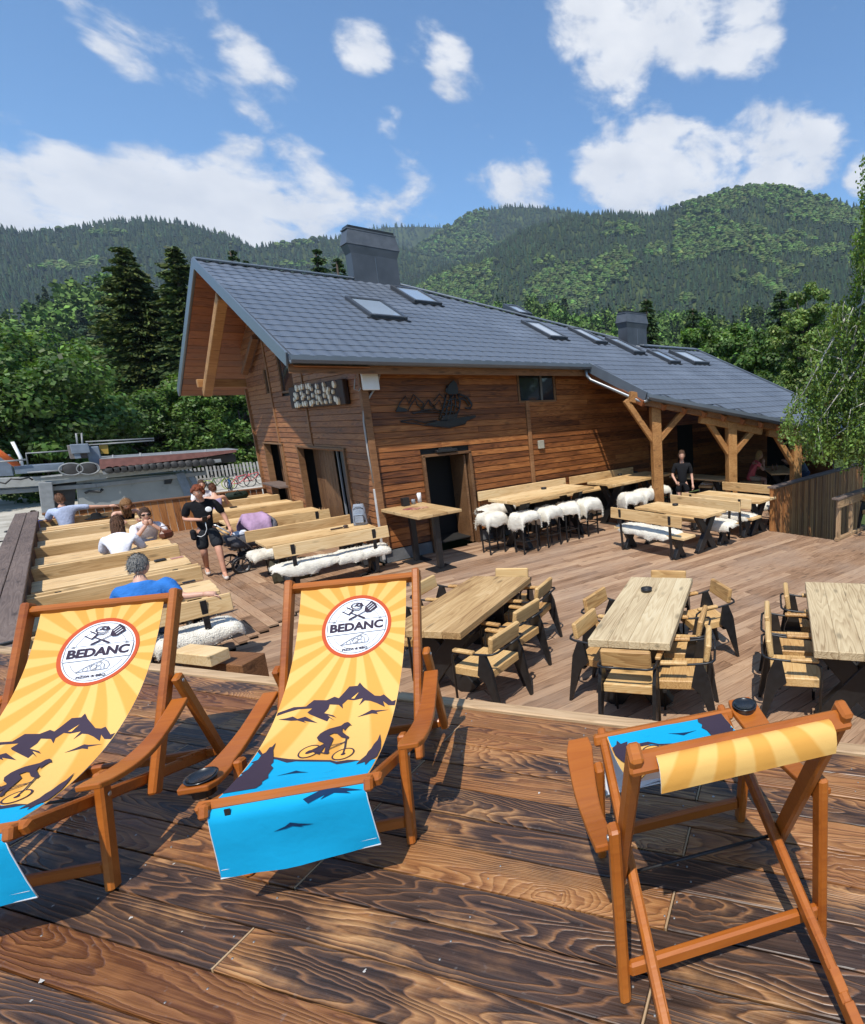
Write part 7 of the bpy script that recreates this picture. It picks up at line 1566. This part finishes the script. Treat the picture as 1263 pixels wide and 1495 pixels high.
for i in range(13):
    a = math.pi * i / 12
    for j in range(9): 
        f = j / 8; k = mnoise.noise(Vector((a * 2, f * 4, 1.5))); V.append((.285 * math.cos(a) * (1 + .1 * k), -.14 + .42 * f + .05 * k, max(.55, .70 + .38 * math.sin(a) + .03 * k - (.12 if j == 0 else 0))))
for i in range(12):
    for j in range(8): F.append((i * 9 + j, (i + 1) * 9 + j, (i + 1) * 9 + j + 1, i * 9 + j + 1))
b.add(V, F, 0, True); mu = b.build('muslin_cloth', lil); mu.matrix_basis = pr_.matrix_basis.copy(); sm2 = mu.modifiers.new('th', 'SOLIDIFY'); sm2.thickness = .008; tag(mu, 'lilac muslin cloth draped over the pram hood', 'cloth')
b = MB(); b.ball((0, -.22, .73), (.15, .14, .05), 12); b.ball((.06, -.15, .76), (.08, .06, .04), 10); bd = b.build('bedding', plain('bedding', (.55, .57, .62), var=.3, scale=18)); bd.matrix_basis = pr_.matrix_basis.copy(); tag(bd, 'rumpled pale bedding in the pram', 'bedding')
b = MB(); b.box((0, 0, .26), (.40, .5, .16), None, .04); b.build('basket', black, pr_)
# ---- chairlift station on the gravel beyond the terrace
LY = 30.0
def lp(x, y, Y=LY): return ony(x, y, Y)
lift = empty('chairlift_station', (lp(150, 700).x, LY, GZ), 0, 'grey chairlift loading station with long dark red canopy and sheave wheels', 'lift station'); LI = inv(lift)
g1 = plain('lift_grey', (.22, .225, .225), rough=.45, var=.15); g2 = plain('lift_blue_grey', (.15, .18, .22), rough=.45, var=.15); g3 = plain('lift_pale', (.32, .32, .30), rough=.5, var=.15); red = plain('canopy_red', (.20, .085, .068), rough=.5, var=.2); dkm = plain('lift_dark', (.035, .032, .03), rough=.6, var=.3)
def lb(name, pts, w_, h, mat, dY=0, par=lift, up=(0, 0, 1), ch=.01):
    b = MB(); 
    for a, c in zip(pts, pts[1:]): b.bar(lp(*a, LY + dY), lp(*c, LY + dY), w_, h, up, ch)
    return b.build(name, mat, par, inv(par))
lb('main_beam', [(-60, 708), (60, 702), (145, 692), (278, 678)], .5, .34, g3); lb('lower_girder', [(-60, 722), (140, 708), (300, 690)], .6, .16, g1, .2); lb('upper_box', [(22, 686), (95, 681)], .7, .28, g2, .1); lb('dark_bay', [(150, 682), (340, 668)], 1.2, .35, dkm, .5); lb('white_tube', [(160, 679), (226, 675)], .16, .16, g3, -.2)
b = MB(); q = [lp(*k, LY - .8) for k in ((146, 671), (300, 660), (345, 656.5), (345, 660), (300, 667), (147, 685))]; q2 = [k + Vector((0, 2.4, 0)) for k in q]; b.add(q + q2, [tuple(range(6)), tuple(reversed(range(6, 12)))] + [(i, 6 + i, 6 + (i + 1) % 6, (i + 1) % 6) for i in range(6)]); b.build('canopy', red, lift, LI); lb('canopy_top', [(146, 668.5), (340, 655.5)], 2.2, .04, g1, .4); lb('canopy_beam', [(150, 690), (322, 672)], .3, .14, g1, -.6)
b = MB(); b.bar(lp(134, 652), lp(147, 700), .36, .46, (0, 1, 0), .02); b.build('column', g2, lift, LI)
lb('drive_housing', [(100, 660), (133, 658)], .9, .5, plain('drive_brown_grey', (.16, .14, .13), var=.3), .3); lb('motor', [(108, 664), (117, 663)], .4, .3, g2, -.2); lb('yellow_motor', [(146, 656), (158, 656)], .3, .35, plain('motor_yellow', (.40, .25, .04)), .2)
for (x, y) in ((104, 685), (129, 684)):
    c = lp(x, y, LY - .45); b = MB(); rot = Matrix.Rotation(HP, 3, 'X'); b.tube([c + Vector((math.cos(a) * .31, 0, math.sin(a) * .22)) for a in np.linspace(0, 6.2832, 31)], .028, 7, cap=False); wh = b.build('sheave_wheel', g1, lift, LI); b = MB(); b.lathe([(.0001, .02), (.20, .02), (.24, 0), (.20, -.02), (.0001, -.02)], c, 22, 0, rot); b.build('wheel_disc', dkm, wh, inv(wh))
b = MB()
for P in ([(41, 680), (38, 662), (100, 658)], [(114, 656), (111, 633), (119, 632), (121, 656)], [(125, 645), (225, 640), (225, 643), (125, 650)]): b.tube([lp(*q, LY) for q in P], .03, 6)
b.build('guard_rail', g1, lift, LI)
b = MB(); b.tube([lp(18, 645), lp(30, 668), lp(32, 680)], .05, 7); b.build('white_pole', M['white'], lift, LI)
b = MB(); b.tube([lp(-30, 640), lp(27, 681)], .10, 8); b.build('orange_arm', plain('orange_paint', (.70, .13, .02), rough=.4), lift, LI)
b = MB(); b.bar(lp(0, 664, 31), lp(6, 695, 31), .5, .5, (0, 1, 0), .02); b.build('pillar', g2, lift, LI)
b = MB(); b.tube([lp(x, y, LY - .5) for x, y in ((-5, 703), (8, 706), (16, 699), (30, 700), (42, 697), (48, 701))], .035, 6); b.build('cable_loop', M['black'], lift, LI)
b = MB(); p0, p1, p2, p3 = lp(112, 702), lp(280, 690), lp(308, 742), lp(110, 748); d_ = Vector((0, 1.6, 0)); bot = Vector((0, 0, -1.0))
b.add([p0, p1, p2 + bot, p3 + bot, p0 + d_, p1 + d_, p2 + d_ + bot, p3 + d_ + bot], [(0, 1, 2, 3), (7, 6, 5, 4), (0, 4, 5, 1), (1, 5, 6, 2), (2, 6, 7, 3), (3, 7, 4, 0)]); b.build('station_body', plain('station_body', (.25, .26, .25), rough=.3, var=.12, scale=1.5), lift, LI)
for P in ([(122, 706), (134, 705), (134, 712), (123, 713)], [(240, 700), (252, 699), (250, 706), (240, 707)]): b = MB(); q = [lp(*k, LY - .05) for k in P]; b.add(q + [k + Vector((0, .04, 0)) for k in q], [(0, 1, 2, 3), (0, 4, 5, 1), (1, 5, 6, 2), (2, 6, 7, 3), (3, 7, 4, 0)]); b.build('vent_opening', M['black'], lift, LI)
b = MB(); b.tube([lp(x, y, LY - .15) for x, y in ((124, 720), (130, 717), (146, 718), (150, 714))], .05, 6); b.build('door_handle', M['black'], lift, LI)
b = MB(); q = [lp(*k, LY + .1) for k in ((72, 704), (112, 702), (108, 748), (76, 742))]; b.add(q + [k + Vector((0, .1, 0)) for k in q], [(0, 1, 2, 3), (0, 4, 5, 1), (1, 5, 6, 2), (2, 6, 7, 3), (3, 7, 4, 0)]); b.build('dark_doorway', dkm, lift, LI)
b = MB(); b.bar(lp(66, 704, LY - .3), lp(72, 752, LY - .3), .35, .35, (0, 1, 0), .02); b.build('leg', g1, lift, LI)
b = MB(); b.bar(lp(262, 690), lp(285, 745), .3, .22, (0, 1, 0), .02); b.bar(lp(275, 688), lp(303, 740), .2, .12, (0, 1, 0), .02); b.build('side_brace', g2, lift, LI)
for k in range(15):
    c = lp(160 + k * 10.5, 686 - k * .82, LY - .75); b = MB(); b.lathe([(.0001, .05), (.13, .05), (.15, .02), (.15, -.02), (.13, -.05), (.0001, -.05)], c, 14, 0, Matrix.Rotation(HP, 3, 'X')); b.build('drive_tyre', dkm, lift, LI)
for P in ([(60, 697), (140, 690)], [(165, 664), (165, 690)], [(205, 661), (205, 686)], [(250, 659), (250, 683)], [(300, 656), (300, 680)], [(-20, 676), (38, 671)], [(40, 690), (102, 686)]): b = MB(); b.tube([lp(*q, LY - .35) for q in P], .035, 6); b.build('pipe', g1, lift, LI)
b = MB(); b.box(lp(117, 655, LY - .3), (.5, .3, .35), None, .02); b.build('control_box', g2, lift, LI)
# ---- picket fence and parked bicycles
fy = 47; f0, f1 = at_dist(255, 690, fy), at_dist(480, 676, fy + 4); dF = (f1 - f0); dF.z = 0
pf_ = empty('picket_fence', (f0.x, f0.y, GZ), 0, 'grey picket fence behind the parked bicycles', 'fence'); n = int(dF.length / .22)
for i in range(n): p = Vector((f0.x, f0.y, GZ)) + dF * (i / n); board('picket', p, p + Vector((0, 0, 1.15 + random.uniform(-.05, .05))), (-.5, -.85, 0), .13, .03, M['picket'], pf_) if 'picket' in M else board('picket', p, p + Vector((0, 0, 1.15)), (-.5, -.85, 0), .13, .03, M.setdefault('picket', wood('picket_wood', [(.16, .15, .14), (.30, .29, .27), (.40, .39, .37)], rough=.8, axis=0)), pf_)
for zz in (.3, .85): board('fence_rail', Vector((f0.x, f0.y + .05, GZ + zz)), Vector((f0.x, f0.y + .05, GZ + zz)) + dF, (-.5, -.85, 0), .08, .04, M['picket'], pf_)
def bicycle(loc, rz, frame_c, tyre_c, label):
    t = empty('bicycle', loc, rz, label, 'bicycle', 'bicycles parked by the lift'); fr = plain('bike_paint', frame_c, rough=.3); ty = plain('bike_tyre', tyre_c, rough=.7)
    for x in (-.52, .52):
        b = MB(); b.tube([(x + math.cos(a) * .33, 0, .34 + math.sin(a) * .33) for a in np.linspace(0, 6.2832, 29)], .024, 6, cap=False); w_ = b.build('wheel', ty, t)
        b = MB()
        for k in range(10): a = k * .6283; b.tube([(x, .0, .34), (x + math.cos(a) * .31, 0, .34 + math.sin(a) * .31)], .004, 4)
        b.build('spokes', al, w_)
    b = MB(); S = (-.18, 0, .80); BB = (-.06, 0, .32); HD = (.36, 0, .82); 
    for a, c in (((-.52, 0, .34), BB), ((-.52, 0, .34), (-.15, 0, .70)), (BB, S), (BB, (.38, 0, .70)), ((-.15, 0, .72), HD), ((.38, 0, .70), HD)): b.tube([a, c], .024, 6)
    b.build('frame', fr, t); b = MB()
    for y in (-.06, .06): b.tube([(.52, y, .34), (.39, y * .6, .72)], .016, 6)
    b.tube([(.39, 0, .70), (.34, 0, .92)], .02, 6); b.tube([(.34, -.32, .98), (.33, -.1, .95), (.33, .1, .95), (.34, .32, .98)], .014, 6); b.build('handlebar', M['black'], t)
    b = MB(); b.ball((-.20, 0, .93), (.13, .07, .035), 10); b.tube([S, (-.19, 0, .92)], .014, 6); b.build('saddle', M['black'], t)
    b = MB(); b.tube([(-.06, -.1, .32), (-.06, .1, .32)], .02, 6); b.box((.05, .12, .26), (.1, .06, .02)); b.box((-.17, -.12, .38), (.1, .06, .02)); b.build('crank', M['black'], t); return t
for (x, y, D, rz, fc_, tc_, l) in ((318, 706, 42, .1, (.05, .12, .02), (.32, .40, .04), 'green bicycle with yellow-green tyres by the lift'), (336, 712, 40, 1.3, (.03, .10, .22), (.02, .02, .02), 'dark blue bicycle standing end-on by the fence'), (352, 708, 42, .2, (.5, .06, .08), (.03, .03, .03), 'red bicycle beside the end-on blue one'), (370, 706, 43, .1, (.62, .10, .10), (.03, .03, .03), 'coral bicycle nearest the chalet corner'), (292, 712, 39, .5, (.02, .02, .02), (.02, .02, .02), 'black bicycle right behind the lift brace'), (282, 716, 38, -.4, (.4, .4, .42), (.02, .02, .02), 'silver bicycle half hidden by the lift brace'), (62, 752, 24.5, 1.9, (.04, .06, .3), (.02, .02, .02), 'bicycle held by the person in royal blue'), (12, 742, 27, .9, (.35, .03, .03), (.02, .02, .02), 'dark red bicycle on the gravel at the picture edge')):
    p = at_dist(x, y, D); bicycle((p.x, p.y, GZ), rz, fc_, tc_, l)
# pale house among the trees
hp = at_dist(128, 640, 66); hs = empty('house', (hp.x, hp.y, GZ), R_(-18), 'pale house with grey roof glimpsed between the trees', 'house'); hw_ = at_dist(128, 588, 66).z - GZ
b = MB(); b.prism([(-5, 0), (5, 0), (5, hw_ * .62), (0, hw_), (-5, hw_ * .62)], -4, 4, (Vector((0, 0, 0)), Vector((1, 0, 0)), Vector((0, 0, 1)), Vector((0, -1, 0)))); b.build('wall', plain('house_render', (.52, .47, .42), rough=.9, var=.12), hs)
for sg in (-1, 1): b = MB(); b.bar((sg * 5.6, 0, hw_ * .56), (0, 0, hw_ + .1), 9.2, .25, (0, 0, 1)); b.build('roof_slope', plain('house_roof', (.33, .31, .30), rough=.9, var=.25), hs)
for x in (-2.6, 0, 2.6): b = MB(); b.box((x, -4.02, hw_ * .34), (1.1, .1, 1.3)); wn = b.build('window', plain('window_frame', (.5, .5, .48)), hs); b = MB(); b.box((x, -4.08, hw_ * .34), (.9, .04, 1.1)); b.build('pane', M['glass'], wn)
# white sack on the gravel by the parapet, green helmet
p = at_dist(12, 772, 21); b = MB(); b.ball((0, 0, .3), (.5, .4, .35), 12); b.ball((.4, .1, .2), (.35, .3, .25), 10); sk = b.build('white_sack', plain('sack', (.62, .62, .62), var=.2, scale=5)); sk.location = (p.x, p.y, GZ); tag(sk, 'white bundle lying on the gravel beside the parapet', 'sack')

p = onz(347, 728, .80); b = MB(); b.tube([(-.26, 0, .10), (-.2, 0, .11), (.2, 0, .11), (.26, 0, .10)], [.05, .105, .105, .05], 12); b.tube([(-.1, -.09, .14), (0, -.12, .26), (.1, -.09, .14)], .012, 6); dfl = b.build('duffel_bag', cloth('dark_green_nylon', (.018, .028, .02), .6)); dfl.location = (p.x, p.y, .782); dfl.rotation_euler = (0, 0, .1); tag(dfl, 'dark green duffel bag next to the person in lilac', 'bag')
b = MB(); b.lathe([(.0001, 0), (.17, 0), (.20, .30), (.19, .31), (.16, .03)], (0, 0, 0), 18)
for k in range(14): b.tube([(random.uniform(-.1, .1), random.uniform(-.1, .1), .1), (random.uniform(-.2, .2), random.uniform(-.2, .2), .5)], .012, 5)
bk = b.build('basket', plain('wicker', (.24, .13, .055), var=.4, scale=30, bump=.5)); bk.location = (XW - .1, 14.55, .0); bk.scale = (1, 1, 1.5); tag(bk, 'wicker basket standing in the gable entrance', 'basket')
